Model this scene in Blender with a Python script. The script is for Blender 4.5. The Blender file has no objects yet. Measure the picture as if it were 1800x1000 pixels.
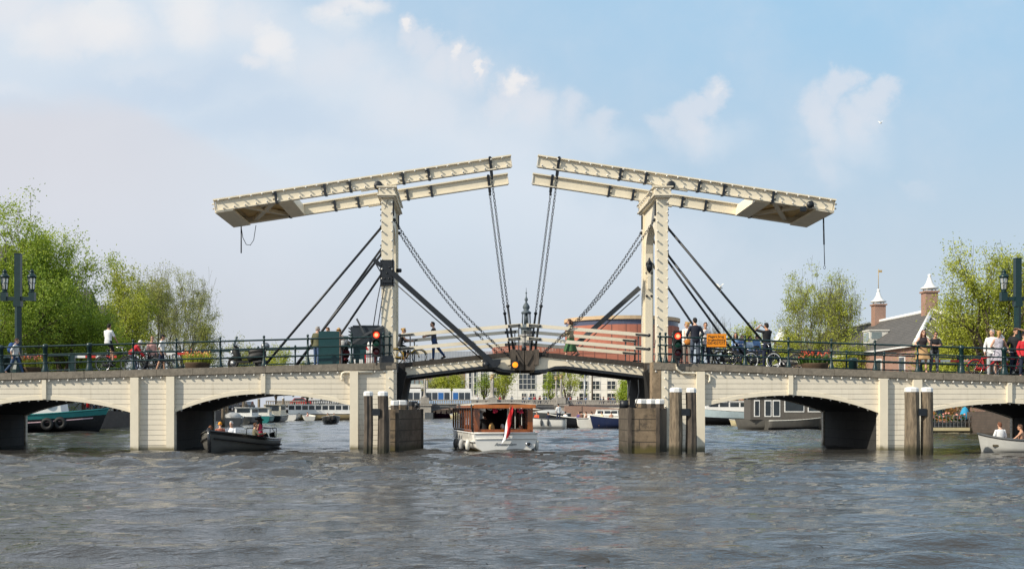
import bpy, math, random
import numpy as np
from mathutils import Vector, Matrix
R = math.radians
random.seed(7)
rng = np.random.default_rng(11)
scene = bpy.context.scene
col = scene.collection
EYE = 1.8                    # camera height above the water
def P(px, py, Y):            # measured position in the photograph + depth -> world
    return Vector(((px - 820) * Y / 2050, Y, EYE + (718 - py) * Y / 2050))
def X(px, Y): return (px - 820) * Y / 2050
def Z(py, Y): return EYE + (718 - py) * Y / 2050

# ------------------------------------------------------------------ objects
ORG = {}
def tag(o, label=None, cat=None, group=None, kind=None):
    if label: o['label'] = label
    if cat: o['category'] = cat
    if group: o['group'] = group
    if kind: o['kind'] = kind
    return o
def thing(name, label, cat, loc=(0, 0, 0), rz=0, group=None):
    o = bpy.data.objects.new(name, None); col.objects.link(o)
    o.empty_display_size = .2
    o.location = loc; o.rotation_euler = (0, 0, rz)
    ORG[o.name] = Vector(loc)
    return tag(o, label, cat, group)
def dup(o, parent=None, loc=None, rz=None, label=None, group=None):
    c = o.copy(); col.objects.link(c)
    if parent is not None: c.parent = parent
    for ch in KIDS.get(o.name, []): dup(ch, c)
    if loc is not None: c.location = loc
    if rz is not None: c.rotation_euler = (c.rotation_euler.x, c.rotation_euler.y, rz)
    if label: c['label'] = label
    if group: c['group'] = group
    if parent is not None: KIDS.setdefault(parent.name, []).append(c)
    return c
KIDS = {}
def link_mesh(name, me, mats, parent=None):
    o = bpy.data.objects.new(name, me); col.objects.link(o)
    for m in (mats if isinstance(mats, (list, tuple)) else [mats]): me.materials.append(m)
    if parent is not None:
        o.parent = parent; KIDS.setdefault(parent.name, []).append(o)
        ORG[o.name] = ORG.get(parent.name, Vector((0, 0, 0)))
    return o

def frame_of(d):
    d = Vector(d).normalized()
    a = Vector((0, 0, 1)) if abs(d.z) < .9 else Vector((1, 0, 0))
    u = d.cross(a).normalized(); v = d.cross(u).normalized()
    return u, v
class MB:
    def __init__(s): s.v = []; s.f = []; s.m = []; s.s = []; s.mi = 0
    def add(s, vs, fs, smooth=False, mi=None):
        b = len(s.v); s.v += [tuple(p) for p in vs]
        for f in fs: s.f.append(tuple(i + b for i in f)); s.m.append(s.mi if mi is None else mi); s.s.append(smooth)
    def box(s, c, d, rot=None, mi=None, taper=1.0):
        x, y, z = d[0] / 2, d[1] / 2, d[2] / 2
        vs = [Vector((a * x * (taper if k > 0 else 1), b * y * (taper if k > 0 else 1), k * z)) for k in (-1, 1) for a, b in ((-1, -1), (1, -1), (1, 1), (-1, 1))]
        if rot is not None: vs = [rot @ p for p in vs]
        c = Vector(c)
        s.add([p + c for p in vs], [(3, 2, 1, 0), (4, 5, 6, 7), (0, 1, 5, 4), (1, 2, 6, 5), (2, 3, 7, 6), (3, 0, 4, 7)], mi=mi)
        return s
    def bb(s, x0, x1, y0, y1, z0, z1, mi=None):
        return s.box(((x0 + x1) / 2, (y0 + y1) / 2, (z0 + z1) / 2), (abs(x1 - x0), abs(y1 - y0), abs(z1 - z0)), mi=mi)
    def bar(s, a, b, w, h, up=(0, 0, 1), mi=None):
        a, b = Vector(a), Vector(b); d = (b - a); L = d.length; d.normalize(); up = Vector(up)
        if abs(d.dot(up)) > .98: up = Vector((0, 1, 0))
        sd = d.cross(up).normalized(); u = sd.cross(d).normalized()
        rot = Matrix((d, -sd, u)).transposed()
        return s.box((a + b) / 2, (L, w, h), rot, mi=mi)
    def tube(s, a, b, r0, r1=None, n=8, cap=True, mi=None):
        return s.path([a, b], [r0, r0 if r1 is None else r1], n, cap, mi)
    def path(s, pts, r, n=8, cap=True, mi=None, sx=1.0):
        pts = [Vector(p) for p in pts]
        if not hasattr(r, '__len__'): r = [r] * len(pts)
        vs = []; fs = []; u = None
        for i, p in enumerate(pts):
            d = (pts[min(i + 1, len(pts) - 1)] - pts[max(i - 1, 0)])
            if d.length < 1e-9: d = Vector((0, 0, 1))
            d.normalize()
            if u is None: u, w = frame_of(d)
            else:
                u = (u - d * u.dot(d))
                if u.length < 1e-6: u, w = frame_of(d)
                u.normalize(); w = d.cross(u)
            for k in range(n):
                t = 2 * math.pi * k / n
                vs.append(p + (u * math.cos(t) * sx + w * math.sin(t)) * r[i])
        for i in range(len(pts) - 1):
            for k in range(n):
                a = i * n + k; b = i * n + (k + 1) % n
                fs.append((a, b, b + n, a + n))
        s.add(vs, fs, True, mi)
        if cap:
            m = len(pts) - 1
            base = len(s.v) - len(vs)
            for f in (tuple(range(n))[::-1], tuple(m * n + k for k in range(n))):
                s.f.append(tuple(i + base for i in f)); s.m.append(s.mi if mi is None else mi); s.s.append(False)
        return s
    def lathe(s, prof, c=(0, 0, 0), n=12, mi=None, smooth=True, axis='z', ph=0):
        vs = []; fs = []; c = Vector(c)
        for r, z in prof:
            for k in range(n):
                t = 2 * math.pi * k / n + ph
                p = (r * math.cos(t), r * math.sin(t), z)
                if axis == 'y': p = (p[0], z, p[1])
                if axis == 'x': p = (z, p[0], p[1])
                vs.append(c + Vector(p))
        for i in range(len(prof) - 1):
            for k in range(n):
                a = i * n + k; b = i * n + (k + 1) % n
                fs.append((a, b, b + n, a + n))
        if prof[0][0] > 1e-5: fs.append(tuple(range(n))[::-1])
        if prof[-1][0] > 1e-5: fs.append(tuple((len(prof) - 1) * n + k for k in range(n)))
        s.add(vs, fs, smooth, mi); return s
    def ball(s, c, r, n=10, m=7, rot=None, mi=None):
        if not hasattr(r, '__len__'): r = (r, r, r)
        vs = []; fs = []; c = Vector(c)
        for i in range(m + 1):
            a = math.pi * i / m
            for k in range(n):
                t = 2 * math.pi * k / n
                p = Vector((r[0] * math.sin(a) * math.cos(t), r[1] * math.sin(a) * math.sin(t), -r[2] * math.cos(a)))
                if rot is not None: p = rot @ p
                vs.append(p + c)
        for i in range(m):
            for k in range(n):
                a = i * n + k; b = i * n + (k + 1) % n
                fs.append((a, b, b + n, a + n))
        s.add(vs, fs, True, mi); return s
    def torus(s, c, R_, r, axis='y', n=24, m=6, mi=None, sx=1.0, rot=None):
        vs = []; fs = []; c = Vector(c)
        for i in range(n):
            a = 2 * math.pi * i / n
            for k in range(m):
                b = 2 * math.pi * k / m
                q = R_ + r * math.cos(b)
                p = (q * math.cos(a) * sx, r * math.sin(b), q * math.sin(a))
                if axis == 'z': p = (p[0], p[2], p[1])
                if axis == 'x': p = (p[1], p[0], p[2])
                p = Vector(p)
                if rot is not None: p = rot @ p
                vs.append(c + p)
        for i in range(n):
            for k in range(m):
                i2 = (i + 1) % n; k2 = (k + 1) % m
                fs.append((i * m + k, i2 * m + k, i2 * m + k2, i * m + k2))
        s.add(vs, fs, True, mi); return s
    def prism(s, poly, y0, y1, mi=None, plane='xz'):
        n = len(poly)
        f = {'xz': lambda a, b, t: (a, t, b), 'yz': lambda a, b, t: (t, a, b), 'xy': lambda a, b, t: (a, b, t)}[plane]
        vs = [f(a, b, y0) for a, b in poly] + [f(a, b, y1) for a, b in poly]
        fs = [tuple(range(n)), tuple(range(2 * n - 1, n - 1, -1))] + [(i, i + n, (i + 1) % n + n, (i + 1) % n) for i in range(n)]
        s.add(vs, fs, mi=mi); return s
    def strip(s, xs, zb, zt, y0, y1, mi=None):   # solid band between two curves, extruded in y
        n = len(xs); vs = []
        for y in (y0, y1):
            for i in range(n): vs.append((xs[i], y, zb[i])); vs.append((xs[i], y, zt[i]))
        fs = []; o = 2 * n
        for i in range(n - 1):
            a = 2 * i
            fs += [(a, a + 2, a + 3, a + 1), (o + a, o + a + 1, o + a + 3, o + a + 2), (a + 1, a + 3, o + a + 3, o + a + 1), (a, o + a, o + a + 2, a + 2)]
        fs += [(0, 1, o + 1, o), (o - 2, 2 * o - 2, 2 * o - 1, o - 1)]
        s.add(vs, fs, mi=mi); return s
    def mesh(s, name, org=(0, 0, 0)):
        me = bpy.data.meshes.new(name)
        org = Vector(org)
        vs = [(p[0] - org[0], p[1] - org[1], p[2] - org[2]) for p in s.v]
        me.from_pydata(vs, [], s.f)
        me.polygons.foreach_set('material_index', s.m)
        me.polygons.foreach_set('use_smooth', s.s)
        me.update()
        return me
    def build(s, name, mats, parent=None, label=None, fix=False):
        org = ORG.get(parent.name, (0, 0, 0)) if parent is not None else (0, 0, 0)
        me = s.mesh(name, org)
        if fix:
            import bmesh
            bm = bmesh.new(); bm.from_mesh(me); bmesh.ops.recalc_face_normals(bm, faces=bm.faces); bm.to_mesh(me); bm.free()
        o = link_mesh(name, me, mats, parent)
        if label: o['label'] = label
        return o

# ------------------------------------------------------------------ materials
def mat(name, c, rough=.6, var=.18, scale=4, bump=0.0, metal=0, spec=.5, stain=0.0, stain_col=None, coat=0, zstretch=1.0, emit=None, bscale=None, alpha_trans=0):
    m = bpy.data.materials.new(name); m.use_nodes = True
    nt = m.node_tree; N = nt.nodes; L = nt.links
    b = N['Principled BSDF']
    b.inputs['Roughness'].default_value = rough; b.inputs['Metallic'].default_value = metal
    b.inputs['Specular IOR Level'].default_value = spec; b.inputs['Coat Weight'].default_value = coat
    if emit:
        b.inputs['Emission Color'].default_value = (*emit[:3], 1); b.inputs['Emission Strength'].default_value = emit[3]
    if alpha_trans: b.inputs['Transmission Weight'].default_value = alpha_trans
    tc = N.new('ShaderNodeTexCoord'); mp = N.new('ShaderNodeMapping'); mp.inputs['Scale'].default_value = (1, 1, zstretch)
    L.new(tc.outputs['Object'], mp.inputs[0])
    nz = N.new('ShaderNodeTexNoise'); nz.inputs['Scale'].default_value = scale; nz.inputs['Detail'].default_value = 6; nz.inputs['Roughness'].default_value = .65
    L.new(mp.outputs[0], nz.inputs['Vector'])
    cr = N.new('ShaderNodeValToRGB')
    cr.color_ramp.elements[0].position = .3; cr.color_ramp.elements[1].position = .72
    cr.color_ramp.elements[0].color = (*[max(0, k * (1 - var)) for k in c], 1)
    cr.color_ramp.elements[1].color = (*[min(1, k * (1 + var * .7)) for k in c], 1)
    L.new(nz.outputs['Fac'], cr.inputs[0]); out = cr.outputs[0]
    if stain:
        n2 = N.new('ShaderNodeTexNoise'); n2.inputs['Scale'].default_value = scale * .23; n2.inputs['Detail'].default_value = 5; n2.inputs['Roughness'].default_value = .7
        L.new(mp.outputs[0], n2.inputs['Vector'])
        r2 = N.new('ShaderNodeMapRange'); r2.inputs[1].default_value = .48; r2.inputs[2].default_value = .75; r2.inputs[4].default_value = stain
        L.new(n2.outputs['Fac'], r2.inputs[0])
        mx = N.new('ShaderNodeMix'); mx.data_type = 'RGBA'
        mx.inputs[7].default_value = (*(stain_col or [k * .45 for k in c]), 1)
        L.new(r2.outputs[0], mx.inputs[0]); L.new(out, mx.inputs[6]); out = mx.outputs[2]
    L.new(out, b.inputs['Base Color'])
    if bump:
        nb = N.new('ShaderNodeTexNoise'); nb.inputs['Scale'].default_value = bscale or scale * 3; nb.inputs['Detail'].default_value = 5
        L.new(mp.outputs[0], nb.inputs['Vector'])
        bp = N.new('ShaderNodeBump'); bp.inputs['Strength'].default_value = bump; bp.inputs['Distance'].default_value = .03
        L.new(nb.outputs['Fac'], bp.inputs['Height']); L.new(bp.outputs[0], b.inputs['Normal'])
    m.diffuse_color = (*c, 1)
    return m
class E:                                   # tiny maths on node sockets
    nt = None
    def __init__(s, k): s.k = k
    @staticmethod
    def op(o, *a, clamp=False):
        n = E.nt.nodes.new('ShaderNodeMath'); n.operation = o; n.use_clamp = clamp
        for i, x in enumerate(a):
            if isinstance(x, E): E.nt.links.new(x.k, n.inputs[i])
            else: n.inputs[i].default_value = x
        return E(n.outputs[0])
    def __add__(s, o): return E.op('ADD', s, o)
    def __radd__(s, o): return E.op('ADD', o, s)
    def __sub__(s, o): return E.op('SUBTRACT', s, o)
    def __rsub__(s, o): return E.op('SUBTRACT', o, s)
    def __mul__(s, o): return E.op('MULTIPLY', s, o)
    def __rmul__(s, o): return E.op('MULTIPLY', o, s)
    def __truediv__(s, o): return E.op('DIVIDE', s, o)
    def clamp(s): return E.op('ADD', s, 0.0, clamp=True)
def smooth(e, a, b):
    n = E.nt.nodes.new('ShaderNodeMapRange'); n.interpolation_type = 'SMOOTHSTEP'
    E.nt.links.new(e.k, n.inputs[0]); n.inputs[1].default_value = a; n.inputs[2].default_value = b
    return E(n.outputs[0])
def mixc(f, a, b):
    n = E.nt.nodes.new('ShaderNodeMix'); n.data_type = 'RGBA'
    for i, x in ((0, f), (6, a), (7, b)):
        if isinstance(x, E): E.nt.links.new(x.k, n.inputs[i])
        elif i == 0: n.inputs[0].default_value = x
        else: n.inputs[i].default_value = (*x, 1)
    return E(n.outputs[2])

# plank / brick / stone block patterns on real surfaces
def planked(name, c, pitch=.22, rough=.45, gap=.35):
    m = mat(name, c, rough, .07, 2.5, 0, stain=.35, stain_col=[k * .78 for k in c])
    nt = m.node_tree; E.nt = nt; b = nt.nodes['Principled BSDF']
    tc = nt.nodes['Texture Coordinate']; sp = nt.nodes.new('ShaderNodeSeparateXYZ'); nt.links.new(tc.outputs['Object'], sp.inputs[0])
    z = E(sp.outputs[2]); fr = E.op('FRACT', z / pitch)
    line = 1.0 - smooth(fr, 0.0, .09)
    # plank by plank tone
    cell = E.op('FLOOR', z / pitch); xs = E.op('FLOOR', E(sp.outputs[0]) / 3.3 + cell * .37)
    wn = nt.nodes.new('ShaderNodeTexWhiteNoise'); cb = nt.nodes.new('ShaderNodeCombineXYZ')
    nt.links.new(cell.k, cb.inputs[0]); nt.links.new(xs.k, cb.inputs[1]); nt.links.new(cb.outputs[0], wn.inputs['Vector'])
    old = b.inputs['Base Color'].links[0].from_socket
    tone = mixc(E(wn.outputs[0]) * .22, E(old), [k * .72 for k in c])
    mp2 = nt.nodes.new('ShaderNodeMapping'); mp2.inputs['Scale'].default_value = (3.2, 1, .22); nt.links.new(tc.outputs['Object'], mp2.inputs[0])
    ns2 = nt.nodes.new('ShaderNodeTexNoise'); ns2.inputs['Scale'].default_value = 1.6; ns2.inputs['Detail'].default_value = 6; nt.links.new(mp2.outputs[0], ns2.inputs['Vector'])
    tone = mixc(smooth(E(ns2.outputs[0]), .52, .78) * .34, tone, (.36, .29, .19))
    # grime and green growth just above the water
    wet = (1.0 - smooth(z, .04, .3)) * .85
    tone = mixc(wet, tone, (.10, .085, .03))
    colr = mixc(line * gap * 2.2, tone, [k * .3 for k in c])
    nt.links.new(colr.k, b.inputs['Base Color'])
    bp = nt.nodes.new('ShaderNodeBump'); bp.inputs['Strength'].default_value = .6; bp.inputs['Distance'].default_value = .02
    nt.links.new((1.0 - line).k, bp.inputs['Height']); nt.links.new(bp.outputs[0], b.inputs['Normal'])
    return m
def bricked(name, c, mortar=(.45, .42, .38), scale=1.0, bw=.22, bh=.065, rough=.85, plane='xz', offset=.5, var=.25, msize=.012):
    m = mat(name, c, rough, var, 1.5, 0, stain=.3)
    nt = m.node_tree; b = nt.nodes['Principled BSDF']; tc = nt.nodes['Texture Coordinate']
    sp = nt.nodes.new('ShaderNodeSeparateXYZ'); nt.links.new(tc.outputs['Object'], sp.inputs[0])
    cb = nt.nodes.new('ShaderNodeCombineXYZ'); E.nt = nt
    h = E(sp.outputs[0]) + E(sp.outputs[1])
    nt.links.new(h.k, cb.inputs[0]); nt.links.new(sp.outputs[2], cb.inputs[1])
    br = nt.nodes.new('ShaderNodeTexBrick'); br.inputs['Scale'].default_value = scale
    br.inputs['Brick Width'].default_value = bw; br.inputs['Row Height'].default_value = bh; br.inputs['Mortar Size'].default_value = msize
    br.offset = offset; br.inputs['Mortar'].default_value = (*mortar, 1)
    nt.links.new(cb.outputs[0], br.inputs['Vector'])
    old = b.inputs['Base Color'].links[0].from_socket
    nt.links.new(old, br.inputs['Color1']); nt.links.new(old, br.inputs['Color2'])
    dk = mixc(.3, E(old), [k * .5 for k in c]); nt.links.new(dk.k, br.inputs['Color2'])
    nt.links.new(br.outputs['Color'], b.inputs['Base Color'])
    bp = nt.nodes.new('ShaderNodeBump'); bp.inputs['Strength'].default_value = .4; bp.inputs['Distance'].default_value = .01; bp.invert = True
    nt.links.new(br.outputs['Fac'], bp.inputs['Height']); nt.links.new(bp.outputs[0], b.inputs['Normal'])
    return m
def wet_band(m, z0, z1, c, strength=.9):      # darker, weedy band above the waterline (world height)
    nt = m.node_tree; E.nt = nt; b = nt.nodes['Principled BSDF']
    g = nt.nodes.new('ShaderNodeNewGeometry'); sp = nt.nodes.new('ShaderNodeSeparateXYZ'); nt.links.new(g.outputs['Position'], sp.inputs[0])
    nz = nt.nodes.new('ShaderNodeTexNoise'); nz.inputs['Scale'].default_value = 3; nt.links.new(g.outputs['Position'], nz.inputs['Vector'])
    f = (1.0 - smooth(E(sp.outputs[2]) + (E(nz.outputs[0]) - .5) * .3, z0, z1)) * strength
    old = E(b.inputs['Base Color'].links[0].from_socket)
    nt.links.new(mixc(f, old, c).k, b.inputs['Base Color']); return m

def grimy(m, c=(.05, .04, .03), k=.85):
    nt = m.node_tree; E.nt = nt; b = nt.nodes['Principled BSDF']; g = nt.nodes.new('ShaderNodeNewGeometry')
    n = nt.nodes.new('ShaderNodeTexNoise'); n.inputs['Scale'].default_value = 2.3; n.inputs['Detail'].default_value = 9; n.inputs['Roughness'].default_value = .72; nt.links.new(g.outputs['Position'], n.inputs['Vector'])
    old = E(b.inputs['Base Color'].links[0].from_socket); nt.links.new(mixc(smooth(E(n.outputs[0]), .46, .66) * k, old, c).k, b.inputs['Base Color']); return m
CREAM = (.78, .695, .535)
M = {}
M['cream'] = mat('cream_paint', CREAM, .42, .06, 3, .05, stain=.3, stain_col=(.62, .54, .40))
M['cream_trim'] = mat('cream_trim_paint', (.77, .69, .54), .42, .05, 3, .05, stain=.25, stain_col=(.62, .54, .40))
M['planks'] = planked('cream_planks', (.78, .705, .57))
M['white'] = mat('white_paint', (.80, .79, .76), .4, .05, 4, .03, stain=.2)
M['offwhite'] = mat('pale_paint', (.70, .68, .62), .5, .08, 4, .03, stain=.3)
M['iron'] = mat('black_iron', (.012, .015, .02), .45, .3, 8, .15, spec=.5)
M['iron_grey'] = mat('grey_iron', (.06, .065, .07), .5, .25, 8, .1)
M['green_iron'] = mat('dark_green_paint', (.006, .028, .029), .35, .25, 6, .08, spec=.5)
M['dark_green'] = mat('bottle_green_panel', (.008, .05, .055), .4, .15, 3, .03)
M['slate_box'] = mat('slate_blue_housing', (.02, .03, .04), .5, .2, 4, .05)
M['stone'] = mat('coping_stone', (.22, .19, .15), .85, .3, 6, .4, stain=.6, stain_col=(.09, .08, .065))
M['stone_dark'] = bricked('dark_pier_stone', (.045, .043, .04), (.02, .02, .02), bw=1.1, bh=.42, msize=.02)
M['soffit'] = mat('shaded_dark_timber', (.016, .015, .014), .9, .3, 3, .2)  # timber taken near-black, the arch shade put into its colour
M['asphalt'] = mat('deck_asphalt', (.06, .06, .06), .9, .25, 8, .3)
M['timber'] = wet_band(mat('weathered_timber', (.20, .155, .105), .85, .75, 10, .9, stain=.95, stain_col=(.05, .042, .034), zstretch=.15), .15, .5, (.035, .03, .012))
M['timber_dark'] = wet_band(mat('dark_tarred_timber', (.095, .075, .058), .85, .6, 6, .5, stain=.6, stain_col=(.02, .02, .018), zstretch=.3), .15, .5, (.02, .02, .01))
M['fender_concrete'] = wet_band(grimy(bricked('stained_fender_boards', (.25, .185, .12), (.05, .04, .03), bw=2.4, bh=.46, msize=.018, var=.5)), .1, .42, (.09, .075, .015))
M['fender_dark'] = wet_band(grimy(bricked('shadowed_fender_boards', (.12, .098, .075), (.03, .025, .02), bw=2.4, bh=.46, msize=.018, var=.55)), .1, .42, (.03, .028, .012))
M['bulb'] = mat('bulb_glass', (.62, .60, .55), .15, .05, 4, 0)
M['glass'] = mat('window_glass', (.035, .045, .055), .06, .3, .6, 0, spec=.8)
M['glass_pale'] = mat('pale_window_glass', (.22, .27, .28), .08, .3, .6, 0, spec=.8)
M['rubber'] = mat('black_rubber', (.012, .012, .012), .7, .2, 8, .1)
M['chrome'] = mat('bright_metal', (.55, .55, .55), .25, .1, 6, 0, metal=1)
M['steel'] = mat('grey_steel', (.30, .31, .32), .4, .2, 6, .05, metal=.7)
M['red'] = mat('red_paint', (.50, .015, .015), .35, .15, 5, .02)
M['redwhite_red'] = mat('barrier_red', (.55, .04, .03), .4, .1, 5, 0)
M['orange_sign'] = mat('orange_sign_sheet', (.85, .28, .005), .35, .06, 3, 0)
M['black'] = mat('matt_black', (.012, .012, .012), .6, .2, 5, .05)
M['varnish'] = mat('varnished_mahogany', (.30, .085, .018), .22, .35, 5, .05, coat=.6, zstretch=.3)
M['boat_white'] = mat('white_hull_paint', (.78, .755, .70), .25, .05, 2, .01, coat=.3, stain=.15)
M['boat_black'] = mat('black_hull_paint', (.012, .013, .015), .25, .2, 3, .01, coat=.4)
M['boat_grey'] = mat('dull_grey_hull', (.10, .095, .085), .4, .2, 3, .03)
M['canvas'] = mat('grey_canvas', (.42, .42, .41), .8, .12, 5, .1)
M['tile_roof'] = bricked('slate_roof', (.125, .115, .105), (.03, .03, .03), bw=.35, bh=.22, msize=.02)
M['brick'] = bricked('house_brick', (.33, .135, .085), (.42, .36, .30), bw=.25, bh=.08, msize=.012)
M['brick_brown'] = bricked('brown_brick', (.18, .10, .075), (.3, .27, .24), bw=.25, bh=.08)
M['quay'] = bricked('quay_wall_brick', (.10, .075, .06), (.06, .055, .05), bw=.5, bh=.2)
M['bark'] = mat('tree_bark', (.085, .065, .045), .9, .35, 6, .6, zstretch=.3)
M['bark_pale'] = mat('pale_twig_bark', (.15, .14, .085), .9, .3, 6, .4)
M['skin'] = mat('skin_light', (.62, .36, .25), .5, .08, 12, .02)
M['skin_tan'] = mat('skin_tanned', (.50, .27, .17), .5, .08, 12, .02)
M['lips'] = mat('lips', (.35, .10, .09), .5, .05, 9)
def cloth(name, c): 
    if name not in M: M[name] = mat(name, c, .85, .2, 9, .25)
    return M[name]
def leafmat(name, c, c2, trans=.38):
    m = bpy.data.materials.new(name); m.use_nodes = True; nt = m.node_tree; N = nt.nodes; L = nt.links; E.nt = nt
    b = N['Principled BSDF']; b.inputs['Roughness'].default_value = .55
    g = N.new('ShaderNodeNewGeometry'); oi = N.new('ShaderNodeTexNoise'); oi.inputs['Scale'].default_value = .45; oi.inputs['Detail'].default_value = 3
    L.new(g.outputs['Position'], oi.inputs['Vector'])
    f = (E(g.outputs['Random Per Island']) * .6 + smooth(E(oi.outputs[0]), .35, .65) * .5).clamp()
    cc = mixc(f, c, c2); L.new(cc.k, b.inputs['Base Color'])
    tr = N.new('ShaderNodeBsdfTranslucent'); L.new(cc.k, tr.inputs[0])
    ms = N.new('ShaderNodeMixShader'); ms.inputs[0].default_value = trans
    L.new(b.outputs[0], ms.inputs[1]); L.new(tr.outputs[0], ms.inputs[2]); L.new(ms.outputs[0], N['Material Output'].inputs[0])
    return m
M['leaf_fresh'] = leafmat('fresh_green_leaves', (.20, .30, .025), (.48, .56, .06))
M['leaf_mid'] = leafmat('mid_green_leaves', (.14, .24, .025), (.38, .48, .05))
M['leaf_olive'] = leafmat('olive_spring_buds', (.22, .24, .05), (.44, .46, .11))
M['leaf_yellow'] = leafmat('yellow_green_leaves', (.22, .27, .025), (.52, .55, .07))
M['leaf_dark'] = leafmat('dark_green_leaves', (.03, .08, .012), (.08, .17, .02))

M['teal_hull'] = mat('teal_hull_paint', (.03, .22, .21), .35, .15, 3, .02)
M['navy_hull'] = mat('navy_hull_paint', (.012, .02, .06), .3, .15, 3, .02)
M['purple_hull'] = mat('purple_hull_paint', (.16, .03, .12), .4, .2, 3, .02)
M['cream_hull'] = mat('cream_hull_paint', (.55, .47, .28), .4, .12, 3, .02)
M['sand_hull'] = mat('sand_hull_paint', (.50, .38, .20), .4, .12, 3, .02)
M['paleblue_hull'] = mat('pale_blue_hull_paint', (.45, .55, .58), .4, .12, 3, .02)
M['pinkish'] = mat('pinkish_white_band', (.62, .42, .45), .5, .1, 3, .02)
M['wl_yellow'] = mat('yellowed_waterline', (.50, .38, .13), .5, .3, 4, .05)
M['boat_pale'] = mat('pale_grey_hull', (.42, .42, .40), .4, .12, 3, .03)
M['quoin'] = mat('quoin_stone', (.30, .22, .14), .9, .4, 6, .6, stain=.6)
# ------------------------------------------------------------------ camera, sun, sky
cam_d = bpy.data.cameras.new('camera'); cam = bpy.data.objects.new('camera', cam_d); col.objects.link(cam)
cam.location = (0, 0, EYE); cam.rotation_euler = (R(90), 0, 0)
cam_d.sensor_width = 36; cam_d.lens = 41; cam_d.shift_x = 80 / 1800; cam_d.shift_y = 218 / 1800
cam_d.clip_start = .1; cam_d.clip_end = 6000
scene.camera = cam
scene.view_settings.view_transform = 'Standard'; scene.view_settings.look = 'None'; scene.view_settings.exposure = 0; scene.view_settings.gamma = 1
SUN = Vector((-.72, -.40, .57)).normalized()
sd = bpy.data.lights.new('sun', 'SUN'); sun = bpy.data.objects.new('sun', sd); col.objects.link(sun)
sd.energy = 5.0; sd.angle = R(.5); sd.color = (1, .92, .77)
sun.location = (-60, -40, 60)
sun.rotation_euler = SUN.to_track_quat('Z', 'Y').to_euler()
w = bpy.data.worlds.new('World'); scene.world = w; w.use_nodes = True
w.cycles.sampling_method = 'MANUAL'; w.cycles.sample_map_resolution = 256
nt = w.node_tree; E.nt = nt; bg = nt.nodes['Background']
sky = nt.nodes.new('ShaderNodeTexSky'); sky.sky_type = 'NISHITA'; sky.sun_disc = False
sky.sun_elevation = math.asin(SUN.z); sky.sun_rotation = math.atan2(SUN.x, SUN.y)
sky.dust_density = 2.5; sky.air_density = 1.0; sky.ozone_density = 1.5
tc = nt.nodes.new('ShaderNodeTexCoord'); sp = nt.nodes.new('ShaderNodeSeparateXYZ'); nt.links.new(tc.outputs['Generated'], sp.inputs[0])
dx, dy, dz = (E(sp.outputs[i]) for i in range(3))
ay = E.op('MAXIMUM', E.op('ABSOLUTE', dy), .06)
u = dx / ay; v = dz / ay                        # directions in front of the viewer, as slopes
cb = nt.nodes.new('ShaderNodeCombineXYZ'); nt.links.new(u.k, cb.inputs[0]); nt.links.new(v.k, cb.inputs[1])
def noise(scale, detail=7, rough=.58, off=0.0, dist=0.0):
    n = nt.nodes.new('ShaderNodeTexNoise'); n.inputs['Scale'].default_value = scale; n.inputs['Detail'].default_value = detail
    n.inputs['Roughness'].default_value = rough; n.inputs['Distortion'].default_value = dist
    mp = nt.nodes.new('ShaderNodeMapping'); mp.inputs['Location'].default_value = (off, off * .7, off * .3)
    nt.links.new(cb.outputs[0], mp.inputs[0]); nt.links.new(mp.outputs[0], n.inputs['Vector']); return E(n.outputs[0])
UX = lambda px: (px - 820) / 2050
VY = lambda py: (718 - py) / 2050
elev = dz
hz = (1.0 - smooth(elev, .04, .36))
side = smooth(u, -.30, .42)
blue = mixc(side, (.50, .665, .83), (.375, .63, .865))
haze = mixc(side, (.645, .68, .745), (.60, .69, .775))
base = mixc(hz, blue, haze)
skyk = nt.nodes.new('ShaderNodeMix'); skyk.data_type = 'RGBA'; skyk.blend_type = 'MULTIPLY'; skyk.inputs[0].default_value = 1; nt.links.new(sky.outputs[0], skyk.inputs[6]); skyk.inputs[7].default_value = (.1, .1, .1, 1)
base = mixc(.93, E(skyk.outputs[2]), base)
def noise3(scale, detail, rough, off):
    n = nt.nodes.new('ShaderNodeTexNoise'); n.inputs['Scale'].default_value = scale; n.inputs['Detail'].default_value = detail; n.inputs['Roughness'].default_value = rough
    mp = nt.nodes.new('ShaderNodeMapping'); mp.inputs['Location'].default_value = (off, off * .7, off * .3)
    nt.links.new(cb.outputs[0], mp.inputs[0]); nt.links.new(mp.outputs[0], n.inputs['Vector'])
    sp_ = nt.nodes.new('ShaderNodeSeparateColor'); nt.links.new(n.outputs['Color'], sp_.inputs[0]); return [E(sp_.outputs[i]) - .5 for i in range(3)]
n_big = noise(5.5, 5, .5, 3.1)
W1 = noise3(13, 9, .60, 1.7); W2 = noise3(42, 6, .62, 4.4)
uw = u + W1[0] * .075 + W2[0] * .022; vw = v + W1[1] * .065 + W2[1] * .020
us = u + W1[2] * .09; vs_ = v + W1[0] * .07
def blob(px, py, rx, ry, k=1.0, uu=None, vv=None):
    a = ((uu or uw) - UX(px)) / (rx / 2050.0); b = ((vv or vw) - VY(py)) / (ry / 2050.0)
    if uu is None: b = E.op('MAXIMUM', b, b * -.36)      # flat-ish fading undersides
    return E.op('POWER', 2.718, (a * a + b * b) * -1.0) * k
def total(lst, soft=False):
    t = None
    for a in lst:
        q = blob(*a, *((us, vs_) if soft else (None, None))); t = q if t is None else E.op('MAXIMUM', t, q)
    return t
# broad pale veil below the diagonal line of cumulus, blue above it
ln = (vw - VY(10)) + (uw - UX(640)) * .60
veil = (1.0 - smooth(ln, -.07, .02)) * smooth(v, .06, .20)
c1 = mixc(veil * (.60 + n_big * .5), base, (.715, .79, .875))
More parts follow.
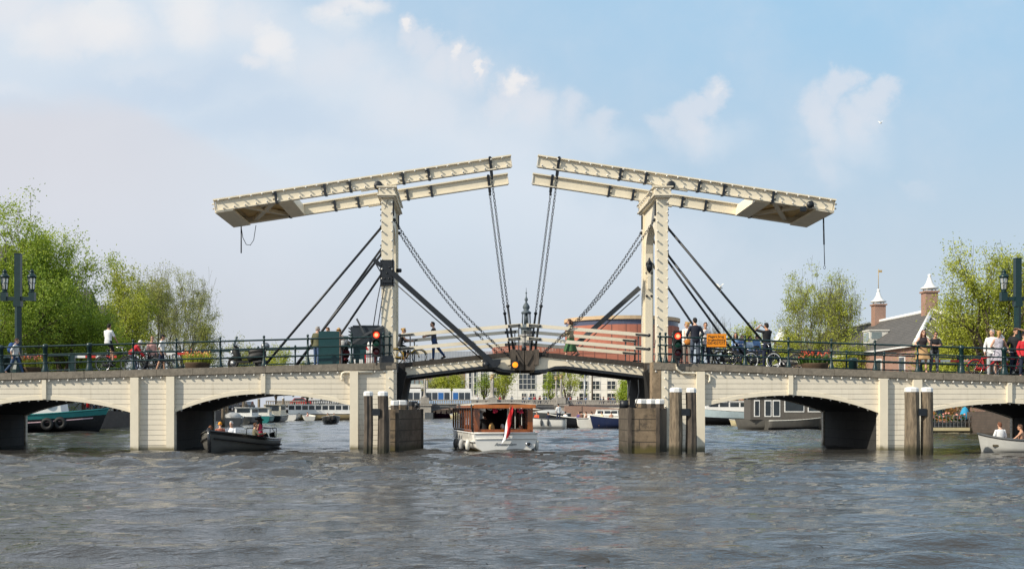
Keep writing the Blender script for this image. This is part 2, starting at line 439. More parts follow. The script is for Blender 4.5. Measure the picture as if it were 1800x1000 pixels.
# blue grey shade streak at the left
shade = total([(300, 150, 230, 50, .9), (470, 215, 250, 45, .75), (60, 195, 150, 28, .5), (650, 290, 200, 50, .3)], True)
c1 = mixc(shade.clamp() * .60, c1, (.49, .63, .80))
# large lavender bank at the left with a slanting upper edge
ln2 = (v + W1[1] * .016 + W2[1] * .006 - VY(176)) + (u - UX(205)) * .46
ln3 = (v + W1[0] * .03 - VY(182)) - (u - UX(60)) * .10
bank = (1.0 - smooth(ln2, -.012, .010)) * (1.0 - smooth(ln3, -.022, .018)) * smooth(v, .02, .22) * (1.0 - smooth(u, -.36, -.06))
c1 = mixc(bank * .85, c1, (.69, .695, .75))
# soft bright heaps upper left
sf = smooth(total([(130, 55, 170, 50, .95), (20, 20, 120, 60, .8), (250, 110, 130, 30, .5), (330, 30, 80, 60, .75), (480, 72, 60, 36, 1.0), (435, 112, 50, 28, .8), (600, 12, 62, 36, 1.0), (655, 22, 42, 30, .8), (20, 160, 80, 30, .5), (700, 190, 160, 80, .5), (330, 130, 90, 30, .4), (560, 120, 150, 80, .55), (420, 30, 120, 60, .7)], True), .25, .95)
c1 = mixc(sf * .85, c1, (.80, .815, .855))
br = smooth(total([(185, 20, 90, 30, 1.05), (350, 6, 70, 30, 1.0), (488, 58, 34, 26, 1.05), (590, 26, 50, 16, .8), (625, 2, 44, 14, .95), (70, 50, 70, 24, .7)]), .28, 1.0)
c1 = mixc(br * .62, c1, (.88, .875, .88))
# cumulus heads along the diagonal and on the right
lit = total([(560, 120, 60, 34, .5), (612, 95, 70, 36, .62), (690, 150, 80, 44, .55), (770, 178, 70, 40, .55), (716, 42, 32, 20, 1.15), (745, 62, 36, 24, 1.0), (775, 92, 36, 24, .9), (802, 82, 28, 26, 1.15), (828, 100, 24, 22, 1.0), (852, 106, 20, 16, 1.1), (905, 144, 34, 26, 1.1), (880, 170, 30, 26, .85), (930, 180, 44, 28, .95), (1005, 172, 42, 30, .8), (1072, 212, 50, 22, .75),
             (1248, 164, 32, 26, 1.05), (1222, 196, 46, 32, 1.0), (1188, 226, 46, 26, .75), (1484, 140, 30, 30, 1.05), (1455, 180, 42, 46, .95), (1540, 164, 36, 28, 1.05), (1518, 200, 44, 30, .85), (1446, 275, 36, 40, .6), (1625, 318, 70, 20, .5), (1290, 108, 30, 10, .35)])
body = total([(800, 130, 90, 50, .8), (930, 210, 90, 50, .8), (1040, 235, 90, 36, .7), (1240, 240, 80, 50, .75), (1490, 235, 90, 70, .75), (1460, 310, 60, 50, .5)], True)
c1 = mixc(smooth(body, .1, .9) * .6, c1, (.70, .775, .86))
c1 = mixc(smooth(lit, .24, .95) * .62, c1, (.775, .79, .845))
hi = smooth(total([(716, 40, 20, 11, 1.1), (802, 80, 15, 18, 1.0), (850, 105, 13, 12, 1.1), (905, 138, 22, 18, .95), (1252, 160, 18, 14, .7), (1540, 158, 20, 14, .55)]), .5, .95)
c1 = mixc(hi * .8, c1, (.91, .885, .875))
c1 = mixc(smooth(n_big * .55 + (W1[2] + .5) * .45, .42, .72) * .28, c1, (.73, .765, .835))
c1 = mixc(smooth(elev, .36, .75) * .75, c1, (.60, .625, .70))      # thin cloud grey added overhead, out of view, to tint reflections
sc10 = nt.nodes.new('ShaderNodeMix'); sc10.data_type = 'RGBA'; sc10.blend_type = 'MULTIPLY'; sc10.inputs[0].default_value = 1; sc10.clamp_result = False
nt.links.new(c1.k, sc10.inputs[6]); sc10.inputs[7].default_value = (10, 10, 10, 1)
nt.links.new(sc10.outputs[2], bg.inputs['Color']); bg.inputs['Strength'].default_value = .1

# ------------------------------------------------------------------ water: real waves, finer near the viewer
def waves(x, y):
    r = np.random.default_rng(5); z = np.zeros_like(x)
    sp_ = np.clip(.22 * np.hypot(x, y) / 50 + .02, .03, 5)
    for i in range(90):
        lam = .45 * (4.2 / .45) ** r.random(); th = R(78) + r.normal() * .38
        k = 2 * math.pi / lam; ph = r.random() * 6.283
        amp = .0052 * lam ** .80 * (1.5 if i % 9 == 0 else 1)
        fade = np.clip((lam / sp_ - 2.2) / 3, 0, 1)
        a = k * (x * math.cos(th) + y * math.sin(th)) + ph
        z += amp * fade * (np.sin(a) + .22 * np.cos(2 * a))
    return z
ys = np.exp(np.linspace(math.log(5), math.log(420), 760)); NX = 560
tt = np.linspace(-1, 1, NX)
gy = np.repeat(ys[:, None], NX, 1)
gx = tt[None, :] * (9 + .56 * ys[:, None]) + ys[:, None] * .04
gx += rng.normal(size=gx.shape) * .02
gz = waves(gx, gy)
gust = np.sin(gx * .11 + gy * .07) * np.sin(gy * .16 - gx * .04 + 1.2) * .55 + .85
for bx_, by_, br_, bk_ in ((1.6, 46.6, 2.6, .9), (-3.2, 47.5, 2.2, .7), (6.3, 47.5, 2.4, .7), (-10, 45.6, 1.6, .8), (1.2, 43, 3.5, .5), (24, 46.5, 1.5, .6)):
    gust = gust + bk_ * np.exp(-((gx - bx_) ** 2 + (gy - by_) ** 2) / br_ ** 2)     # churned water by boats and piers
gz *= gust
vs = np.stack([gx, gy, gz], -1).reshape(-1, 3)
idx = np.arange(760 * NX).reshape(760, NX)
q = np.stack([idx[:-1, :-1], idx[:-1, 1:], idx[1:, 1:], idx[1:, :-1]], -1).reshape(-1, 4)
me = bpy.data.meshes.new('water'); me.vertices.add(len(vs)); me.vertices.foreach_set('co', vs.ravel())
me.loops.add(q.size); me.loops.foreach_set('vertex_index', q.ravel().astype(np.int32))
me.polygons.add(len(q)); me.polygons.foreach_set('loop_start', np.arange(0, q.size, 4, dtype=np.int32)); me.polygons.foreach_set('loop_total', np.full(len(q), 4, dtype=np.int32))
me.polygons.foreach_set('use_smooth', np.ones(len(q), dtype=bool)); me.update(); me.validate()
m = bpy.data.materials.new('river_water'); m.use_nodes = True; nt = m.node_tree; E.nt = nt; b = nt.nodes['Principled BSDF']
b.inputs['Base Color'].default_value = (.036, .034, .030, 1); b.inputs['Roughness'].default_value = .04; b.inputs['IOR'].default_value = 1.52; b.inputs['Specular IOR Level'].default_value = .5
g = nt.nodes.new('ShaderNodeNewGeometry')
def wn(scale, detail, sy=1.0):
    mp = nt.nodes.new('ShaderNodeMapping'); mp.inputs['Scale'].default_value = (1, sy, 1); mp.inputs['Rotation'].default_value = (0, 0, .35)
    n = nt.nodes.new('ShaderNodeTexNoise'); n.inputs['Scale'].default_value = scale; n.inputs['Detail'].default_value = detail; n.inputs['Roughness'].default_value = .6
    nt.links.new(g.outputs['Position'], mp.inputs[0]); nt.links.new(mp.outputs[0], n.inputs['Vector']); return E(n.outputs[0])
hgt = wn(6.0, 3, 1.6) * .35 + wn(1.7, 5, 1.8) * 1.2
bp = nt.nodes.new('ShaderNodeBump'); bp.inputs['Strength'].default_value = .55; bp.inputs['Distance'].default_value = .11
nt.links.new(hgt.k, bp.inputs['Height']); nt.links.new(bp.outputs[0], b.inputs['Normal'])
M['water'] = m
tag(link_mesh('water', me, m), 'rippled grey green canal water', kind='structure')
wb = MB(); wb.bb(-900, 900, -60, 900, -3.2, -3)
tag(wb.build('river_bed', M['soffit']), 'dark river bed', kind='structure')
# ------------------------------------------------------------------ the fixed bridge spans
YF, YR = 50.0, 58.0                      # front and rear faces of the approaches
_cx = [-900, -300, 0, 150, 300, 450, 580, 697, 1148, 1270, 1400, 1500, 1600, 1700, 1800, 2100, 2700]
_cy = [676, 664, 656, 652, 648, 643.6, 640, 636.5, 637, 640.5, 646.3, 649.6, 653, 656.4, 660, 667, 676]
def zc(x, Y=YF):                         # top of the coping at world x
    return float(Z(np.interp(820 + x * 2050 / YF, _cx, _cy), YF))
def deck(x): return zc(x) - .03
PX0, PX1 = -36.5, 39.5
XL, XR = X(697, YF), X(1148, YF)
ARCH = [(-75, 732, 77, 702, 231, 724.5), (308, 723.5, 458, 691.5, 615.5, 711.5), (1237.5, 713.5, 1387, 694, 1544, 725), (1618, 726, 1773, 708, 1928, 738)]
def arch_z(a, x):
    px = 820 + x * 2050 / YF; l, ly, c, cy_, r, ry = a
    t = (px - c) / (c - l if px < c else r - c)
    return Z(cy_ + ((ly if px < c else ry) - cy_) * t * t, YF)
BOT = -.8
bulb_mb = MB(); bulb_mb.tube((0, 0, 0), (0, -.07, 0), .028, n=6, mi=0); bulb_mb.ball((0, -.10, -.005), .045, 7, 5, mi=1)
BULB = bulb_mb.mesh('light_bulb'); BULB.materials.append(M['cream']); BULB.materials.append(M['bulb'])
def bulb(parent, p, axis=None):
    o = bpy.data.objects.new('light_bulb', BULB); col.objects.link(o); o.parent = parent
    o.location = Vector(p) - ORG[parent.name]
    if axis: o.rotation_euler = axis
    return o
def approach(name, label, xa, xb, arches, pil, wide):
    org = (X((820 + (xa + xb) / 2 * 41), YF) if False else (xa + xb) / 2, YF, 0)
    t = thing(name, label, 'bridge span', org)
    fac = MB(); fac2 = MB(); sof = MB()
    edges = []
    spans = [(X(a[0], YF), X(a[4], YF), a) for a in arches]
    cur = xa; segs = []
    for x0, x1, a in spans:
        segs.append((cur, x0, None)); segs.append((x0, x1, a)); cur = x1
    segs.append((cur, xb, None))
    for x0, x1, a in segs:
        if x1 - x0 < .02: continue
        xs = list(np.linspace(x0, x1, 41 if a else max(2, int((x1 - x0) / 2) + 2)))
        zt = [zc(x) - .31 for x in xs]
        zb = [arch_z(a, x) if a else BOT for x in xs]
        fac.strip(xs, zb, zt, YF, YF + .25)
        fac2.strip(xs, zb, zt, YR - .25, YR)
        if a:
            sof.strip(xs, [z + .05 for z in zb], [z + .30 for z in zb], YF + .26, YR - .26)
            for k in range(5):                                        # ribs under the arch
                pass
        else:
            # pier or abutment body, set back behind the cladding
            pr = MB()
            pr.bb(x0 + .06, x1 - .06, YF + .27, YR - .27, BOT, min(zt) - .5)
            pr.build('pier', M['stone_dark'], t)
    fac.build('facade', M['planks'], t); fac2.build('facade', M['planks'], t); sof.build('soffit', M['soffit'], t)
    for a in arches:                                                  # smooth trim board following each arch
        x0, x1 = X(a[0], YF), X(a[4], YF); xs = list(np.linspace(x0, x1, 41))
        tr = MB(); zb = [arch_z(a, x) - .015 for x in xs]
        tr.strip(xs, zb, [z + .19 - .05 * abs(2 * (x - x0) / (x1 - x0) - 1) for z, x in zip(zb, xs)], YF - .025, YF + .12)
        tr.build('arch_trim', M['cream_trim'], t)
    dk = MB(); xs = list(np.arange(xa, xb, 1.0)) + [xb]
    dk.strip(xs, [zc(x) - .40 for x in xs], [zc(x) - .05 for x in xs], YF + .42, YR - .42)
    dk.build('deck', M['asphalt'], t)
    for ya, yb in ((YF - .13, YF + .40), (YR - .40, YR + .13)):       # coping stones with open joints
        cp = MB()
        x = xa
        while x < xb - .1:
            x2 = min(x + 1.55 + .0 * x, xb)
            zo = random.uniform(-.006, .006); yo = random.uniform(-.008, .008)
            cp.strip([x, x2 - .014], [zc(x) - .295 + zo, zc(x2) - .295 + zo], [zc(x) + zo, zc(x2) + zo], ya + yo, yb)
            x = x2
        cp.build('coping', M['stone'], t)
    for p0, p1, to_water in pil:
        xm0, xm1 = X(p0, YF), X(p1, YF); xm = (xm0 + xm1) / 2
        a = next((a for x0, x1, a in spans if x0 < xm < x1), None)
        pm = MB(); zb = arch_z(a, xm) + .02 if (a and not to_water) else BOT
        pm.bb(xm0, xm1, YF - (.20 if to_water else .12), YF - .004, zb, zc(xm) - .335)
        pm.build('pilaster', M['cream_trim'] if not to_water else M['pil'], t)
    # strings of bulbs under the coping and along the arches
    x = max(xa, X(-30, YF)) + .1
    xe = min(xb, X(1830, YF))
    while x < xe - .05:
        if not any(X(p0, YF) - .05 < x < X(p1, YF) + .05 and False for p0, p1, _ in pil): bulb(t, (x, YF - .0, zc(x) - .375))
        x += .398
    for x0, x1, a in spans:
        L = x0 + .25
        while L < x1 - .2:
            if X(-20, YF) < L < X(1820, YF): bulb(t, (L, YF + .16, arch_z(a, L) - .035))
            L += .40
    return t
M['pil'] = wet_band(mat('cream_pilaster_paint', (.77, .69, .54), .42, .05, 3, .05, stain=.25, stain_col=(.62, .54, .40)), .03, .28, (.11, .09, .03))
lp = approach('bridge_span', 'cream plank clad bridge approach with two arches left of the drawbridge', PX0, XL, ARCH[:2],
              [(75, 82.5, False), (231, 245.5, True), (294, 308, True), (459, 467, False), (615.5, 630, True)], None)
rp = approach('bridge_span', 'cream plank clad bridge approach with two arches right of the drawbridge', XR, PX1, ARCH[2:],
              [(1223, 1237.5, True), (1385, 1393, False), (1544, 1558, True), (1603, 1618, True), (1769, 1777, False)], None)
# corner boards with a column of bulbs at both abutments, pipe under the coping
for t, pa, pb, s in ((lp, 678, 692, 1), (rp, 1162, 1174, -1)):
    mb = MB(); mb.bb(X(pa, YF), X(pb, YF), YF - .09, YF - .004, BOT, zc(X(pa, YF)) - .34)
    mb.build('corner_board', M['pil'], t)
    for k in range(8): bulb(t, (X((pa + pb) / 2, YF), YF - .09, 3.1 - k * .40))
pm = MB(); pts = [P(655, 653.5, 49.9), P(606, 654, 49.9), P(601.5, 656, 49.9), P(600.5, 661, 49.9), P(600.5, 666, 49.9), P(603, 668, 49.86)]
pm.path(pts, .055, 8); pm.build('pipe', M['cream_trim'], lp)
pm = MB(); pts = [P(1190, 640, 49.8), P(1190, 648, 49.84), P(1198, 655, 49.88), P(1243, 657, 49.9), P(1247.5, 659, 49.9), P(1248, 669, 49.9), P(1245, 671, 49.87)]
pm.path(pts, .05, 8); pm.build('pipe', M['cream_trim'], rp)

# ------------------------------------------------------------------ railings
def post_mesh(kind):
    mb = MB()
    if kind == 'slim':
        mb.lathe([(.12, -.02), (.12, .05), (.085, .16), (.06, .30), (.05, .36), (.042, .40), (.042, .70), (.058, .73), (.058, .80), (.042, .83), (.042, 1.06), (.06, 1.08), (.062, 1.16), (.045, 1.18), (.03, 1.20), (.055, 1.235), (.06, 1.27), (.035, 1.31), (0, 1.325)], n=8)
    else:
        mb.lathe([(.17, -.02), (.17, .06), (.125, .22), (.105, .34), (.10, .40), (.10, 1.02), (.125, 1.04), (.125, 1.17), (.09, 1.20), (0, 1.215)], n=8)
    for z in (.40, .76, 1.12): mb.lathe([(.068 if kind == 'slim' else .118, z - .03), (.068 if kind == 'slim' else .118, z + .03)], n=8)
    me = mb.mesh('post'); me.materials.append(M['green_iron']); return me
SLIM, THICK = post_mesh('slim'), post_mesh('thick')
def railing(label, xs, Y, kinds, rails=(.40, .76, 1.12), ends=(0, 0), cat='railing'):
    xs = sorted(xs); x0 = xs[0]
    t = thing('railing', label, cat, (x0, Y, 0))
    for x, k in zip(xs, kinds):
        o = bpy.data.objects.new('post', THICK if k else SLIM); col.objects.link(o); o.parent = t
        o.location = (x - x0, 0, zc(x))
    pts = [xs[0] - ends[0]] + xs + [xs[-1] + ends[1]]
    for i, r in enumerate(rails):
        mb = MB(); mb.path([(x, Y, zc(x) + r) for x in pts], .032 if i < 2 else .038, 8)
        mb.build('rail', M['green_iron'], t)
    return t
lx = [X(p, 50.15) for p in (-152, -75, 2, 79.5, 157, 234, 310, 387, 464, 541, 618, 674, 685)]
railing('dark green railing with ball topped posts along the near edge of the left approach', lx, 50.15, [1, 1, 1, 1, 1, 0, 0, 0, 0, 0, 0, 0, 0], ends=(2, .1))
rx_ = [X(p, 50.15) for p in (1160, 1170, 1183, 1233.5, 1309.5, 1386, 1461.5, 1538, 1613, 1690, 1765, 1842, 1919)]
railing('dark green railing with ball topped posts along the near edge of the right approach', rx_, 50.15, [0, 0, 0, 0, 0, 0, 0, 0, 0, 1, 1, 1, 1], ends=(.1, 2))
fl = [X(p, 57.85) for p in (-140, -74, -8, 58, 124, 190, 256, 322, 388, 454, 519, 585, 650, 690)]
railing('dark green railing along the far edge of the left approach', fl, 57.85, [1, 1, 1, 1, 1] + [0] * 9, ends=(2, .1))
fr_ = [X(p, 57.85) for p in (1116, 1160, 1225, 1290, 1356, 1422, 1488, 1554, 1620, 1686, 1752, 1818, 1884)]
railing('dark green railing along the far edge of the right approach', fr_, 57.85, [0] * 9 + [1] * 4, ends=(.1, 2))
# pedestal blocks where the railings stop at the towers
for px0, px1, who in ((666, 692, 'left'), (1158, 1176, 'right')):
    mb = MB(); x0, x1 = X(px0, 50), X(px1, 50); z = zc(x0)
    mb.bb(x0, x1, 50.02, 50.36, z - .02, z + .22); mb.bb(x0 + .04, x1 - .04, 50.05, 50.33, z + .22, z + .30)
    if who == 'left': tag(mb.build('railing_plinth', M['iron_grey']), 'grey iron block carrying the railing end beside the left tower', 'plinth')

# ------------------------------------------------------------------ drawbridge towers
YT0, YT1 = 52.0, 56.0                    # centre depth of the front and rear posts
BULB_SP = .40
def mir(px, s): return px if s > 0 else 1843.5 - px      # left-tower pixel -> right tower
def tower(s):
    side = 'left' if s > 0 else 'right'
    xc = X(mir(681, s), 52); 
    t = thing('bridge_tower', 'cream drawbridge tower with an arched gateway, the %s one of the pair' % side, 'drawbridge tower', (xc, 54, 3.4))
    hw = .25
    zcap0, zcap1 = Z(350, 52), Z(331, 52)
    for y, nm in ((52, 'f'), (56, 'r')):
        mb = MB(); mb.bb(xc - hw, xc + hw, y - .25, y + .25, 2.4 if y == 52 else 2.4, zcap0 - .002)
        mb.build('post', M['cream'], t)
    # cap: beam over both posts with a moulded cornice
    mb = MB()
    mb.bb(xc - .33, xc + .33, 51.55, 56.45, zcap0, zcap0 + .07)
    mb.bb(xc - .42, xc + .42, 51.46, 56.54, zcap0 + .07, zcap0 + .13)
    mb.bb(xc - .36, xc + .36, 51.52, 56.48, zcap0 + .13, zcap1 - .05)
    mb.bb(xc - .44, xc + .44, 51.44, 56.56, zcap1 - .05, zcap1)
    mb.build('cap', M['cream_trim'], t)
    # arched panel between the posts
    y0, y1 = 52.252, 55.748; ym = 54; zs = 9.0; zk = 10.25
    n = 24; ysr = list(np.linspace(y0, y1, n + 1)); ztop = zcap0 - .004
    pa = MB(); vs = []; fs = []
    for xx in (xc - .17, xc + .17):
        for i, y in enumerate(ysr):
            e = abs((y - ym) / ((y1 - y0) / 2 - .28))
            zz = zs + (zk - zs) * math.sqrt(max(0, 1 - min(1, e) ** 2)) if e < 1 else 3.75
            vs.append((xx, y, zz)); vs.append((xx, y, ztop))
    o = 2 * (n + 1)
    for i in range(n):
        a = 2 * i
        fs += [(a, a + 2, a + 3, a + 1), (o + a, o + a + 1, o + a + 3, o + a + 2), (a, o + a, o + a + 2, a + 2)]
    pa.add(vs, fs); pa.build('arch_panel', M['cream'], t, fix=True)
    # bulbs up the faces of the posts
    for y in (52,):
        for xx in (xc - hw + .03, xc + hw - .03):
            z = 4.2
            while z < zcap0 - .1:
                bulb(t, (xx, y - .25, z)); z += .42
    for xx in (xc - .3, xc, xc + .3): bulb(t, (xx, 51.52, zcap0 + .33))
    for k in range(9): bulb(t, (xc + s * .36, 51.9 + k * .5, zcap0 + .30), (0, 0, R(90 * s)))
    # pivot bearings for the balance frame
    for y in (51.9, 56.1):
        mb = MB(); mb.lathe([(.17, -.12), (.19, -.1), (.19, .1), (.17, .12)], (xc - s * .40, y, zcap1 + .10), 14, axis='y')
        mb.bar((xc - s * .40, y, zcap1 + .10), (xc - s * .36, y, zcap1 - .30), .09, .12, up=(0, 1, 0))
        mb.build('pivot_bearing', M['iron'], t)
    # hook plates and bolts below the cap, on the side facing the opening
    for y in (51.95, 55.9):
        mb = MB()
        for dy in (-.07, .09):
            mb.bb(xc + s * (hw + .002), xc + s * (hw + .05), y + dy - .025, y + dy + .025, zcap0 - .75, zcap0 - .1)
        mb.build('tie_strap', M['iron'], t)
    for y in (51.9, 56.1):
        mb = MB()
        for z in (10.9, 10.65, 10.4, 10.15, 9.05, 8.8):
            mb.ball((xc - s * (hw + .02), y, z), .05, 6, 4)
        mb.build('bolts', M['iron'], t)
    # stay rods down to the deck
    for y in (52, 56):
        for (pa_, pz, dx_) in ((667, 399, 460 if y == 52 else 491), (667, 446, 516 if y == 52 else 535)):
            xa = xc - s * hw; za = Z(pz, 52); xb = X(mir(dx_, s), 52)
            zb = deck(xb) - .02
            mb = MB(); 
            mb.tube((xa, y, za), (xb, y, zb), .055, n=8)
            mb.lathe([(.13, 0), (.13, .04), (.07, .05)], (xb, y, zb + .02), 8)
            mb.ball((xa, y, za), .09, 8, 6)
            mb.build('stay_rod', M['iron'], t)
    return t, xc
TWL, xtl = tower(1)
TWR, xtr = tower(-1)
# machinery box and short bracket on the left tower, lamp and bolts on the right tower
mb = MB(); z0, z1 = Z(502, 51.7), Z(457, 51.7)
mb.bb(xtl - .28, xtl + .28, 51.66, 51.748, z0, z1); mb.bb(xtl - .22, xtl + .24, 51.60, 51.66, z0 + .12, z1 - .55)
mb.bb(xtl - .30, xtl - .252, 51.66, 52.3, z0, z1); mb.bb(xtl + .252, xtl + .30, 51.66, 52.3, z0, z1)
mb.bar((xtl - .27, 51.7, z1 - .25), (xtl - .62, 51.7, z1 + .05), .12, .18); mb.bar((xtl - .60, 51.7, z1 + .02), (xtl - .3, 51.7, z1 - .5), .05, .05)
for xx, zz in ((-.1, .3), (.1, .3), (0, .55), (.12, .8)): mb.ball((xtl + xx, 51.6, z0 + zz), .045, 6, 4)
mb.lathe([(.09, 0), (.09, .22), (.05, .25)], (xtl + .38, 52.1, z1 - .42), 8, axis='x')
mb.build('machinery_box', M['iron'], TWL)
mb = MB()
for k in (0, 1):
    pts = [P(676 - 6 * k, 500 - k * 5, 51.6), P(671 - 8 * k, 530, 51.6), P(664 - 8 * k, 575, 51.6)]
    mb.path(pts, .022, 5)
mb.path([(xtl + .08 * math.cos(a) - .02, 51.6, 11.0 - 1.0 * (a / 3.1) * .35 + .1 * math.sin(a * 2)) for a in np.linspace(0, 3.1, 9)], .014, 5)
mb.build('cable', M['iron'], TWL)
mb = MB()
for k in range(2):
    for dz_ in (0, .0): pass
yl = 55.46
for zz in (Z(481, 55.7), Z(521, 55.7)):
    for d in (-.12, .11): mb.ball((xtr + d, yl, zz), .062, 8, 5)
mb.build('bolts', M['iron'], TWR)
lm = thing('wall_lantern', 'old black lantern fixed inside the right tower on its far post', 'lantern', (xtr - .02, 55.28, Z(480, 55.3)))
mb = MB(); bx, bz = xtr - .02, Z(480, 55.3); LY = 55.28
mb.lathe([(.02, .0), (.075, .08), (.085, .1)], (bx, LY, bz), 6); mb.lathe([(.16, .44), (.17, .46), (.08, .58), (.05, .62), (.05, .68), (0, .74)], (bx, LY, bz), 6)
for k in range(6):
    a = k * math.pi / 3; mb.tube((bx + .085 * math.cos(a), LY + .085 * math.sin(a), bz + .1), (bx + .15 * math.cos(a), LY + .15 * math.sin(a), bz + .45), .022, n=4)
mb.build('frame', M['iron'], lm)
mb = MB(); mb.lathe([(.075, .1), (.14, .44)], (bx, LY, bz), 6); mb.build('pane', M['glass'], lm)
mb = MB(); mb.bb(bx - .07, bx + .07, LY + .02, 55.47, bz - .75, bz - .12); mb.bb(bx - .1, bx + .1, LY + .06, 55.47, bz - .2, bz + .05); mb.build('bracket', M['cream_trim'], lm)

# ------------------------------------------------------------------ balance frames on top
def balance(s):
    side = 'left' if s > 0 else 'right'
    xc = xtl if s > 0 else xtr
    g = lambda px: X(mir(px, s), 52)
    pa = Vector((g(375), 0, Z(351.5, 52))); pb = Vector((g(898), 0, Z(273, 52)))
    d = (pb - pa).normalized(); up = Vector((-d.z, 0, d.x)) * (1 if d.x > 0 else -1)
    L = (pb - pa).length
    at = lambda k, h: pa + d * (L * k) + up * h
    t = thing('balance_frame', 'riveted cream twin balance beams with a counterweight box, on the %s tower' % side, 'balance beam', (xc, 54, 11.7))
    H = .545
    def kof(px): return (px - 375) / 523.0
    for y in (52, 56):
        mb = MB()
        o = Vector((0, y, 0))
        yy = y
        def seg(k0, k1, h0, h1, w):
            a = at(k0, (h0 + h1) / 2) + o; b = at(k1, (h0 + h1) / 2) + o
            mb.bar(a, b, w, abs(h1 - h0), up=(0, 0, 1))
        seg(0.006, .996, -.06, -H + .05, .10)                          # web
        seg(0, 1, 0, -.06, .34)                                        # top flange
        seg(.004, .996, -H + .05, -H, .26)                             # bottom flange
        # haunch over the pivot
        kp = kof(668); mb.bar(at(kp - .07, -H - .03) + o, at(kp + .05, -H - .03) + o, .2, .07)
        for k in (0.002, .998): mb.bar(at(k, -.05) + o, at(k, -H + .04) + o, .22, .02, up=(1, 0, 0))
        mb.build('beam', M['cream'], t)
        for px in (484, 570, 614, 707, 752):
            mb = MB(); k = kof(px)
            for ys_ in (-1, 1):
                mb.bar(at(k, -.05) + o + Vector((0, ys_ * .15, 0)), at(k, -H - .02) + o + Vector((0, ys_ * .15, 0)), .03, .12, up=(d.x, 0, d.z))
                for h in (-.16, -.4): mb.bar(at(k, h) + o + Vector((0, ys_ * .11, 0)), at(k - .011, h) + o + Vector((0, ys_ * .11, 0)), .05, .05)
            mb.bar(at(k, -H - .015) + o + Vector((0, -.16, 0)), at(k, -H - .015) + o + Vector((0, .16, 0)), .12, .028)
            mb.build('strap', M['iron'], t)
        # hanger near the tip
        k = kof(861); p1 = at(k, .01) + o; 
        mb = MB(); pe = Vector((g(864.5 if True else 0), y, Z(313, 52)))
        for ys_ in (-.18, .18): mb.bar(p1 + Vector((0, ys_, 0)), Vector((pe.x, y + ys_ * .4, pe.z + .1)), .03, .13, up=(1, 0, 0))
        mb.bar(p1 + Vector((0, -.19, .015)), p1 + Vector((0, .19, .015)), .1, .04)
        mb.bar(Vector((pe.x, y - .08, pe.z + .12)), Vector((pe.x, y + .08, pe.z + .12)), .09, .12); mb.ball(pe, .07, 8, 6)
        mb.build('hanger', M['iron'], t)
        if y == 52:
            for i in range(27):
                k = .02 + i * .0365
                bulb(t, at(k, -.10) + Vector((0, 51.86, 0))); 
                bulb(t, at(k + .012, -H + .09) + Vector((0, 51.93, 0)))
    # counterweight box at the tail
    k0, k1 = kof(382), kof(512); kx = kof(486)
    mb = MB()
    def slab(ka, kb, h0, h1, y0, y1):
        c = (at(ka, 0) + at(kb, 0)) / 2 + up * ((h0 + h1) / 2); c.y = (y0 + y1) / 2
        rot = Matrix((d, Vector((0, 1, 0)), d.cross(Vector((0, 1, 0))))).transposed()
        mb.box(c, ((kb - ka) * L, y1 - y0, abs(h1 - h0)), rot)
    slab(.0, kof(407), -H + .02, -H - .06, 51.9, 56.1)                 # tail plank
    slab(kof(380), kof(386), -.06, -H + .02, 52.06, 55.94)
    slab(kx, k1, -.08, -H - .04, 52.06, 55.94)                         # inner cross beam
    slab(kof(386), kx, -.10, -.16, 52.06, 55.94)                       # top board
    mb.build('counterweight', M['cream_bounce'], t)
    mb = MB()
    slab(kof(407), kx, -.22, -.26, 52.1, 55.9)
    mb.build('recessed_underside', M['under'], t)
    mb = MB()
    a, b = at(kof(420), -.40), at(kof(480), -.40)
    mb.bar((a.x, 52.15, a.z), (b.x, 55.85, b.z), .22, .16); mb.bar((a.x, 55.85, a.z), (b.x, 52.15, b.z), .22, .14)
    mb.bar((b.x, 52.1, b.z - .06), ((a.x + b.x) / 2, 53.0, b.z - .1), .12, .1)
    mb.build('cross_brace', M['cream_trim'], t)
    for k in (0, 1): bulb(t, at(.003, -.2 - .2 * k) + Vector((0, 52, 0)), (0, 0, R(-90 * s)))
    mb = MB()
    if s > 0:
        q = lambda px, py: P(px, py, 54)
        mb.path([q(424, 398), q(424, 445)], .03, 6); mb.path([q(424.5, 402), q(427, 418), q(433, 430), q(440, 431), q(446, 422), q(450, 396)], .016, 5)
        mb.build('hanging_rope', M['iron'], t)
        mb = MB()
    else:
        q = lambda px, py: P(px, py, 52.3)
        mb.tube(q(1447.5, 384), q(1448.5, 430), .035, n=6); mb.tube(q(1448.5, 430), q(1449.5, 466), .02, n=5); mb.torus(q(1449.3, 470), .07, .013, n=12, m=4, sx=.7)
        mb.build('hanging_rope', M['iron'], t)
        mb = MB(); c = P(1424.5, 359.5, 51.8)
        mb.lathe([(.16, -.02), (.16, .06), (.10, .1)], c, 14, axis='y'); mb.bb(c.x - .44, c.x - .2, 51.72, 51.9, c.z - .3, c.z - .1)
        mb.build('bell', M['iron'], t)
    return t, at, kof, g
M['cream_bounce'] = mat('cream_bounce_paint', (.90, .80, .62), .45, .06, 3, .05, stain=.2, stain_col=(.7, .6, .45))  # cream lightened to stand in for light bounced up off the water
M['under'] = mat('bounce_lit_underside', (.86, .62, .30), .7, .25, 4, .1, stain=.4)  # warm glow of the water bounce is put into this base colour
BL, atL, kof, gL = balance(1)
BR, atR, _, gR = balance(-1)

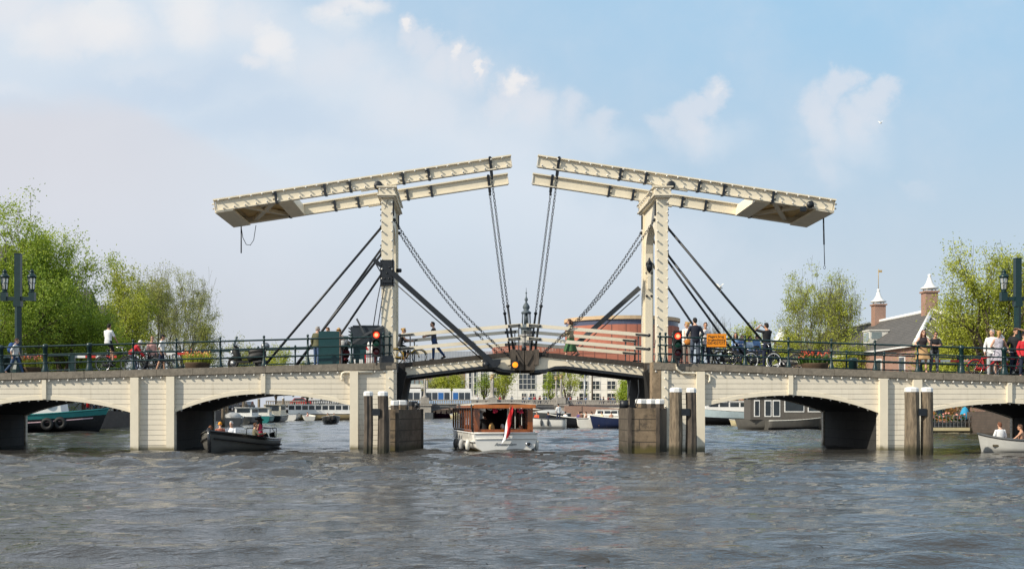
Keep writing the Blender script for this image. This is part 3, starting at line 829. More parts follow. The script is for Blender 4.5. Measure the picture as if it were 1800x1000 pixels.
# ------------------------------------------------------------------ chains
def chain_mesh(pts, pitch=.115, r=.014, wid=.036, mb=None):
    pts = [Vector(p) for p in pts]; mb = mb or MB()
    seg = [(pts[i + 1] - pts[i]).length for i in range(len(pts) - 1)]; T = sum(seg); n = max(2, int(T / pitch))
    def pos(t):
        for i, l in enumerate(seg):
            if t <= l or i == len(seg) - 1: return pts[i].lerp(pts[i + 1], max(0, min(1, t / l)))
            t -= l
    for i in range(n):
        a, b = pos(i * T / n), pos((i + 1) * T / n); d = (b - a).normalized()
        sd = Vector((0, 1, 0)).cross(d).normalized(); other = d.cross(sd).normalized()
        if i % 2: sd = other * .8 + sd * .6; sd.normalize()
        c = (a + b) / 2; hl = (b - a).length / 2 + r * 1.5
        ring = []
        for k in range(8):
            t = 2 * math.pi * k / 8
            ring.append(c + d * (hl * math.sin(t)) * (1.0) + sd * (wid * (1 if abs(math.cos(t)) > .4 else 1.4) * math.cos(t)))
        vs = []; fs = []; nn = d.cross(sd).normalized()
        for k in range(8):
            o = (ring[k] - c).normalized()
            for q in range(4):
                a2 = math.pi / 2 * q; vs.append(ring[k] + (o * math.cos(a2) + nn * math.sin(a2)) * r)
        for k in range(8):
            for q in range(4):
                k2, q2 = (k + 1) % 8, (q + 1) % 4
                fs.append((k * 4 + q, k2 * 4 + q, k2 * 4 + q2, k * 4 + q2))
        mb.add(vs, fs, True)
    return mb
for s, side, g in ((1, 'left', gL), (-1, 'right', gR)):
    for y, fr in ((52, 'near'), (56, 'far')):
        p0 = Vector((g(864.5), y, Z(315, 52))); p1 = Vector((g(892.5), y, Z(538, 52))); p2 = Vector((g(903.5), y, Z(622, 52)))
        t = thing('lifting_chain', 'long %s lifting chain ending in a black rod, hanging from the %s balance beam' % (fr, side), 'chain', p0, 0, 'lifting chains of the drawbridge')
        chain_mesh([p0, p1], .15, .017, .042).build('chain', M['iron'], t)
        mb = MB(); mb.tube(p1, p2, .05, n=8); mb.ball(p1, .085, 8, 6); mb.ball(p2, .10, 8, 6); mb.build('rod', M['iron'], t)
    # slack safety chains from the tower arch to the tip of the leaf
    for y, fr in ((52, 'near'), (56, 'far')):
        xc = xtl if s > 0 else xtr
        a = Vector((xc + s * .30, y + (0 if y > 53 else .1), Z(386, 52))); b = Vector((g(899), y - (.35 if y < 53 else -.1), Z(631, 52)))
        pts = []
        for k in np.linspace(0, 1, 14):
            p = a.lerp(b, k); p.z -= .55 * math.sin(math.pi * k) ** 1.0 * (1.15 - .3 * k); pts.append(p)
        t = thing('slack_chain', 'slack %s safety chain sagging from the %s tower to the bridge leaf' % (fr, side), 'chain', a, 0, 'slack safety chains')
        chain_mesh(pts, .15, .017, .042).build('chain', M['iron'], t)
        mb = MB(); mb.ball(a, .08, 8, 6); mb.bar(a, a - Vector((s * .06, 0, 0)), .08, .12); mb.build('anchor', M['iron'], t)

# ------------------------------------------------------------------ the two lifting leaves
def leaf(s):
    side = 'left' if s > 0 else 'right'
    g = lambda px: X(mir(px, s), 51.9)
    t = thing('bridge_leaf', 'cream %s drawbridge leaf with white rails and dark timber edge' % side, 'bridge leaf', (g(712), 54, 3.4), 0)
    ztop = lambda px: Z(np.interp(px, [696, 712, 790, 860, 905, 921], [640, 637, 629.5, 622.5, 618, 616.5]), 51.9)
    for y0, y1 in ((51.8, 52.0), (56.0, 56.2)):
        mb = MB(); px = [713, 740, 780, 820, 850, 868, 885, 904]
        lo = [660, 656.5, 651.5, 646.5, 643, 643.5, 649, 650.5]
        xs = [g(p) for p in px]; 
        if s < 0: xs = xs[::-1]; px = px[::-1]; lo = lo[::-1]
        mb.strip(xs, [Z(b, 51.9) for b in lo], [ztop(p) - .20 for p in px], y0, y1)
        mb.build('girder', M['cream'], t)
        mb = MB()
        mb.strip(xs, [Z(b, 51.9) - .12 for b in lo], [Z(b, 51.9) - .003 for b in lo], y0 - .06, y1 + .06)
        mb.build('girder_flange', M['iron'], t)
    mb = MB(); px = [700, 740, 790, 840, 880, 905, 921]; xs = [g(p) for p in px]; zz = [ztop(p) for p in px]
    if s < 0: xs = xs[::-1]; zz = zz[::-1]
    mb.strip(xs, [z - .195 for z in zz], zz, 51.72, 56.28); mb.build('deck', M['tim_edge'], t)
    mb = MB()
    for k in range(7):
        y = 52.4 + k * .55; a, b = (g(716), g(903))
        mb.bar((a, y, ztop(716) - .42), (b, y, ztop(903) - .42), .16, .4)
    mb.build('cross_beams', M['soffit'], t)
    for k in range(13):
        p = 724 + k * 13.7
        if p < 850: bulb(t, (g(p), 51.76, ztop(p) - .27))
    # dark shoe blocks at the tip
    for y0, y1 in ((51.62, 52.15), (55.85, 56.4)):
        mb = MB()
        xa, xb = sorted((g(904), g(921)))
        zt_ = ztop(915)
        mb.bb(xa, xb, y0, y1, zt_ - .85, zt_ + .02)
        mb.bb(*sorted((g(897), g(906))), y0 - .05, y1 + .05, zt_ - .62, zt_ + .06)
        mb.bar((g(906), y0 - .03, zt_ - .05), (g(919), y0 - .03, zt_ - .62), .05, .09)
        mb.build('shoe', M['timber_dark'], t)
    # horizontal rails: two on each side, on slim posts with slotted black brackets
    up = [(589.5, 571.5), (613.5, 594.5)]
    for y, fr in ((51.86, 0), (56.14, 1)):
        for (ya, yb) in up:
            mb = MB(); a = Vector((g(703), y, Z(ya, 51.9))); b = Vector((g(918), y, Z(yb, 51.9)))
            mb.bar(a, b, .07, .155); mb.build('handrail', M['cream_trim'], t)
            for p0, p1 in ((893, 914), (703, 727)):
                mb = MB(); q0 = a.lerp(b, (p0 - 703) / 215); q1 = a.lerp(b, (p1 - 703) / 215); off = Vector((0, -.055, 0))
                h = Vector((0, 0, .035))
                if p0 > 800:
                    mb.bar(q0 + off + h, q1 + off + h, .03, .028); mb.bar(q0 + off - h, q1 + off - h, .03, .028)
                    mb.bar(q0 + off, q0 + off + (q1 - q0) * .12, .035, .12); mb.bar(q1 + off - (q1 - q0) * .12, q1 + off, .035, .12)
                else: mb.bar(q0 + off, q1 + off, .035, .065); mb.ball(q0 + off, .075, 8, 5)
                mb.build('rail_bracket', M['iron'], t)
        for p in (721, 912):
            mb = MB(); zb_ = ztop(p); mb.bar((g(p), y + .06, zb_), (g(p), y + .06, zb_ + 1.15), .05, .05, up=(1, 0, 0)); mb.build('rail_post', M['iron_grey'], t)
    return t
M['tim_edge'] = mat('dark_deck_edge', (.045, .037, .03), .85, .4, 6, .4)
LFL = leaf(1); LFR = leaf(-1)
# hinge blocks and dark pits behind the abutments
for s in (1, -1):
    t = LFL if s > 0 else LFR
    g = lambda px: X(mir(px, s), 52)
    mb = MB(); xa, xb = sorted((g(698), g(713)))
    mb.bb(xa, xb, 51.6, 56.3, Z(662, 52), Z(638, 52) - .004); mb.build('hinge_block', M['timber_dark'], t)
    mb = MB(); xa, xb = sorted((g(696), g(709)))
    poly = [(g(694), -.8), (g(694), Z(639, 52)), (g(716), Z(655, 52)), (g(712), Z(672, 52)), (g(707), Z(700, 52)), (g(710), -.8)]
    mb.prism(poly, 51.2, 57.2)
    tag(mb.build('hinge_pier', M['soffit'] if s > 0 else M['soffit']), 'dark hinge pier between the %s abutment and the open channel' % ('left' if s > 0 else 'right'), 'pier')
# stone quoin visible on the right abutment
mb = MB(); mb.bb(X(1148, 50) - .05, X(1161, 50), 49.9, 50.6, -.8, zc(XR) + .02); mb.build('quoin', M['quoin'] if 'quoin' in M else mat('quoin_stone', (.30, .22, .14), .9, .4, 6, .6, stain=.6), rp)
# number plate on the right leaf
def text(s, body, size, loc, rot, mt, parent, name='lettering', ext=.004, shear=0, align='CENTER', sx=1.0):
    cu = bpy.data.curves.new(name, 'FONT'); cu.body = body; cu.size = size; cu.extrude = ext; cu.shear = shear; cu.align_x = align; cu.align_y = 'CENTER'
    o = bpy.data.objects.new(name, cu); col.objects.link(o)
    dg = bpy.context.evaluated_depsgraph_get(); me = bpy.data.meshes.new_from_object(o.evaluated_get(dg))
    bpy.data.objects.remove(o); me.name = name
    Mx = Matrix.Translation(Vector(loc) - ORG.get(parent.name, Vector())) @ Matrix(rot).to_4x4() @ Matrix.Diagonal((sx, 1, 1, 1))
    me.transform(Mx); me.materials.clear()
    return link_mesh(name, me, mt, parent)
FRONT = Matrix(((1, 0, 0), (0, 0, -1), (0, 1, 0)))
text(None, '-242-', .17, (X(1105, 51.79), 51.79, Z(647.5, 51.8)), FRONT @ Matrix.Rotation(R(-5), 3, 'Z'), M['iron_grey'], LFR, 'number')
# operating struts
for s, y, pts, side, fr in ((1, 51.55, (690, 480, 868, 640), 'left', 'thick black'), (-1, 56.35, (1124, 506, 1012, 606), 'right', 'grey')):
    a, b = P(pts[0], pts[1], y), P(pts[2], pts[3], y)
    t = thing('operating_strut', '%s operating strut slanting from the %s tower down to its leaf' % (fr, side), 'strut', a, 0)
    m_ = M['iron'] if s > 0 else M['iron_grey']
    mb = MB(); mb.bar(a, b, .16, .23); mb.build('rack_bar', m_, t)
    mb = MB(); a2, b2 = (P(690, 494, y + .1), P(845, 630, y + .1)) if s > 0 else (P(1124, 518, y + .1), P(1005, 624, y + .1))
    mb.tube(a2, b2, .028, n=6); mb.build('guide_rod', m_, t)
    if s > 0:
        mb = MB(); c = P(868, 636, 51.5)
        mb.prism([(c.x - .42, c.z - .22), (c.x - .5, c.z + .28), (c.x - .05, c.z + .1), (c.x + .32, c.z + .12), (c.x + .28, c.z - .1), (c.x + .1, c.z - .25)], 51.42, 51.72)
        mb.ball((c.x - .35, 51.42, c.z - .12), .16, 8, 6); mb.build('foot_bracket', M['iron'], t)
# amber signal light under the leaf tips
t = thing('signal_light', 'round amber signal light glowing under the meeting leaf tips', 'signal light', P(905, 641, 51.45))
M['amber'] = mat('amber_lens', (.5, .15, .01), .3, .05, 5, 0, emit=(1.0, .27, .008, 1.5))
M['redlit'] = mat('red_lens_lit', (.8, .03, .01), .3, .05, 5, 0, emit=(1.0, .055, .02, 1.5))
M['redglow'] = mat('red_lens_core', (.9, .25, .1), .3, .05, 5, 0, emit=(1.0, .30, .14, 2.2))
M['greenoff'] = mat('green_lens_off', (.01, .10, .055), .15, .1, 5, 0)
M['redoff'] = mat('red_lens_off', (.10, .012, .018), .15, .1, 5, 0)
c = P(905.5, 641, 51.45)
mb = MB(); mb.bb(c.x - .19, c.x + .19, 51.46, 51.66, c.z - .2, c.z + .2); mb.torus((c.x, 51.45, c.z), .15, .03, n=16, m=6); mb.tube((c.x - .3, 51.55, c.z - .03), (c.x - .18, 51.55, c.z - .03), .03); mb.build('housing', M['black'], t)
mb = MB(); mb.ball((c.x, 51.46, c.z), (.14, .05, .14), 16, 8); mb.build('lens', M['amber'], t)
# little black lamp on the seam between the leaves
mb = MB(); c = P(921, 612, 51.8); mb.lathe([(.05, -.25), (.06, -.1), (.11, -.08), (.11, .08), (.04, .14), (.04, .2), (0, .22)], c, 8)
mb.bar(c + Vector((-.5, 0, -.06)), c + Vector((0, 0, -.12)), .04, .04)
tag(mb.build('lock_lever', M['iron']), 'small black locking lever on top where the two leaves meet', 'lever')

# ------------------------------------------------------------------ fender piers and mooring posts
def pile(mb, x, y, r, z1, n=16, twist=.12, mi=0, z0=-1.5):
    pr = []; vs = []; fs = []; rr = [r * (random.uniform(.97, 1.08) if random.random() < .72 else random.uniform(.80, .9)) for _ in range(n)]; lx_, ly_ = random.uniform(-.03, .03), random.uniform(-.03, .03)
    zs = list(np.linspace(z0, z1, 9))
    for z in zs:
        for k in range(n):
            t = 2 * math.pi * k / n + .2; q = rr[k] * (1 + .04 * math.sin(z * 2.1 + k)) * (1.06 - .06 * (z - z0) / (z1 - z0))
            vs.append((x + q * math.cos(t) + .015 * math.sin(z * 1.3) + lx_ * (z - z1) / 3, y + q * math.sin(t), z))
    for i in range(8):
        for k in range(n):
            a = i * n + k; b = i * n + (k + 1) % n; fs.append((a, b, b + n, a + n))
    fs.append(tuple(8 * n + k for k in range(n)))
    mb.add(vs, fs, False, mi)
def cap(mb, x, y, r, z, h=.17, n=8):
    mb.lathe([(r, z - h), (r * 1.06, z - h + .01), (r * 1.06, z - .05), (r * .8, z), (0, z + .012)], (x, y, 0), n, smooth=False, ph=.35)
def dolphin(label, specs, Y, bolt=True):
    xs = [X((a + b) / 2, Y) for a, b, _, _ in specs]
    t = thing('mooring_posts', label, 'mooring posts', (sum(xs) / len(xs), Y, 0))
    for (a, b, top, dark), x in zip(specs, xs):
        mb = MB(); z = Z(top, Y); r = (b - a) / 2 * Y / 2050
        pile(mb, x, Y, r * 1.03, z - .18); o = mb.build('pile', M['timber_dark'] if dark else M['timber'], t)
        mb = MB(); cap(mb, x, Y, r * .98, z, .19); mb.build('pile_cap', M['white'], o)
    if bolt:
        mb = MB(); zz = Z(725, Y); mb.bar((xs[0], Y - .1, zz), (xs[1], Y - .1, zz), .12, .16, up=(0, 0, 1)); mb.bb(xs[0] + .18, xs[1] - .1, Y - .25, Y + .1, zz - .12, zz + .16) 
        mb.build('clamp', M['iron'], t)
    return t
dolphin('pair of dark weathered mooring posts with white tops before the left abutment', [(639, 656, 687.5, 1), (664, 682, 687.5, 1)], 46.2)
dolphin('pair of brown mooring posts with white tops before the right abutment', [(1177, 1199, 681, 0), (1206, 1224, 681.5, 1)], 46.2)
dolphin('pair of tall brown mooring posts with white tops at the far right pier', [(1590.5, 1614, 680.5, 0), (1619.5, 1639, 680.5, 0)], 46.0)
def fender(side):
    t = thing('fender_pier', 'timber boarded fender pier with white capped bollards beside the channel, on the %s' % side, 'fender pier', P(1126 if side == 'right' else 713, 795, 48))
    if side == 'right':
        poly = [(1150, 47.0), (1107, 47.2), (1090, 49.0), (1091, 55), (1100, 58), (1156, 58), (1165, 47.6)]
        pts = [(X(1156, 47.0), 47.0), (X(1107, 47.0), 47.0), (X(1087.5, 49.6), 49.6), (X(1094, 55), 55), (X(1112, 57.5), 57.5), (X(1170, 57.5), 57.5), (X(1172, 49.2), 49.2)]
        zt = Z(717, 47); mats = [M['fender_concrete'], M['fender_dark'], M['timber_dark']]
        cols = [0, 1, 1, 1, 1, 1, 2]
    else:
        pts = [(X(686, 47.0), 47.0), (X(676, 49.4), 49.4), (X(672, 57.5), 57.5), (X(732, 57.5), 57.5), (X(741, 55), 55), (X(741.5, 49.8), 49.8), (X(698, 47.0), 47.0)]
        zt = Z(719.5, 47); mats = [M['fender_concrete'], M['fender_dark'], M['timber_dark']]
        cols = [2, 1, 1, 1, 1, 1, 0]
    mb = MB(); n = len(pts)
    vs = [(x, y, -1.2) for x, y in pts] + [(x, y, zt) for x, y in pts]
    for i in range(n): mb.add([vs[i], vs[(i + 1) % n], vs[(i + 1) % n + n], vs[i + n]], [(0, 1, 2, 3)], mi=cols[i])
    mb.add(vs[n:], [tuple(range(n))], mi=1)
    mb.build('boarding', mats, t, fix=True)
    mb = MB()                                                          # corner posts and rubbing strips
    for x, y in pts[:2] if side == 'right' else pts[-2:]: mb.bb(x - .07, x + .07, y - .07, y + .09, -1.2, zt + .03)
    mb.build('corner_post', M['timber_dark'], t)
    if side == 'right': bl = [(1128, 690 + 12, 50, 24, 0), (1145, 702, 48.3, 18, 1), (1160, 702, 47.7, 17, 1)]
    else: bl = [(694, 704.5, 47.8, 15, 1), (706, 704, 48.4, 20, 0), (726, 706, 50, 16, 1)]
    for px, py, Y, wpx, dk in bl:
        r = wpx / 2 * Y / 2050; x = X(px, Y); z = Z(py, Y) + .02
        mb = MB(); mb.lathe([(r * .94, zt - .05), (r * .94, z - .17)], (x, Y, 0), 6, smooth=False, ph=.3); o = mb.build('bollard', M['timber_dark'] if dk else M['fender_concrete'], t)
        mb = MB(); mb.lathe([(r, z - .2), (r * 1.04, z - .19), (r * 1.04, z - .04), (r * .9, z), (0, z + .005)], (x, Y, 0), 6, smooth=False, ph=.3); mb.build('bollard_cap', M['white'] if not (side == 'left' and px == 726) else M['iron'], o)
    mb = MB()
    if side == 'right':
        mb.tube(P(1097, 703, 50), P(1097, 718, 50), .2, n=8); mb.path([P(1108, 668, 51), P(1106, 690, 51), P(1103, 700, 50.5)], .02, 5); mb.torus(P(1118, 712, 48.5), .07, .02, n=10, m=5); mb.path([P(1122, 668, 50), P(1123, 690, 49), P(1118, 709, 48.5)], .022, 5)
        mb.build('ring_and_rope', M['iron'], t)
    else:
        mb.tube(P(733, 716, 49.5), P(733, 708, 49.5), .12, n=8); mb.torus(P(733, 716, 49.3), .1, .025, n=10, m=5); mb.build('cleat', M['iron'], t)
        mb = MB(); mb.bb(X(650, 46) + .02, X(666, 46), 45.75, 45.95, Z(731, 46), Z(722, 46))
fender('left'); fender('right')
# ------------------------------------------------------------------ people
def remesh(name, mb, vox, mt, parent, smooth_it=3):
    me = mb.mesh(name)
    o = bpy.data.objects.new(name, me); col.objects.link(o)
    md = o.modifiers.new('r', 'REMESH'); md.mode = 'VOXEL'; md.voxel_size = vox; md.use_smooth_shade = True
    if smooth_it:
        ms = o.modifiers.new('s', 'SMOOTH'); ms.iterations = smooth_it; ms.factor = .5
    dg = bpy.context.evaluated_depsgraph_get()
    m2 = bpy.data.meshes.new_from_object(o.evaluated_get(dg)); bpy.data.objects.remove(o); bpy.data.meshes.remove(me)
    m2.name = name; m2.materials.clear()
    r = bpy.data.objects.new(name, m2); col.objects.link(r); m2.materials.append(mt)
    r.parent = parent; KIDS.setdefault(parent.name, []).append(r); ORG[r.name] = ORG[parent.name]
    return r
def ik(S, W, hint, a, b):
    d = W - S; L = min(d.length, (a + b) * .995); d.normalize(); W = S + d * L
    q = (a * a - b * b + L * L) / (2 * L); h = math.sqrt(max(0, a * a - q * q))
    hint = Vector(hint); hint = hint - d * hint.dot(d)
    if hint.length < 1e-4: hint = Vector((0, -1, 0)) - d * Vector((0, -1, 0)).dot(d)
    return S + d * q + hint.normalized() * h, W
def limb(mb, pts, rs, n=10, sub=3):
    pts = [Vector(p) for p in pts]
    P_, R_ = [], []
    for i in range(len(pts) - 1):
        for k in range(sub):
            t = k / sub; P_.append(pts[i].lerp(pts[i + 1], t)); R_.append(rs[i] * (1 - t) + rs[i + 1] * t)
    P_.append(pts[-1]); R_.append(rs[-1])
    mb.path(P_, R_, n)
    for p, r in zip(pts, rs): mb.ball(p, r * 1.0, 8, 6)
PERSON_N = 0
def person(label, loc, face, h=1.75, legs=((6, 4), (-6, 8)), arms=None, lean=0, twist=0, sit=None, head=(0, 0), skin='skin',
           hair=(.05, .03, .02), hairstyle='short', top=(.8, .8, .8), sleeve=.45, bottom=(.03, .04, .09), leglen=.95, skirt=None, shoes=(.03, .03, .03),
           hat=None, glasses=False, coat=0, fem=False, lod=1, bare=False, waist_only=False, group=None, hem=0):
    """face: heading of the body, degrees, 0 = towards +Y (away from viewer), 180 = towards viewer. loc = point under the feet (or the seat)."""
    k = h / 1.75
    t = thing('person', label, 'person', loc, R(face), group)
    loc0 = Vector((0, 0, 0)); ORG[t.name] = Vector((0, 0, 0))
    V = lambda x, y, z: Vector((x, y, z)) * k
    # legs
    th, shn = .435 * k, .415 * k
    lean_ = R(lean)
    def legpts(sd, flex, knee, ab=3):
        hipj = Vector((sd * .09 * k, 0, 0)); f = R(flex); kn = R(knee); a_ = R(ab) * sd
        d1 = Vector((math.sin(a_), math.sin(f), -math.cos(f))); d1.normalize()
        kneej = hipj + d1 * th; f2 = f - kn
        d2 = Vector((math.sin(a_) * .4, math.sin(f2), -math.cos(f2))); d2.normalize()
        ank = kneej + d2 * shn
        fd = Vector((sd * .15, math.cos(min(0, f2) * .6), math.sin(min(0, f2)) * .5)); fd.normalize()
        return hipj, kneej, ank, fd
    L = [legpts(-1, *legs[0]), legpts(1, *legs[1])]
    low = min(p[2].z for p in L) - .085 * k
    hz = -low if sit is None else sit
    up = Vector((0, 0, hz)); 
    L = [tuple([p[0] + up, p[1] + up, p[2] + up, p[3]]) for p in L]
    # torso frame leaning forward about the hips
    cl, sl = math.cos(lean_), math.sin(lean_)
    tw = R(twist)
    def T(x, y, z):
        x, y = x * math.cos(tw * min(1, z / .4)) - y * math.sin(tw * min(1, z / .4)), x * math.sin(tw * min(1, z / .4)) + y * math.cos(tw * min(1, z / .4))
        return Vector((x, y * cl + z * sl, -y * sl + z * cl)) * k + up
    sw = .150 if fem else .172
    sh = {-1: T(-sw, -.01, .452), 1: T(sw, -.01, .452)}
    neck0, neck1 = T(0, -.015, .50), T(0, .012, .595)
    hy, hp = R(head[0]), R(head[1])
    hc = neck1 + Vector((0, .025 * k, .085 * k)) + Vector((0, sl * .03 * k, 0))
    hrot = Matrix.Rotation(hy + tw, 3, 'Z') @ Matrix.Rotation(-hp, 3, 'X')
    Hd = lambda x, y, z: hc + hrot @ (Vector((x, y, z)) * k)
    # arms
    A = []
    arms = arms or ({}, {})
    for sd, a in zip((-1, 1), arms):
        S = sh[sd]
        W = a.get('to')
        if W is None: W = S + Vector((sd * a.get('out', .07), a.get('fwd', .06), -.50)) * k
        else: W = Vector(W) * (k if not a.get('abs') else 1); 
        E_, W = ik(S, W, a.get('hint', (sd * .6, -1, -.2)), .285 * k, .255 * k)
        A.append((S, E_, W))
    SK = M[skin] if skin in M else skin
    # torso rings: z, half width, half depth, y shift
    if fem: rings = [(-.09, .13, .10, 0), (-.02, .165, .115, -.005), (.06, .155, .105, 0), (.17, .125, .09, .005), (.28, .135, .10, .01), (.37, .15, .115, .015), (.44, .155, .09, 0), (.485, .125, .072, -.01), (.515, .085, .06, -.012), (.545, .058, .052, -.012)]
    else: rings = [(-.09, .13, .10, 0), (-.02, .16, .115, -.005), (.06, .155, .11, 0), (.17, .145, .105, .005), (.28, .16, .115, .01), (.37, .175, .12, .01), (.44, .18, .10, 0), (.485, .145, .08, -.01), (.515, .10, .065, -.012), (.545, .064, .058, -.012)]
    def torso(mb, grow, z0=-1, z1=9, flare=0):
        rr = [r for r in rings if z0 <= r[0] <= z1]
        vs = []; n = 16; fs = []
        for z, a, b, y in rr:
            g = grow + (flare * max(0, (.06 - z)) if flare else 0)
            for q in range(n):
                an = 2 * math.pi * q / n; vs.append(T((a + g) * math.cos(an), y + (b + g) * math.sin(an), z))
        for i in range(len(rr) - 1):
            for q in range(n): a0 = i * n + q; b0 = i * n + (q + 1) % n; fs.append((a0, b0, b0 + n, a0 + n))
        fs.append(tuple(range(n))[::-1]); fs.append(tuple((len(rr) - 1) * n + q for q in range(n)))
        mb.add(vs, fs, True)
    B = MB(); torso(B, 0)
    limb(B, [neck0, neck1, hc - Vector((0, 0, .03 * k))], [.058 * k, .052 * k, .05 * k])
    B.ball(hc + Vector((0, 0, .02 * k)), (.074 * k, .092 * k, .098 * k), 14, 10, hrot)
    B.ball(Hd(0, .03, -.055), (.052 * k, .058 * k, .062 * k), 12, 8, hrot)      # jaw
    if lod:
        B.tube(Hd(0, .088, .018), Hd(0, .112, -.018), .012 * k, .017 * k, 7)      # nose
        B.ball(Hd(0, .078, -.072), (.026 * k, .02 * k, .02 * k), 8, 6, hrot)      # chin
        for sd in (-1, 1): B.ball(Hd(sd * .077, -.005, .0), (.012 * k, .022 * k, .032 * k), 8, 6, hrot)
    for hip, kn_, an_, fd in L:
        limb(B, [hip, kn_, an_], [.083 * k, .055 * k, .038 * k]); 
        c = hip.lerp(kn_, 1.0) ; m_ = kn_.lerp(an_, .3); B.ball(m_ - fd * .012 * k, .052 * k, 8, 6)
        B.tube(an_, an_ + fd * .12 * k - Vector((0, 0, .05 * k)), .036 * k, .03 * k, 8)
    for S, E_, W in A:
        limb(B, [S, E_, W], [.047 * k, .037 * k, .027 * k])
        B.ball(E_.lerp(W, .25), .037 * k, 8, 6)
        d = (W - E_).normalized(); pd, qd = frame_of(d)
        # palm faces the body: width axis along body forward
        wd = (Vector((0, 1, .3)) - d * Vector((0, 1, .3)).dot(d)).normalized(); nd = d.cross(wd).normalized()
        if nd.x * (W.x or 1) > 0: nd = -nd
        rot = Matrix((wd, nd, d)).transposed()
        B.ball(W + d * .05 * k, (.036 * k, .017 * k, .052 * k), 8, 6, rot)
        if lod:
            for i, ln in enumerate((.060, .070, .066, .050)):
                b0 = W + d * .088 * k + wd * (.027 - .018 * i) * k; b1 = b0 + (d * .8 + nd * .35).normalized() * ln * .5 * k; b2 = b1 + (d * .45 + nd * .8).normalized() * ln * .5 * k
                B.path([b0, b1, b2], [.0088 * k, .0082 * k, .007 * k], 6)
            b0 = W + d * .03 * k + wd * .032 * k; b1 = b0 + (d * .6 + wd * .8 + nd * .2).normalized() * .035 * k; b2 = b1 + (d + wd * .2 + nd * .5).normalized() * .028 * k
            B.path([b0, b1, b2], [.011 * k, .010 * k, .008 * k], 6)
    vx = .0105 if lod else .02
    body = remesh('body', B, vx * k, SK, t, 2)
    # clothing
    def sleeves(mb, frac, grow):
        if frac <= 0: return
        for S, E_, W in A:
            if frac <= .5: limb(mb, [S, S.lerp(E_, frac * 2)], [(.047 + grow) * k, (.046 + grow) * k])
            else: limb(mb, [S, E_, E_.lerp(W, (frac - .5) * 2)], [(.047 + grow) * k, (.043 + grow) * k, (.033 + grow) * k])
    cv = .013 if lod else .022
    if not bare:
        C_ = MB(); torso(C_, .012 + coat * .012, -.09 if not waist_only else .0, .52, flare=.25 if coat else .06); sleeves(C_, sleeve, .010 + coat * .012)
        if coat > 1:
            vs = []; fs = []; n = 16; zz = [(.06, .155, .12), (-.1, .18, .145), (-.26, .20, .16), (-.30, .19, .15)]
            for z, a, b in zz:
                for q in range(n): an = 2 * math.pi * q / n; vs.append(T(a * math.cos(an), b * math.sin(an), z))
            for i in range(len(zz) - 1):
                for q in range(n): a0 = i * n + q; b0 = i * n + (q + 1) % n; fs.append((a0, a0 + n, b0 + n, b0))
            fs.append(tuple(range(n))); fs.append(tuple((len(zz) - 1) * n + q for q in range(n))[::-1]); C_.add(vs, fs, True)
        remesh('coat' if coat else 'shirt', C_, cv * k, top if not isinstance(top, tuple) else cloth('cloth_%02x%02x%02x' % tuple(int(c * 255) for c in top), top), t, 2)
    bm_ = bottom if not isinstance(bottom, tuple) else cloth('cloth_%02x%02x%02x' % tuple(int(c * 255) for c in bottom), bottom)
    if skirt:
        S_ = MB(); vs = []; fs = []; n = 22; L_ = skirt * .85; zz = np.linspace(.08, -L_, 9)
        for z in zz:
            q_ = (.08 - z) / (.08 + L_)
            for q in range(n):
                an = 2 * math.pi * q / n; w_ = 1 + .10 * q_ * math.sin(an * 6)
                vs.append(up + Vector(((.165 + .14 * q_) * w_ * math.cos(an), (.13 + .17 * q_) * w_ * math.sin(an) + .02 * q_, z)) * k)
        for i in range(8):
            for q in range(n): a0 = i * n + q; b0 = i * n + (q + 1) % n; fs.append((a0, a0 + n, b0 + n, b0))
        fs.append(tuple(range(n))); S_.add(vs, fs, True)
        o = S_.build('skirt', bm_, None); o.parent = t; KIDS.setdefault(t.name, []).append(o)
    else:
        Q = MB(); torso(Q, .014, -.2, .07)
        for hip, kn_, an_, fd in L:
            if leglen <= .5: limb(Q, [hip, hip.lerp(kn_, leglen * 2)], [.096 * k, .078 * k])
            else: limb(Q, [hip, kn_, kn_.lerp(an_, min(1, (leglen - .5) * 2))], [.096 * k, .071 * k, .054 * k])
        remesh('shorts' if leglen < .6 else 'trousers', Q, cv * k, bm_, t, 2)
    for hip, kn_, an_, fd in (L if lod else []):
        s_ = MB(); ft = an_ + fd * .055 * k - Vector((0, 0, .05 * k))
        yv = fd; xv = Vector((0, 0, 1)).cross(yv).normalized() * -1; zv = xv.cross(yv); rot = Matrix((xv, yv, zv)).transposed()
        s_.ball(ft, (.047 * k, .135 * k, .042 * k), 10, 6, rot); s_.ball(an_ - Vector((0, 0, .03 * k)), .05 * k, 8, 6)
        o = s_.build('shoe', cloth('cloth_%02x%02x%02x' % tuple(int(c * 255) for c in shoes), shoes), None); o.parent = t; KIDS.setdefault(t.name, []).append(o)
    def child(mb, nm, mt):
        o = mb.build(nm, mt, None); o.parent = t; KIDS.setdefault(t.name, []).append(o); return o
    hm = cloth('hair_%02x%02x%02x' % tuple(int(c * 255) for c in hair), hair) if hair else None
    if hair:
        H = MB(); H.ball(Hd(0, -.014, .036), (.083 * k, .094 * k, .093 * k), 14, 8, hrot); H.ball(Hd(0, .035, .098), (.06 * k, .05 * k, .03 * k), 10, 6, hrot)
        H.ball(Hd(0, -.06, -.01), (.07 * k, .05 * k, .075 * k), 10, 6, hrot)
        if hairstyle == 'long':
            H.path([Hd(0, -.075, .03), Hd(0, -.105, -.06), Hd(0, -.11, -.16), Hd(0, -.10, -.27)], [.07 * k, .075 * k, .065 * k, .025 * k], 10)
            for sd in (-1, 1): H.path([Hd(sd * .07, -.01, .04), Hd(sd * .085, -.02, -.05), Hd(sd * .09, -.03, -.16), Hd(sd * .08, -.03, -.22)], [.03 * k, .036 * k, .036 * k, .012 * k], 8)
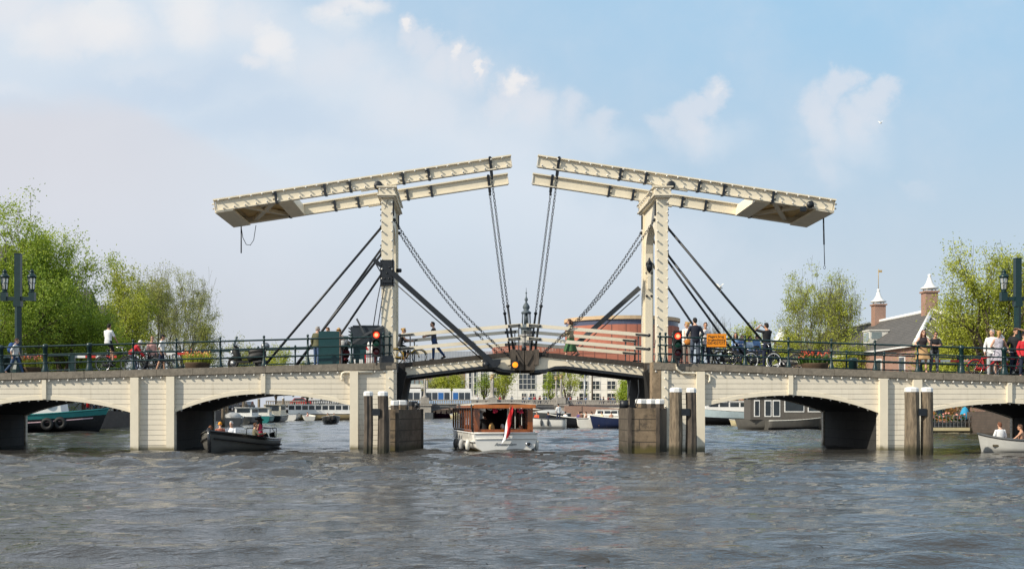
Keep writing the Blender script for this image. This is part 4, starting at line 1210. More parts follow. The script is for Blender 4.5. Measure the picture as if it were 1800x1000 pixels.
        if hairstyle == 'bun': H.ball(Hd(0, -.11, .07), .045 * k, 8, 6)
        if hairstyle == 'pony': H.path([Hd(0, -.09, .05), Hd(0, -.15, .0), Hd(0, -.16, -.10), Hd(0, -.14, -.17)], [.03 * k, .035 * k, .03 * k, .01 * k], 8)
        if hairstyle == 'bob':
            for sd in (-1, 1): H.path([Hd(sd * .072, -.01, .05), Hd(sd * .085, 0, -.02), Hd(sd * .075, .0, -.09)], [.03 * k, .038 * k, .015 * k], 8)
            H.ball(Hd(0, -.075, -.05), (.075 * k, .04 * k, .07 * k), 10, 6, hrot)
        # keep the face clear: the cap sits back of the hairline
        child(H, 'hair', hm)
    if hat:
        kind, hc_ = hat; H = MB()
        if kind == 'cap':
            H.ball(Hd(0, -.006, .055), (.084 * k, .098 * k, .075 * k), 14, 8, hrot); H.path([Hd(0, .07, .062), Hd(0, .12, .056), Hd(0, .155, .045)], [.055 * k, .055 * k, .04 * k], 8, sx=1) if False else H.ball(Hd(0, .115, .052), (.06 * k, .06 * k, .010 * k), 10, 5, hrot)
        elif kind == 'brim':
            H.ball(Hd(0, -.005, .07), (.086 * k, .095 * k, .085 * k), 14, 8, hrot); H.ball(Hd(0, 0, .062), (.16 * k, .17 * k, .012 * k), 18, 5, hrot)
        elif kind == 'bighat':
            H.ball(Hd(0, -.01, .10), (.13 * k, .13 * k, .11 * k), 14, 8, hrot); H.ball(Hd(0, .0, .06), (.25 * k, .24 * k, .035 * k), 18, 5, hrot @ Matrix.Rotation(.25, 3, 'Y'))
        else:
            H.ball(Hd(0, -.01, .055), (.088 * k, .10 * k, .092 * k), 14, 8, hrot); H.torus(Hd(0, -.008, .028), .085 * k, .018 * k, 'z', 14, 6, rot=hrot)
        child(H, 'hat', cloth('hat_%02x%02x%02x' % tuple(int(c * 255) for c in hc_), hc_))
    if lod:
        if glasses:
            G = MB()
            for sd in (-1, 1): G.ball(Hd(sd * .034, .088, .018), (.028 * k, .010 * k, .02 * k), 10, 6, hrot); G.tube(Hd(sd * .06, .082, .022), Hd(sd * .08, .0, .02), .004 * k, n=5)
            G.tube(Hd(-.02, .096, .022), Hd(.02, .096, .022), .005 * k, n=5); child(G, 'sunglasses', M['black'])
        else:
            for sd in (-1, 1):
                G = MB(); G.ball(Hd(sd * .032, .081, .022), (.013 * k, .009 * k, .008 * k), 8, 5, hrot); child(G, 'eye', M['black'])
        G = MB(); G.ball(Hd(0, .086, -.045), (.024 * k, .008 * k, .006 * k), 8, 5, hrot); child(G, 'mouth', M['lips'])
    return t
WALK = ((24, 6), (-20, 22)); WALK2 = ((-20, 24), (22, 5)); STAND = ((3, 2), (-2, 4))
def at_deck(px, Y, dz=0): x = X(px, Y); return Vector((x, Y, deck(x) + dz))
def hgt_from(py, px, Y): return Z(py, Y) - deck(X(px, Y))
JEANS = (.045, .085, .17); DKJEANS = (.02, .03, .06); WHT = (.78, .78, .77); BLK = (.012, .013, .016); NAVY = (.012, .018, .045); GREYP = (.09, .10, .12)
BROWN = (.07, .03, .015); BLOND = (.45, .27, .09); GREYH = (.35, .33, .31); DARKH = (.015, .012, .010)
# ---- people on the left approach
person('man in white shirt, sunglasses and jeans walking with a blue backpack near the lamp post', at_deck(27, 51.2), -90, 1.66, WALK, ({'out': .06, 'fwd': .16}, {'out': .06, 'fwd': -.08}), 3, hair=BROWN, glasses=True, top=(.66, .66, .64), bottom=JEANS, head=(0, 0))
bk = MB(); c = at_deck(20.5, 51.2, 1.17)
bk.ball(c, (.15, .17, .25), 14, 10); bk.ball(c + Vector((-.10, 0, -.06)), (.08, .13, .14), 10, 8)
for d in (-.1, .1): bk.path([c + Vector((.08, d, .2)), c + Vector((.2, d, .24)), c + Vector((.3, d, .12)), c + Vector((.22, d, -.1))], .018, 6)
tag(bk.build('backpack', cloth('backpack_blue', (.02, .07, .22))), 'blue backpack on the back of the walking man in white', 'backpack')
person('woman in pink blouse, dark trousers and sunglasses strolling beside the man in the black cap', at_deck(267, 52.6), -130, 1.70, WALK, ({}, {'fwd': .1}), 0, fem=True, hair=(.25, .14, .06), hairstyle='bun', glasses=True, top=(.62, .36, .32), sleeve=.95, bottom=DKJEANS, head=(-45, 0), coat=0, twist=-10)
person('man in white T-shirt, navy shorts and black cap walking on the left approach', at_deck(284, 52.2), -80, 1.68, ((10, 4), (-10, 10)), ({'fwd': .12}, {'fwd': -.02}), 2, hair=DARKH, hat=('cap', BLK), top=WHT, bottom=NAVY, leglen=.47, skin='skin_tan')
person('man in olive jacket and jeans turned to the green cabinet', at_deck(557, 51.6), -35, 1.80, STAND, ({'out': .1}, {'to': (.2, .3, 1.15)}), 2, hair=GREYH, top=(.10, .10, .05), sleeve=1, bottom=JEANS, coat=1, head=(-30, 0))
person('short haired man in white seen over the green cabinet', at_deck(577, 52.4), 160, 1.80, STAND, None, 0, hair=(.22, .12, .07), top=WHT, bottom=JEANS, head=(0, 12))
person('person in pale top and straw coloured hat beside the green cabinet', at_deck(596, 51.7), 15, 1.70, STAND, ({}, {'fwd': .12}), 4, fem=True, hair=(.40, .22, .08), hairstyle='bob', hat=('brim', (.45, .28, .12)), top=(.62, .50, .46), sleeve=1, bottom=GREYP)
hb = MB(); c = at_deck(602.5, 51.5, .98); hb.ball(c, (.13, .06, .16), 12, 8); hb.path([c + Vector((-.06, 0, .12)), c + Vector((-.1, 0, .35)), c + Vector((-.02, 0, .4)), c + Vector((.05, 0, .12))], .012, 6)
tag(hb.build('shoulder_bag', cloth('bag_pale', (.5, .5, .5))), 'pale grey shoulder bag of the person by the green cabinet', 'bag')
# ---- people on the leaves
LZ = lambda px: Z(np.interp(px, [700, 712, 790, 860, 905, 921], [638, 637, 629.5, 622.5, 618, 616.5]), 51.9)
person('man in dark checked shirt and blue jeans walking on the left leaf', (X(763, 53.2), 53.2, LZ(763) + .0), 90, 1.80, ((3, 2), (-27, 12)), ({'to': (-.1, .42, 1.10)}, {'to': (.2, .40, 1.08)}), 3, hair=DARKH, top=(.06, .06, .075), sleeve=.75, bottom=(.025, .06, .16), head=(10, -12))
person('woman in long beige coat and wide green skirt walking on the right leaf', (X(1003, 53.0), 53.0, LZ(1843.5 - 1003)), 82, 1.74, ((16, 5), (-18, 14)), ({'to': (-.12, .30, .95)}, {'fwd': .02}), 2, fem=True, hair=BROWN, hairstyle='long', glasses=True, top=(.36, .29, .19), sleeve=1, coat=2, skirt=.80, bottom=(.05, .13, .05), shoes=(.25, .18, .14))
# ---- people on the right approach
person('fair haired woman in white cardigan by the red traffic light', at_deck(1208, 51.2), 150, hgt_from(565, 1208, 51.2), STAND, ({'to': (-.3, .25, 1.05)}, {'to': (.05, .25, .95)}), 0, fem=True, hair=BLOND, hairstyle='bun', glasses=True, top=(.72, .68, .62), sleeve=.9, coat=1, bottom=(.22, .20, .18), head=(-75, 0))
ob = MB(); c = at_deck(1209, 50.8, 1.0); ob.ball(c, (.15, .06, .13), 12, 8); ob.path([c + Vector((-.1, 0, .08)), c + Vector((-.14, .1, .5)), c + Vector((.05, .12, .48)), c + Vector((.12, 0, .08))], .012, 6)
tag(ob.build('shoulder_bag', cloth('bag_orange', (.55, .20, .03))), 'orange shoulder bag at the hip of the woman in white', 'bag')
person('tall dark haired man in navy pullover and jeans seen from behind', at_deck(1222, 50.75), 5, hgt_from(557.5, 1222, 50.75), ((2, 1), (-2, 2)), ({'to': (-.24, .2, 1.02)}, {'to': (.24, .2, 1.02)}), 0, hair=DARKH, top=(.012, .015, .03), sleeve=1, bottom=(.07, .09, .13), shoes=(.3, .3, .3))
person('brown haired woman in white top facing the viewer beside the orange sign', at_deck(1240, 51.3), 175, hgt_from(566, 1240, 51.3), STAND, ({'to': (-.22, .1, .95)}, {'to': (.25, .15, 1.0)}), 0, fem=True, hair=(.10, .05, .025), hairstyle='bun', top=(.70, .66, .64), sleeve=.55, bottom=DKJEANS, skin='skin_tan')
for i, (px, py, Y, tp, lb, sk) in enumerate(((1293, 584, 55.5, (.20, .34, .58), 'person in pale blue shirt sitting behind the bicycles, leftmost of four', 'skin_tan'), (1303, 588, 55.0, (.10, .18, .36), 'person in darker blue shirt sitting among the bicycles, second from left of four', 'skin'),
                           (1316, 590, 55.2, (.55, .66, .78), 'person in whitish blue top sitting among the bicycles, third of four', 'skin_tan'), (1328, 588, 55.4, (.16, .28, .5), 'person in blue denim jacket sitting behind the bicycles, rightmost of four', 'skin'))):
    g_ = at_deck(px, Y); person(lb, g_, 170 + 12 * i, 1.62, ((80, 70), (76, 78)), ({'to': (-.16, .38, .78)}, {'to': (.16, .38, .8)}), 8, sit=hgt_from(py, px, Y) - .82 * 1.62 / 1.75 + .0, hair=DARKH if i != 1 else BROWN, hairstyle=('long', 'short', 'bob', 'short')[i], top=tp, sleeve=.8, bottom=(.06, .10, .2), skin=sk, fem=i % 2 == 0)
person('dark haired man in black T-shirt taking a photo with raised arms', at_deck(1348, 51.9), 25, hgt_from(566.5, 1348, 51.9), STAND, ({'to': (-.16, .22, 1.62), 'hint': (-1, 0, -.6)}, {'to': (.06, .26, 1.60), 'hint': (1, .1, -.5)}), 0, hair=DARKH, top=BLK, sleeve=.45, bottom=NAVY, skin='skin_tan')
cm = MB(); c = at_deck(1345, 52.15, 1.62); cm.box(c, (.13, .07, .09)); cm.lathe([(.035, 0), (.035, .07)], c + Vector((0, .03, 0)), 10, axis='y')
tag(cm.build('camera', M['black']), 'small black camera held up by the man in the black T-shirt', 'camera')
person('woman with long brown hair and tan skirt leaning on the right railing', at_deck(1622, 50.95), 172, hgt_from(579, 1622, 50.95), ((4, 2), (-10, 14)), ({'to': (-.10, .30, 1.08), 'hint': (-1, -.4, -.3)}, {'to': (.18, .32, 1.06), 'hint': (1, -.4, -.3)}), 8, fem=True, hair=(.12, .045, .02), hairstyle='long', glasses=True, top=(.025, .018, .022), sleeve=.0, skirt=.42, bottom=(.42, .26, .12), head=(12, 0), shoes=(.2, .12, .08))
person('man in black T-shirt and sunglasses leaning with folded arms on the right railing', at_deck(1642.5, 50.95), 178, hgt_from(582, 1642, 50.95), ((0, 2), (-6, 6)), ({'to': (.06, .34, 1.13), 'hint': (-1, .1, -.3)}, {'to': (-.02, .35, 1.13), 'hint': (1, .1, -.3)}), 10, hair=DARKH, glasses=True, top=BLK, sleeve=.47, bottom=(.12, .13, .15), head=(-14, 0), skin='skin_tan')
person('grey haired man in white shirt with one arm raised beside the blond woman', at_deck(1744, 51.7), 150, hgt_from(578, 1744, 51.7), STAND, ({'to': (-.22, .20, 1.60), 'hint': (-1, .2, -.8)}, {}), 0, hair=GREYH, top=WHT, sleeve=.9, bottom=(.45, .47, .5), head=(-40, 0))
person('blond woman in floral dress seen from behind at the red bicycle', at_deck(1756, 51.1), -30, hgt_from(580, 1756, 51.1), STAND, ({'to': (-.2, .3, 1.1)}, {'to': (.25, .46, .98)}), 3, fem=True, hair=BLOND, hairstyle='pony', top=M['floral'] if 'floral' in M else None, sleeve=0, skirt=.36, bottom=M['floral'] if 'floral' in M else (.5, .5, .6)) if False else None
m = mat('floral_dress', (.42, .40, .46), .85, .8, 26, .1); M['floral'] = m
person('blond woman in floral dress seen from behind at the red bicycle', at_deck(1756, 51.1), -30, hgt_from(580, 1756, 51.1), STAND, ({'to': (-.2, .3, 1.1)}, {'to': (.25, .46, .98)}), 3, fem=True, hair=BLOND, hairstyle='pony', top=m, sleeve=0, skirt=.40, bottom=m, shoes=(.7, .7, .7))
person('man in black T-shirt shading his eyes with a raised hand near the right lamp post', at_deck(1785, 51.6), 175, hgt_from(576, 1785, 51.6), STAND, ({'to': (-.02, .13, 1.70), 'hint': (-1, .1, .3)}, {}), 0, hair=DARKH, top=BLK, sleeve=.45, bottom=DKJEANS, skin='skin_tan')
person('person in red jacket cut off by the right edge of the view', at_deck(1800, 51.0), 190, hgt_from(586, 1800, 51.0), STAND, None, 0, hair=BROWN, top=(.55, .02, .03), sleeve=1, coat=1, bottom=NAVY)

# ------------------------------------------------------------------ bicycles
def bicycle(label, loc, rz, frame, chain=None, tyre_c=None, crate=None, lamp=True, group='bicycles on the bridge', steer=0, rim=None):
    t = thing('bicycle', label, 'bicycle', loc, R(rz), group); ORG[t.name] = Vector((0, 0, 0))
    fm = frame if not isinstance(frame, tuple) else cloth('bike_%02x%02x%02x' % tuple(int(c * 255) for c in frame), frame)
    r = .345; wb = 1.08
    def wheel(x):
        o = MB(); o.torus((x, 0, r), r - .02, .022, 'y', 30, 6); w_ = o.build('tyre', M['rubber'] if not tyre_c else tyre_c, None)
        return o
    for x in (-wb / 2, wb / 2):
        W = MB(); W.torus((x, 0, r), r - .045, .012, 'y', 30, 5); W.lathe([(.025, -.04), (.025, .04)], (x, 0, r), 8, axis='y')
        for i in range(14):
            a = i * 2 * math.pi / 14; W.tube((x, .02 * (-1) ** i, r), (x + (r - .05) * math.cos(a), 0, r + (r - .05) * math.sin(a)), .0035, n=3, cap=False)
        w_ = W.build('wheel', rim or M['chrome'], None); w_.parent = t; KIDS.setdefault(t.name, []).append(w_)
        T_ = MB(); T_.torus((x, 0, r), r - .02, .022, 'y', 30, 6); o = T_.build('tyre', tyre_c or M['rubber'], None); o.parent = w_; KIDS.setdefault(w_.name, []).append(o)
    bx, bz = -.10, .29; sx, sz = -.27, .86; hx, hz = .34, .84
    F = MB(); F.tube((bx, 0, bz), (sx, 0, sz), .017); F.tube((bx, 0, bz), (hx + .02, 0, hz - .12), .019); F.tube((sx + .03, 0, sz - .09), (hx, 0, hz), .017) ; F.tube((hx - .01, 0, hz + .05), (hx + .05, 0, hz - .2), .02)
    for s_ in (-1, 1):
        F.tube((bx, s_ * .03, bz), (-wb / 2, s_ * .05, r), .011); F.tube((sx + .01, s_ * .02, sz - .1), (-wb / 2, s_ * .05, r), .010); F.tube((hx + .05, s_ * .03, hz - .2), (wb / 2, s_ * .05, r), .013)
    P_ = [(F, 'frame', fm)]
    S_ = MB(); S_.tube((sx, 0, sz - .02), (sx - .025, 0, sz + .10), .014); S_.ball((sx - .04, 0, sz + .12), (.13, .085, .035), 12, 6); S_.ball((sx + .07, 0, sz + .12), (.09, .03, .025), 8, 5); P_.append((S_, 'saddle', M['black']))
    H = MB(); H.tube((hx - .01, 0, hz), (hx - .06, 0, hz + .22), .014)
    for s_ in (-1, 1): H.path([(hx - .06, 0, hz + .22), (hx - .02, s_ * .12, hz + .27), (hx - .10, s_ * .27, hz + .26), (hx - .26, s_ * .29, hz + .23)], [.012, .012, .012, .018], 7)
    P_.append((H, 'handlebar', M['chrome']))
    G = MB()
    for x, a0, a1 in ((-wb / 2, -20, 170), (wb / 2, 20, 150)):
        pts = [(x + (r + .03) * math.cos(R(a)), 0, r + (r + .03) * math.sin(R(a))) for a in np.linspace(a0, a1, 12)]
        G.path(pts, .024, 6)
    P_.append((G, 'mudguard', fm))
    C = MB(); C.ball((-.30, .045, .305), (.30, .022, .085), 14, 6); P_.append((C, 'chain_case', chain or M['black']))
    D = MB(); D.lathe([(.02, -.09), (.02, .09)], (bx, 0, bz), 8, axis='y'); D.tube((bx, .08, bz), (bx + .12, .08, bz - .11), .01); D.tube((bx, -.08, bz), (bx - .12, -.08, bz + .11), .01)
    D.box((bx + .12, .13, bz - .11), (.09, .09, .022)); D.box((bx - .12, -.13, bz + .11), (.09, .09, .022)); P_.append((D, 'pedals', M['steel']))
    K = MB()
    for y in (-.07, 0, .07): K.tube((-.38, y, .755), (-.80, y, .755), .008, n=5)
    for s_ in (-1, 1): K.tube((-.72, s_ * .07, .755), (-wb / 2, s_ * .06, r), .007, n=5)
    K.tube((-.8, -.07, .755), (-.8, .07, .755), .008, n=5); K.box((-.83, 0, .70), (.03, .06, .05)); P_.append((K, 'luggage_rack', M['black']))
    if lamp:
        l = MB(); l.ball((hx + .10, 0, hz + .02), (.05, .04, .04), 8, 6); P_.append((l, 'headlamp', M['chrome']))
    if crate:
        q = MB(); q.bb(.36, .70, -.2, .2, .92, .95); 
        for y in (-.2, .2): q.bb(.36, .70, y - .01, y + .01, .95, 1.15)
        for x in (.36, .70): q.bb(x - .01, x + .01, -.19, .19, .95, 1.15)
        P_.append((q, 'front_crate', crate))
    for mb, nm, m_ in P_:
        o = mb.build(nm, m_, None); o.parent = t; KIDS.setdefault(t.name, []).append(o)
    return t
BK = M['black']
bicycle('black city bicycle ridden by the man in the white T-shirt', at_deck(203, 51.4), 4, BK)
bicycle('black bicycle held by the person in the red jacket', at_deck(252, 52.4), 172, (.02, .02, .025))
person('man in white T-shirt and black shorts riding the black bicycle, seen from behind', at_deck(190, 51.75), -20, 1.78, ((62, 60), (28, 34)), ({'to': (-.30, .34, 1.22)}, {'to': (.30, .34, 1.22)}), 4, sit=hgt_from(569, 190, 51.75) - .80, hair=DARKH, top=WHT, sleeve=.4, bottom=BLK, leglen=.52, skin='skin_tan', head=(0, 0))
person('person in red jacket and white cap bending over a bicycle', at_deck(230, 52.1), -70, 1.60, ((30, 20), (10, 14)), ({'to': (-.15, .62, .78)}, {'to': (.15, .62, .78)}), 42, hair=DARKH, hat=('knit', (.7, .68, .66)), top=(.48, .02, .03), sleeve=1, coat=1, bottom=(.10, .13, .2))
bicycle('dark bicycle parked against the railing behind the strolling couple', at_deck(318, 56.6), 5, (.02, .03, .04))
bicycle('black bicycle parked beside the white shorts walker, left of the tulip planter', at_deck(268, 57.0), 178, BK)
yb = at_deck(721, 53.0); yb.z = LZ(721) - .02
bicycle('yellow framed bicycle ridden onto the left leaf', (X(716, 53.0), 53.0, LZ(716) - .06), 6, (.55, .36, .03), rim=M['offwhite'])
person('blond woman in black tank top riding the yellow bicycle', (X(703, 53.0), 53.0, LZ(716) - .06), -86, 1.70, ((66, 74), (34, 40)), ({'to': (-.26, .50, 1.12)}, {'to': (.26, .50, 1.12)}), 14, sit=.90, fem=True, hair=BLOND, hairstyle='bun', glasses=True, top=BLK, sleeve=0, bottom=(.03, .032, .03), leglen=.72, shoes=(.75, .74, .72))
for px, Y, rz, c, lb in ((1196, 52.6, 65, BK, 'dark bicycle partly hidden behind the red traffic light'), (1262, 51.6, 150, BK, 'black bicycle standing below the orange sign'),
                         (1283, 51.8, 25, (.03, .03, .035), 'black bicycle with bright rims right of the orange sign'), (1300, 52.2, 20, BK, 'black bicycle behind the one with bright rims'), (1318, 52.6, 158, (.02, .03, .06), 'dark blue bicycle in the middle of the right bicycle row'),
                         (1340, 51.5, 12, BK, 'black bicycle with cream tyres at the right end of the bicycle row'), (1378, 52.4, 165, (.03, .02, .02), 'dark bicycle lying near the foot of the last stay rod')):
    bicycle(lb, at_deck(px, Y), rz, c, tyre_c=M['white'] if 'cream tyres' in lb else None)
bicycle('bright red city bicycle beside the woman in the floral dress', at_deck(1736, 51.0), 2, (.55, .02, .03), chain=M['red'])
bicycle('dark red bicycle at the right edge in front of the man in black', at_deck(1780, 51.2), 176, (.20, .015, .03))
# ------------------------------------------------------------------ street furniture on the bridge
def lamp_post(label, px, Y, top_py, sides):
    x = X(px, Y); zb = deck(x); t = thing('street_lamp', label, 'lamp post', (x, Y, zb))
    zt = Z(top_py, Y); za = Z(525, Y)
    mb = MB(); mb.lathe([(.26, -.02), (.26, .25), (.19, .45), (.155, .6), (.155, za - zb - .2)], (x, Y, zb), 8, smooth=False)
    mb.bb(x - .13, x + .13, Y - .13, Y + .13, za - .2, zt); mb.bb(x - .16, x + .16, Y - .16, Y + .16, za - .35, za - .1); mb.bb(x - .145, x + .145, Y - .145, Y + .145, zt, zt + .03)
    mb.build('pole', M['green_iron'], t)
    for s in sides:
        mb = MB(); mb.bar((x + s * .13, Y, za), (x + s * .62, Y, za), .15, .17); mb.bb(x + s * .62 - .13, x + s * .62 + .13, Y - .12, Y + .12, za - .10, za + .28)
        mb.build('arm', M['green_iron'], t)
        lx_ = x + s * .60; z0 = za + .28
        L_ = MB(); L_.lathe([(.14, 0), (.10, .06), (.13, .12), (.14, .14)], (lx_, Y, z0), 8)
        for k in range(6):
            a = k * math.pi / 3; L_.tube((lx_ + .125 * math.cos(a), Y + .125 * math.sin(a), z0 + .13), (lx_ + .175 * math.cos(a), Y + .175 * math.sin(a), z0 + .66), .016, n=4)
        L_.lathe([(.19, .64), (.22, .67), (.21, .72), (.13, .80), (.10, .82), (.10, .90), (.12, .92), (.05, .98), (.03, 1.03), (0, 1.04)], (lx_, Y, z0), 8)
        L_.torus((lx_, Y, z0 + .4), .15, .012, 'z', 12, 4)
        o = L_.build('lantern', M['green_iron'], t)
        g_ = MB(); g_.lathe([(.11, .14), (.16, .65)], (lx_, Y, z0), 6, smooth=False); g_.lathe([(.04, .18), (.05, .45), (0, .5)], (lx_, Y, z0), 8, mi=1); g_.build('pane', [M['lamp_glass'], M['white']], o)
    return t
m = bpy.data.materials.new('lamp_glass'); m.use_nodes = True; b = m.node_tree.nodes['Principled BSDF']; b.inputs['Base Color'].default_value = (.8, .82, .8, 1); b.inputs['Roughness'].default_value = .08; b.inputs['Transmission Weight'].default_value = .65; M['lamp_glass'] = m
lamp_post('tall dark green lamp post with two lanterns on the left approach', 32, 51.6, 447, (-1, 1))
lamp_post('tall dark green lamp post with lanterns at the right edge of the view', 1788.5, 51.6, 455, (-1, 1))
# traffic lights hung on the railing
def traffic_light(label, px, y0, y1, yred, Y=49.62):
    c = P(px, (y0 + y1) / 2, Y); t = thing('traffic_light', label, 'traffic light', (c.x, Y, Z(y1, Y)))
    hw = .175; z0, z1 = Z(y1, Y), Z(y0, Y)
    mb = MB(); mb.bb(c.x - hw, c.x + hw, Y, Y + .2, z0, z1); mb.bb(c.x - .06, c.x + .06, Y + .2, Y + .52, z0 + .25, z0 + .4); mb.bb(c.x - .06, c.x + .06, Y + .2, Y + .52, z1 - .5, z1 - .35)
    mb.bb(c.x - .04, c.x + .04, Y + .06, Y + .16, z0 - .35, z0)
    for i in range(3):
        zz = z1 - .23 - i * (z1 - z0 - .1) / 3
        vs = []; fs = []; n = 9                                          # visor
        for yy in (Y - .18, Y):
            for k in range(n): a = math.pi * (k / (n - 1)) ; vs.append((c.x + .16 * math.cos(a), yy, zz + .16 * math.sin(a)))
        for k in range(n - 1): fs.append((k, k + 1, k + 1 + n, k + n))
        mb.add(vs, fs, True)
    mb.build('housing', M['black'], t)
    for i, m_ in enumerate(('redlit', 'greenoff', 'redoff')):
        zz = z1 - .23 - i * (z1 - z0 - .1) / 3
        l = MB(); l.ball((c.x, Y - .002, zz), (.135, .04, .135), 16, 8); o = l.build('lens', M[m_], t)
        if i == 0:
            l = MB(); l.ball((c.x, Y - .03, zz), (.085, .03, .085), 12, 6); l.build('lit_core', M['redglow'], o)
traffic_light('three lens traffic light showing red beside the left tower', 661.5, 579, 627, 591)
traffic_light('three lens traffic light showing red beside the right tower', 1191.5, 581, 629, 592)
# cabinet and barrier machine at the left tower
def on_deck(px): return deck(X(px, 50.8))
x0, x1 = X(560, 50.75), X(596.5, 50.75); z0 = on_deck(578); t = thing('cabinet', 'tall dark green flat cabinet panel behind the left railing', 'cabinet', ((x0 + x1) / 2, 50.9, z0))
mb = MB(); mb.bb(x0, x1, 50.75, 51.05, z0 + .05, Z(582, 50.75)); mb.bb(x0 + .03, x1 - .03, 50.78, 51.02, z0 - .02, z0 + .05); mb.build('body', M['dark_green'], t)
mb = MB(); mb.bb(x1 + .002, x1 + .04, 50.74, 51.06, z0, Z(582, 50.75) + .01); mb.build('edge_strip', mat('rusty_edge', (.20, .13, .10), .8, .3, 6, .1), t)
Yb = 51.3; x0, x1 = X(617, Yb), X(664, Yb); t = thing('barrier_machine', 'large slate coloured barrier machine housing beside the left tower', 'barrier machine', ((x0 + x1) / 2, Yb, on_deck(640)))
zt, zm = Z(574.5, Yb), Z(606, Yb)
mb = MB(); mb.bb(x0, X(676, Yb), Yb - .25, Yb + .35, zm, zt); mb.bb(x0 + .1, X(668, Yb), Yb - .28, Yb + .38, zt, zt + .05)
for k in range(5): mb.bar((x0 - .06, Yb, zm + .12 + k * .15), (x0 - .06, Yb + .3, zm + .12 + k * .15), .12, .06, up=(.6, 0, 1))
mb.bb(X(664, Yb), X(676, Yb), Yb - .27, Yb + .3, zm - .5, zm - .004); mb.build('housing', M['slate_box'], t)
mb = MB(); mb.bb(X(621, Yb), X(646, Yb), Yb - .1, Yb + .3, on_deck(640), zm - .004); mb.build('pedestal', M['dark_green'], t)
mb = MB(); q = lambda px, py: P(px, py, Yb - .42)
mb.bar(q(627, 560), q(640, 586), .05, .08); mb.bar(q(618, 604), q(640, 590), .05, .09); mb.bar(q(640, 589), q(674, 573), .06, .10); mb.build('crank_arm', M['iron_grey'], t)
# red and white barrier planks stacked behind the left railing
t = thing('traffic_barrier', 'low red and white striped barrier boards under the barrier machine', 'barrier', at_deck(652, 50.7))
z0 = on_deck(650)
for i, px in enumerate((623.5, 633, 636.5, 645, 648.5, 653, 656.5)):
    mb = MB(); mb.bb(X(px, 50.7) - .035, X(px, 50.7) + .03, 50.68, 50.76, z0, z0 + .22 + (.4 if px > 644 else 0)); mb.build('white_slat', M['white'], t)
mb = MB(); mb.bb(X(641, 50.8), X(661, 50.8), 50.8, 50.84, z0, z0 + .45); mb.bar((X(644, 50.74), 50.78, z0 + .75), (X(659, 50.74), 50.78, z0 + .12), .03, .06); mb.build('red_board', M['red'], t)
for px in (648, 655): mb = MB(); mb.ball((X(px, 50.9), 50.9, z0 + .72), (.07, .05, .28), 8, 6); mb.build('white_pad', M['white'], t)
# orange phone-number sign
Y = 50.02; x0, x1 = X(1242.5, Y), X(1276.5, Y); z0, z1 = Z(609.5, Y), Z(586.5, Y)
t = thing('sign', 'orange notice board with black bridge telephone lettering on the right railing', 'sign', ((x0 + x1) / 2, Y, z0))
mb = MB(); mb.bb(x0, x1, Y, Y + .03, z0, z1); mb.build('board', M['orange_sign'], t)
mb = MB(); mb.bb(x0 + .1, x0 + .14, Y + .032, Y + .1, z0, z1); mb.bb(x1 - .14, x1 - .10, Y + .032, Y + .1, z0, z1); mb.build('bracket', M['iron_grey'], t)
for body, py, sz, dx_ in (('Magere brug', 591.4, .145, -.03), ('brugbediening', 597.3, .145, .0), ('020-4237272', 603, .155, -.02), ('', 607, .05, .25)):
    if body: text(None, body, sz, ((x0 + x1) / 2 + dx_, Y - .004, Z(py, Y)), FRONT, M['black'], t, 'lettering', .003, sx=.92)
text(None, 'Waternet', .06, (x1 - .15, Y - .004, Z(607.6, Y)), FRONT, M['black'], t, 'small_lettering', .003) if False else None
# planters with tulips
def planter(label, px, Y, wpx, col_, h=.32, leafc='leaf_yellow', n=70, rx=1.0, red=False, topz=.70):
    c = at_deck(px, Y); t = thing('planter', label, 'flower planter', c); w_ = wpx / 2 * Y / 2050
    mb = MB(); mb.lathe([(w_ * .72, 0), (w_ * .8, .05), (w_ * .86, .24), (w_ * .9, .3), (w_ * .9, .34), (w_ * .8, .34), (w_ * .78, .28), (0, .28)], c, 20); mb.build('tub', mat('planter_wood_%d' % px, (.09, .055, .03), .8, .3, 6, .2), t)
    L_ = MB(); F = MB(); F2 = MB()
    for i in range(n * 3):
        a = random.uniform(0, 6.283); r_ = w_ * math.sqrt(random.random()); x, y = r_ * math.cos(a), r_ * math.sin(a) * .8
        hh = random.uniform(.35, .62) * topz / .85; ln = Vector((random.uniform(-.16, .16) + x * .3, random.uniform(-.16, .16), 0)); wv = Vector((random.uniform(-1, 1), random.uniform(-1, 1), 0)).normalized() * .025
        b0 = c + Vector((x, y, .3)); b1 = b0 + Vector((0, 0, hh * .6)) + ln * .35; b2 = b0 + Vector((0, 0, hh * .95)) + ln
        L_.add([b0 - wv, b0 + wv, b1 + wv * 1.3, b1 - wv * 1.3, b2], [(0, 1, 2, 3), (3, 2, 4)])
    for i in range(n):
        a = random.uniform(0, 6.283); r_ = w_ * math.sqrt(random.random()); p = c + Vector((r_ * math.cos(a), r_ * math.sin(a) * .8, random.uniform(.62, .98) * topz / .85 + .08))
        (F if random.random() < .6 else F2).ball(p, (.03, .03, .045), 6, 5); L_.tube(p - Vector((0, 0, .3)), p, .008, n=3, cap=False)
    L_.build('leaves', M[leafc], t)
    F.build('blooms', col_[0], t)['kind'] = 'stuff'; F2.build('blooms', col_[1], t)['kind'] = 'stuff'
tul = [cloth('tulip_salmon', (.72, .20, .10)), cloth('tulip_yellow', (.72, .48, .16))]
tul2 = [cloth('tulip_orange', (.70, .18, .07)), cloth('tulip_pink', (.66, .28, .22))]
planter('planter of salmon tulips beside the man with the blue backpack', 57, 52.0, 46, tul2)
planter('planter of yellow and orange tulips next to the parked scooter', 347, 51.7, 50, tul)
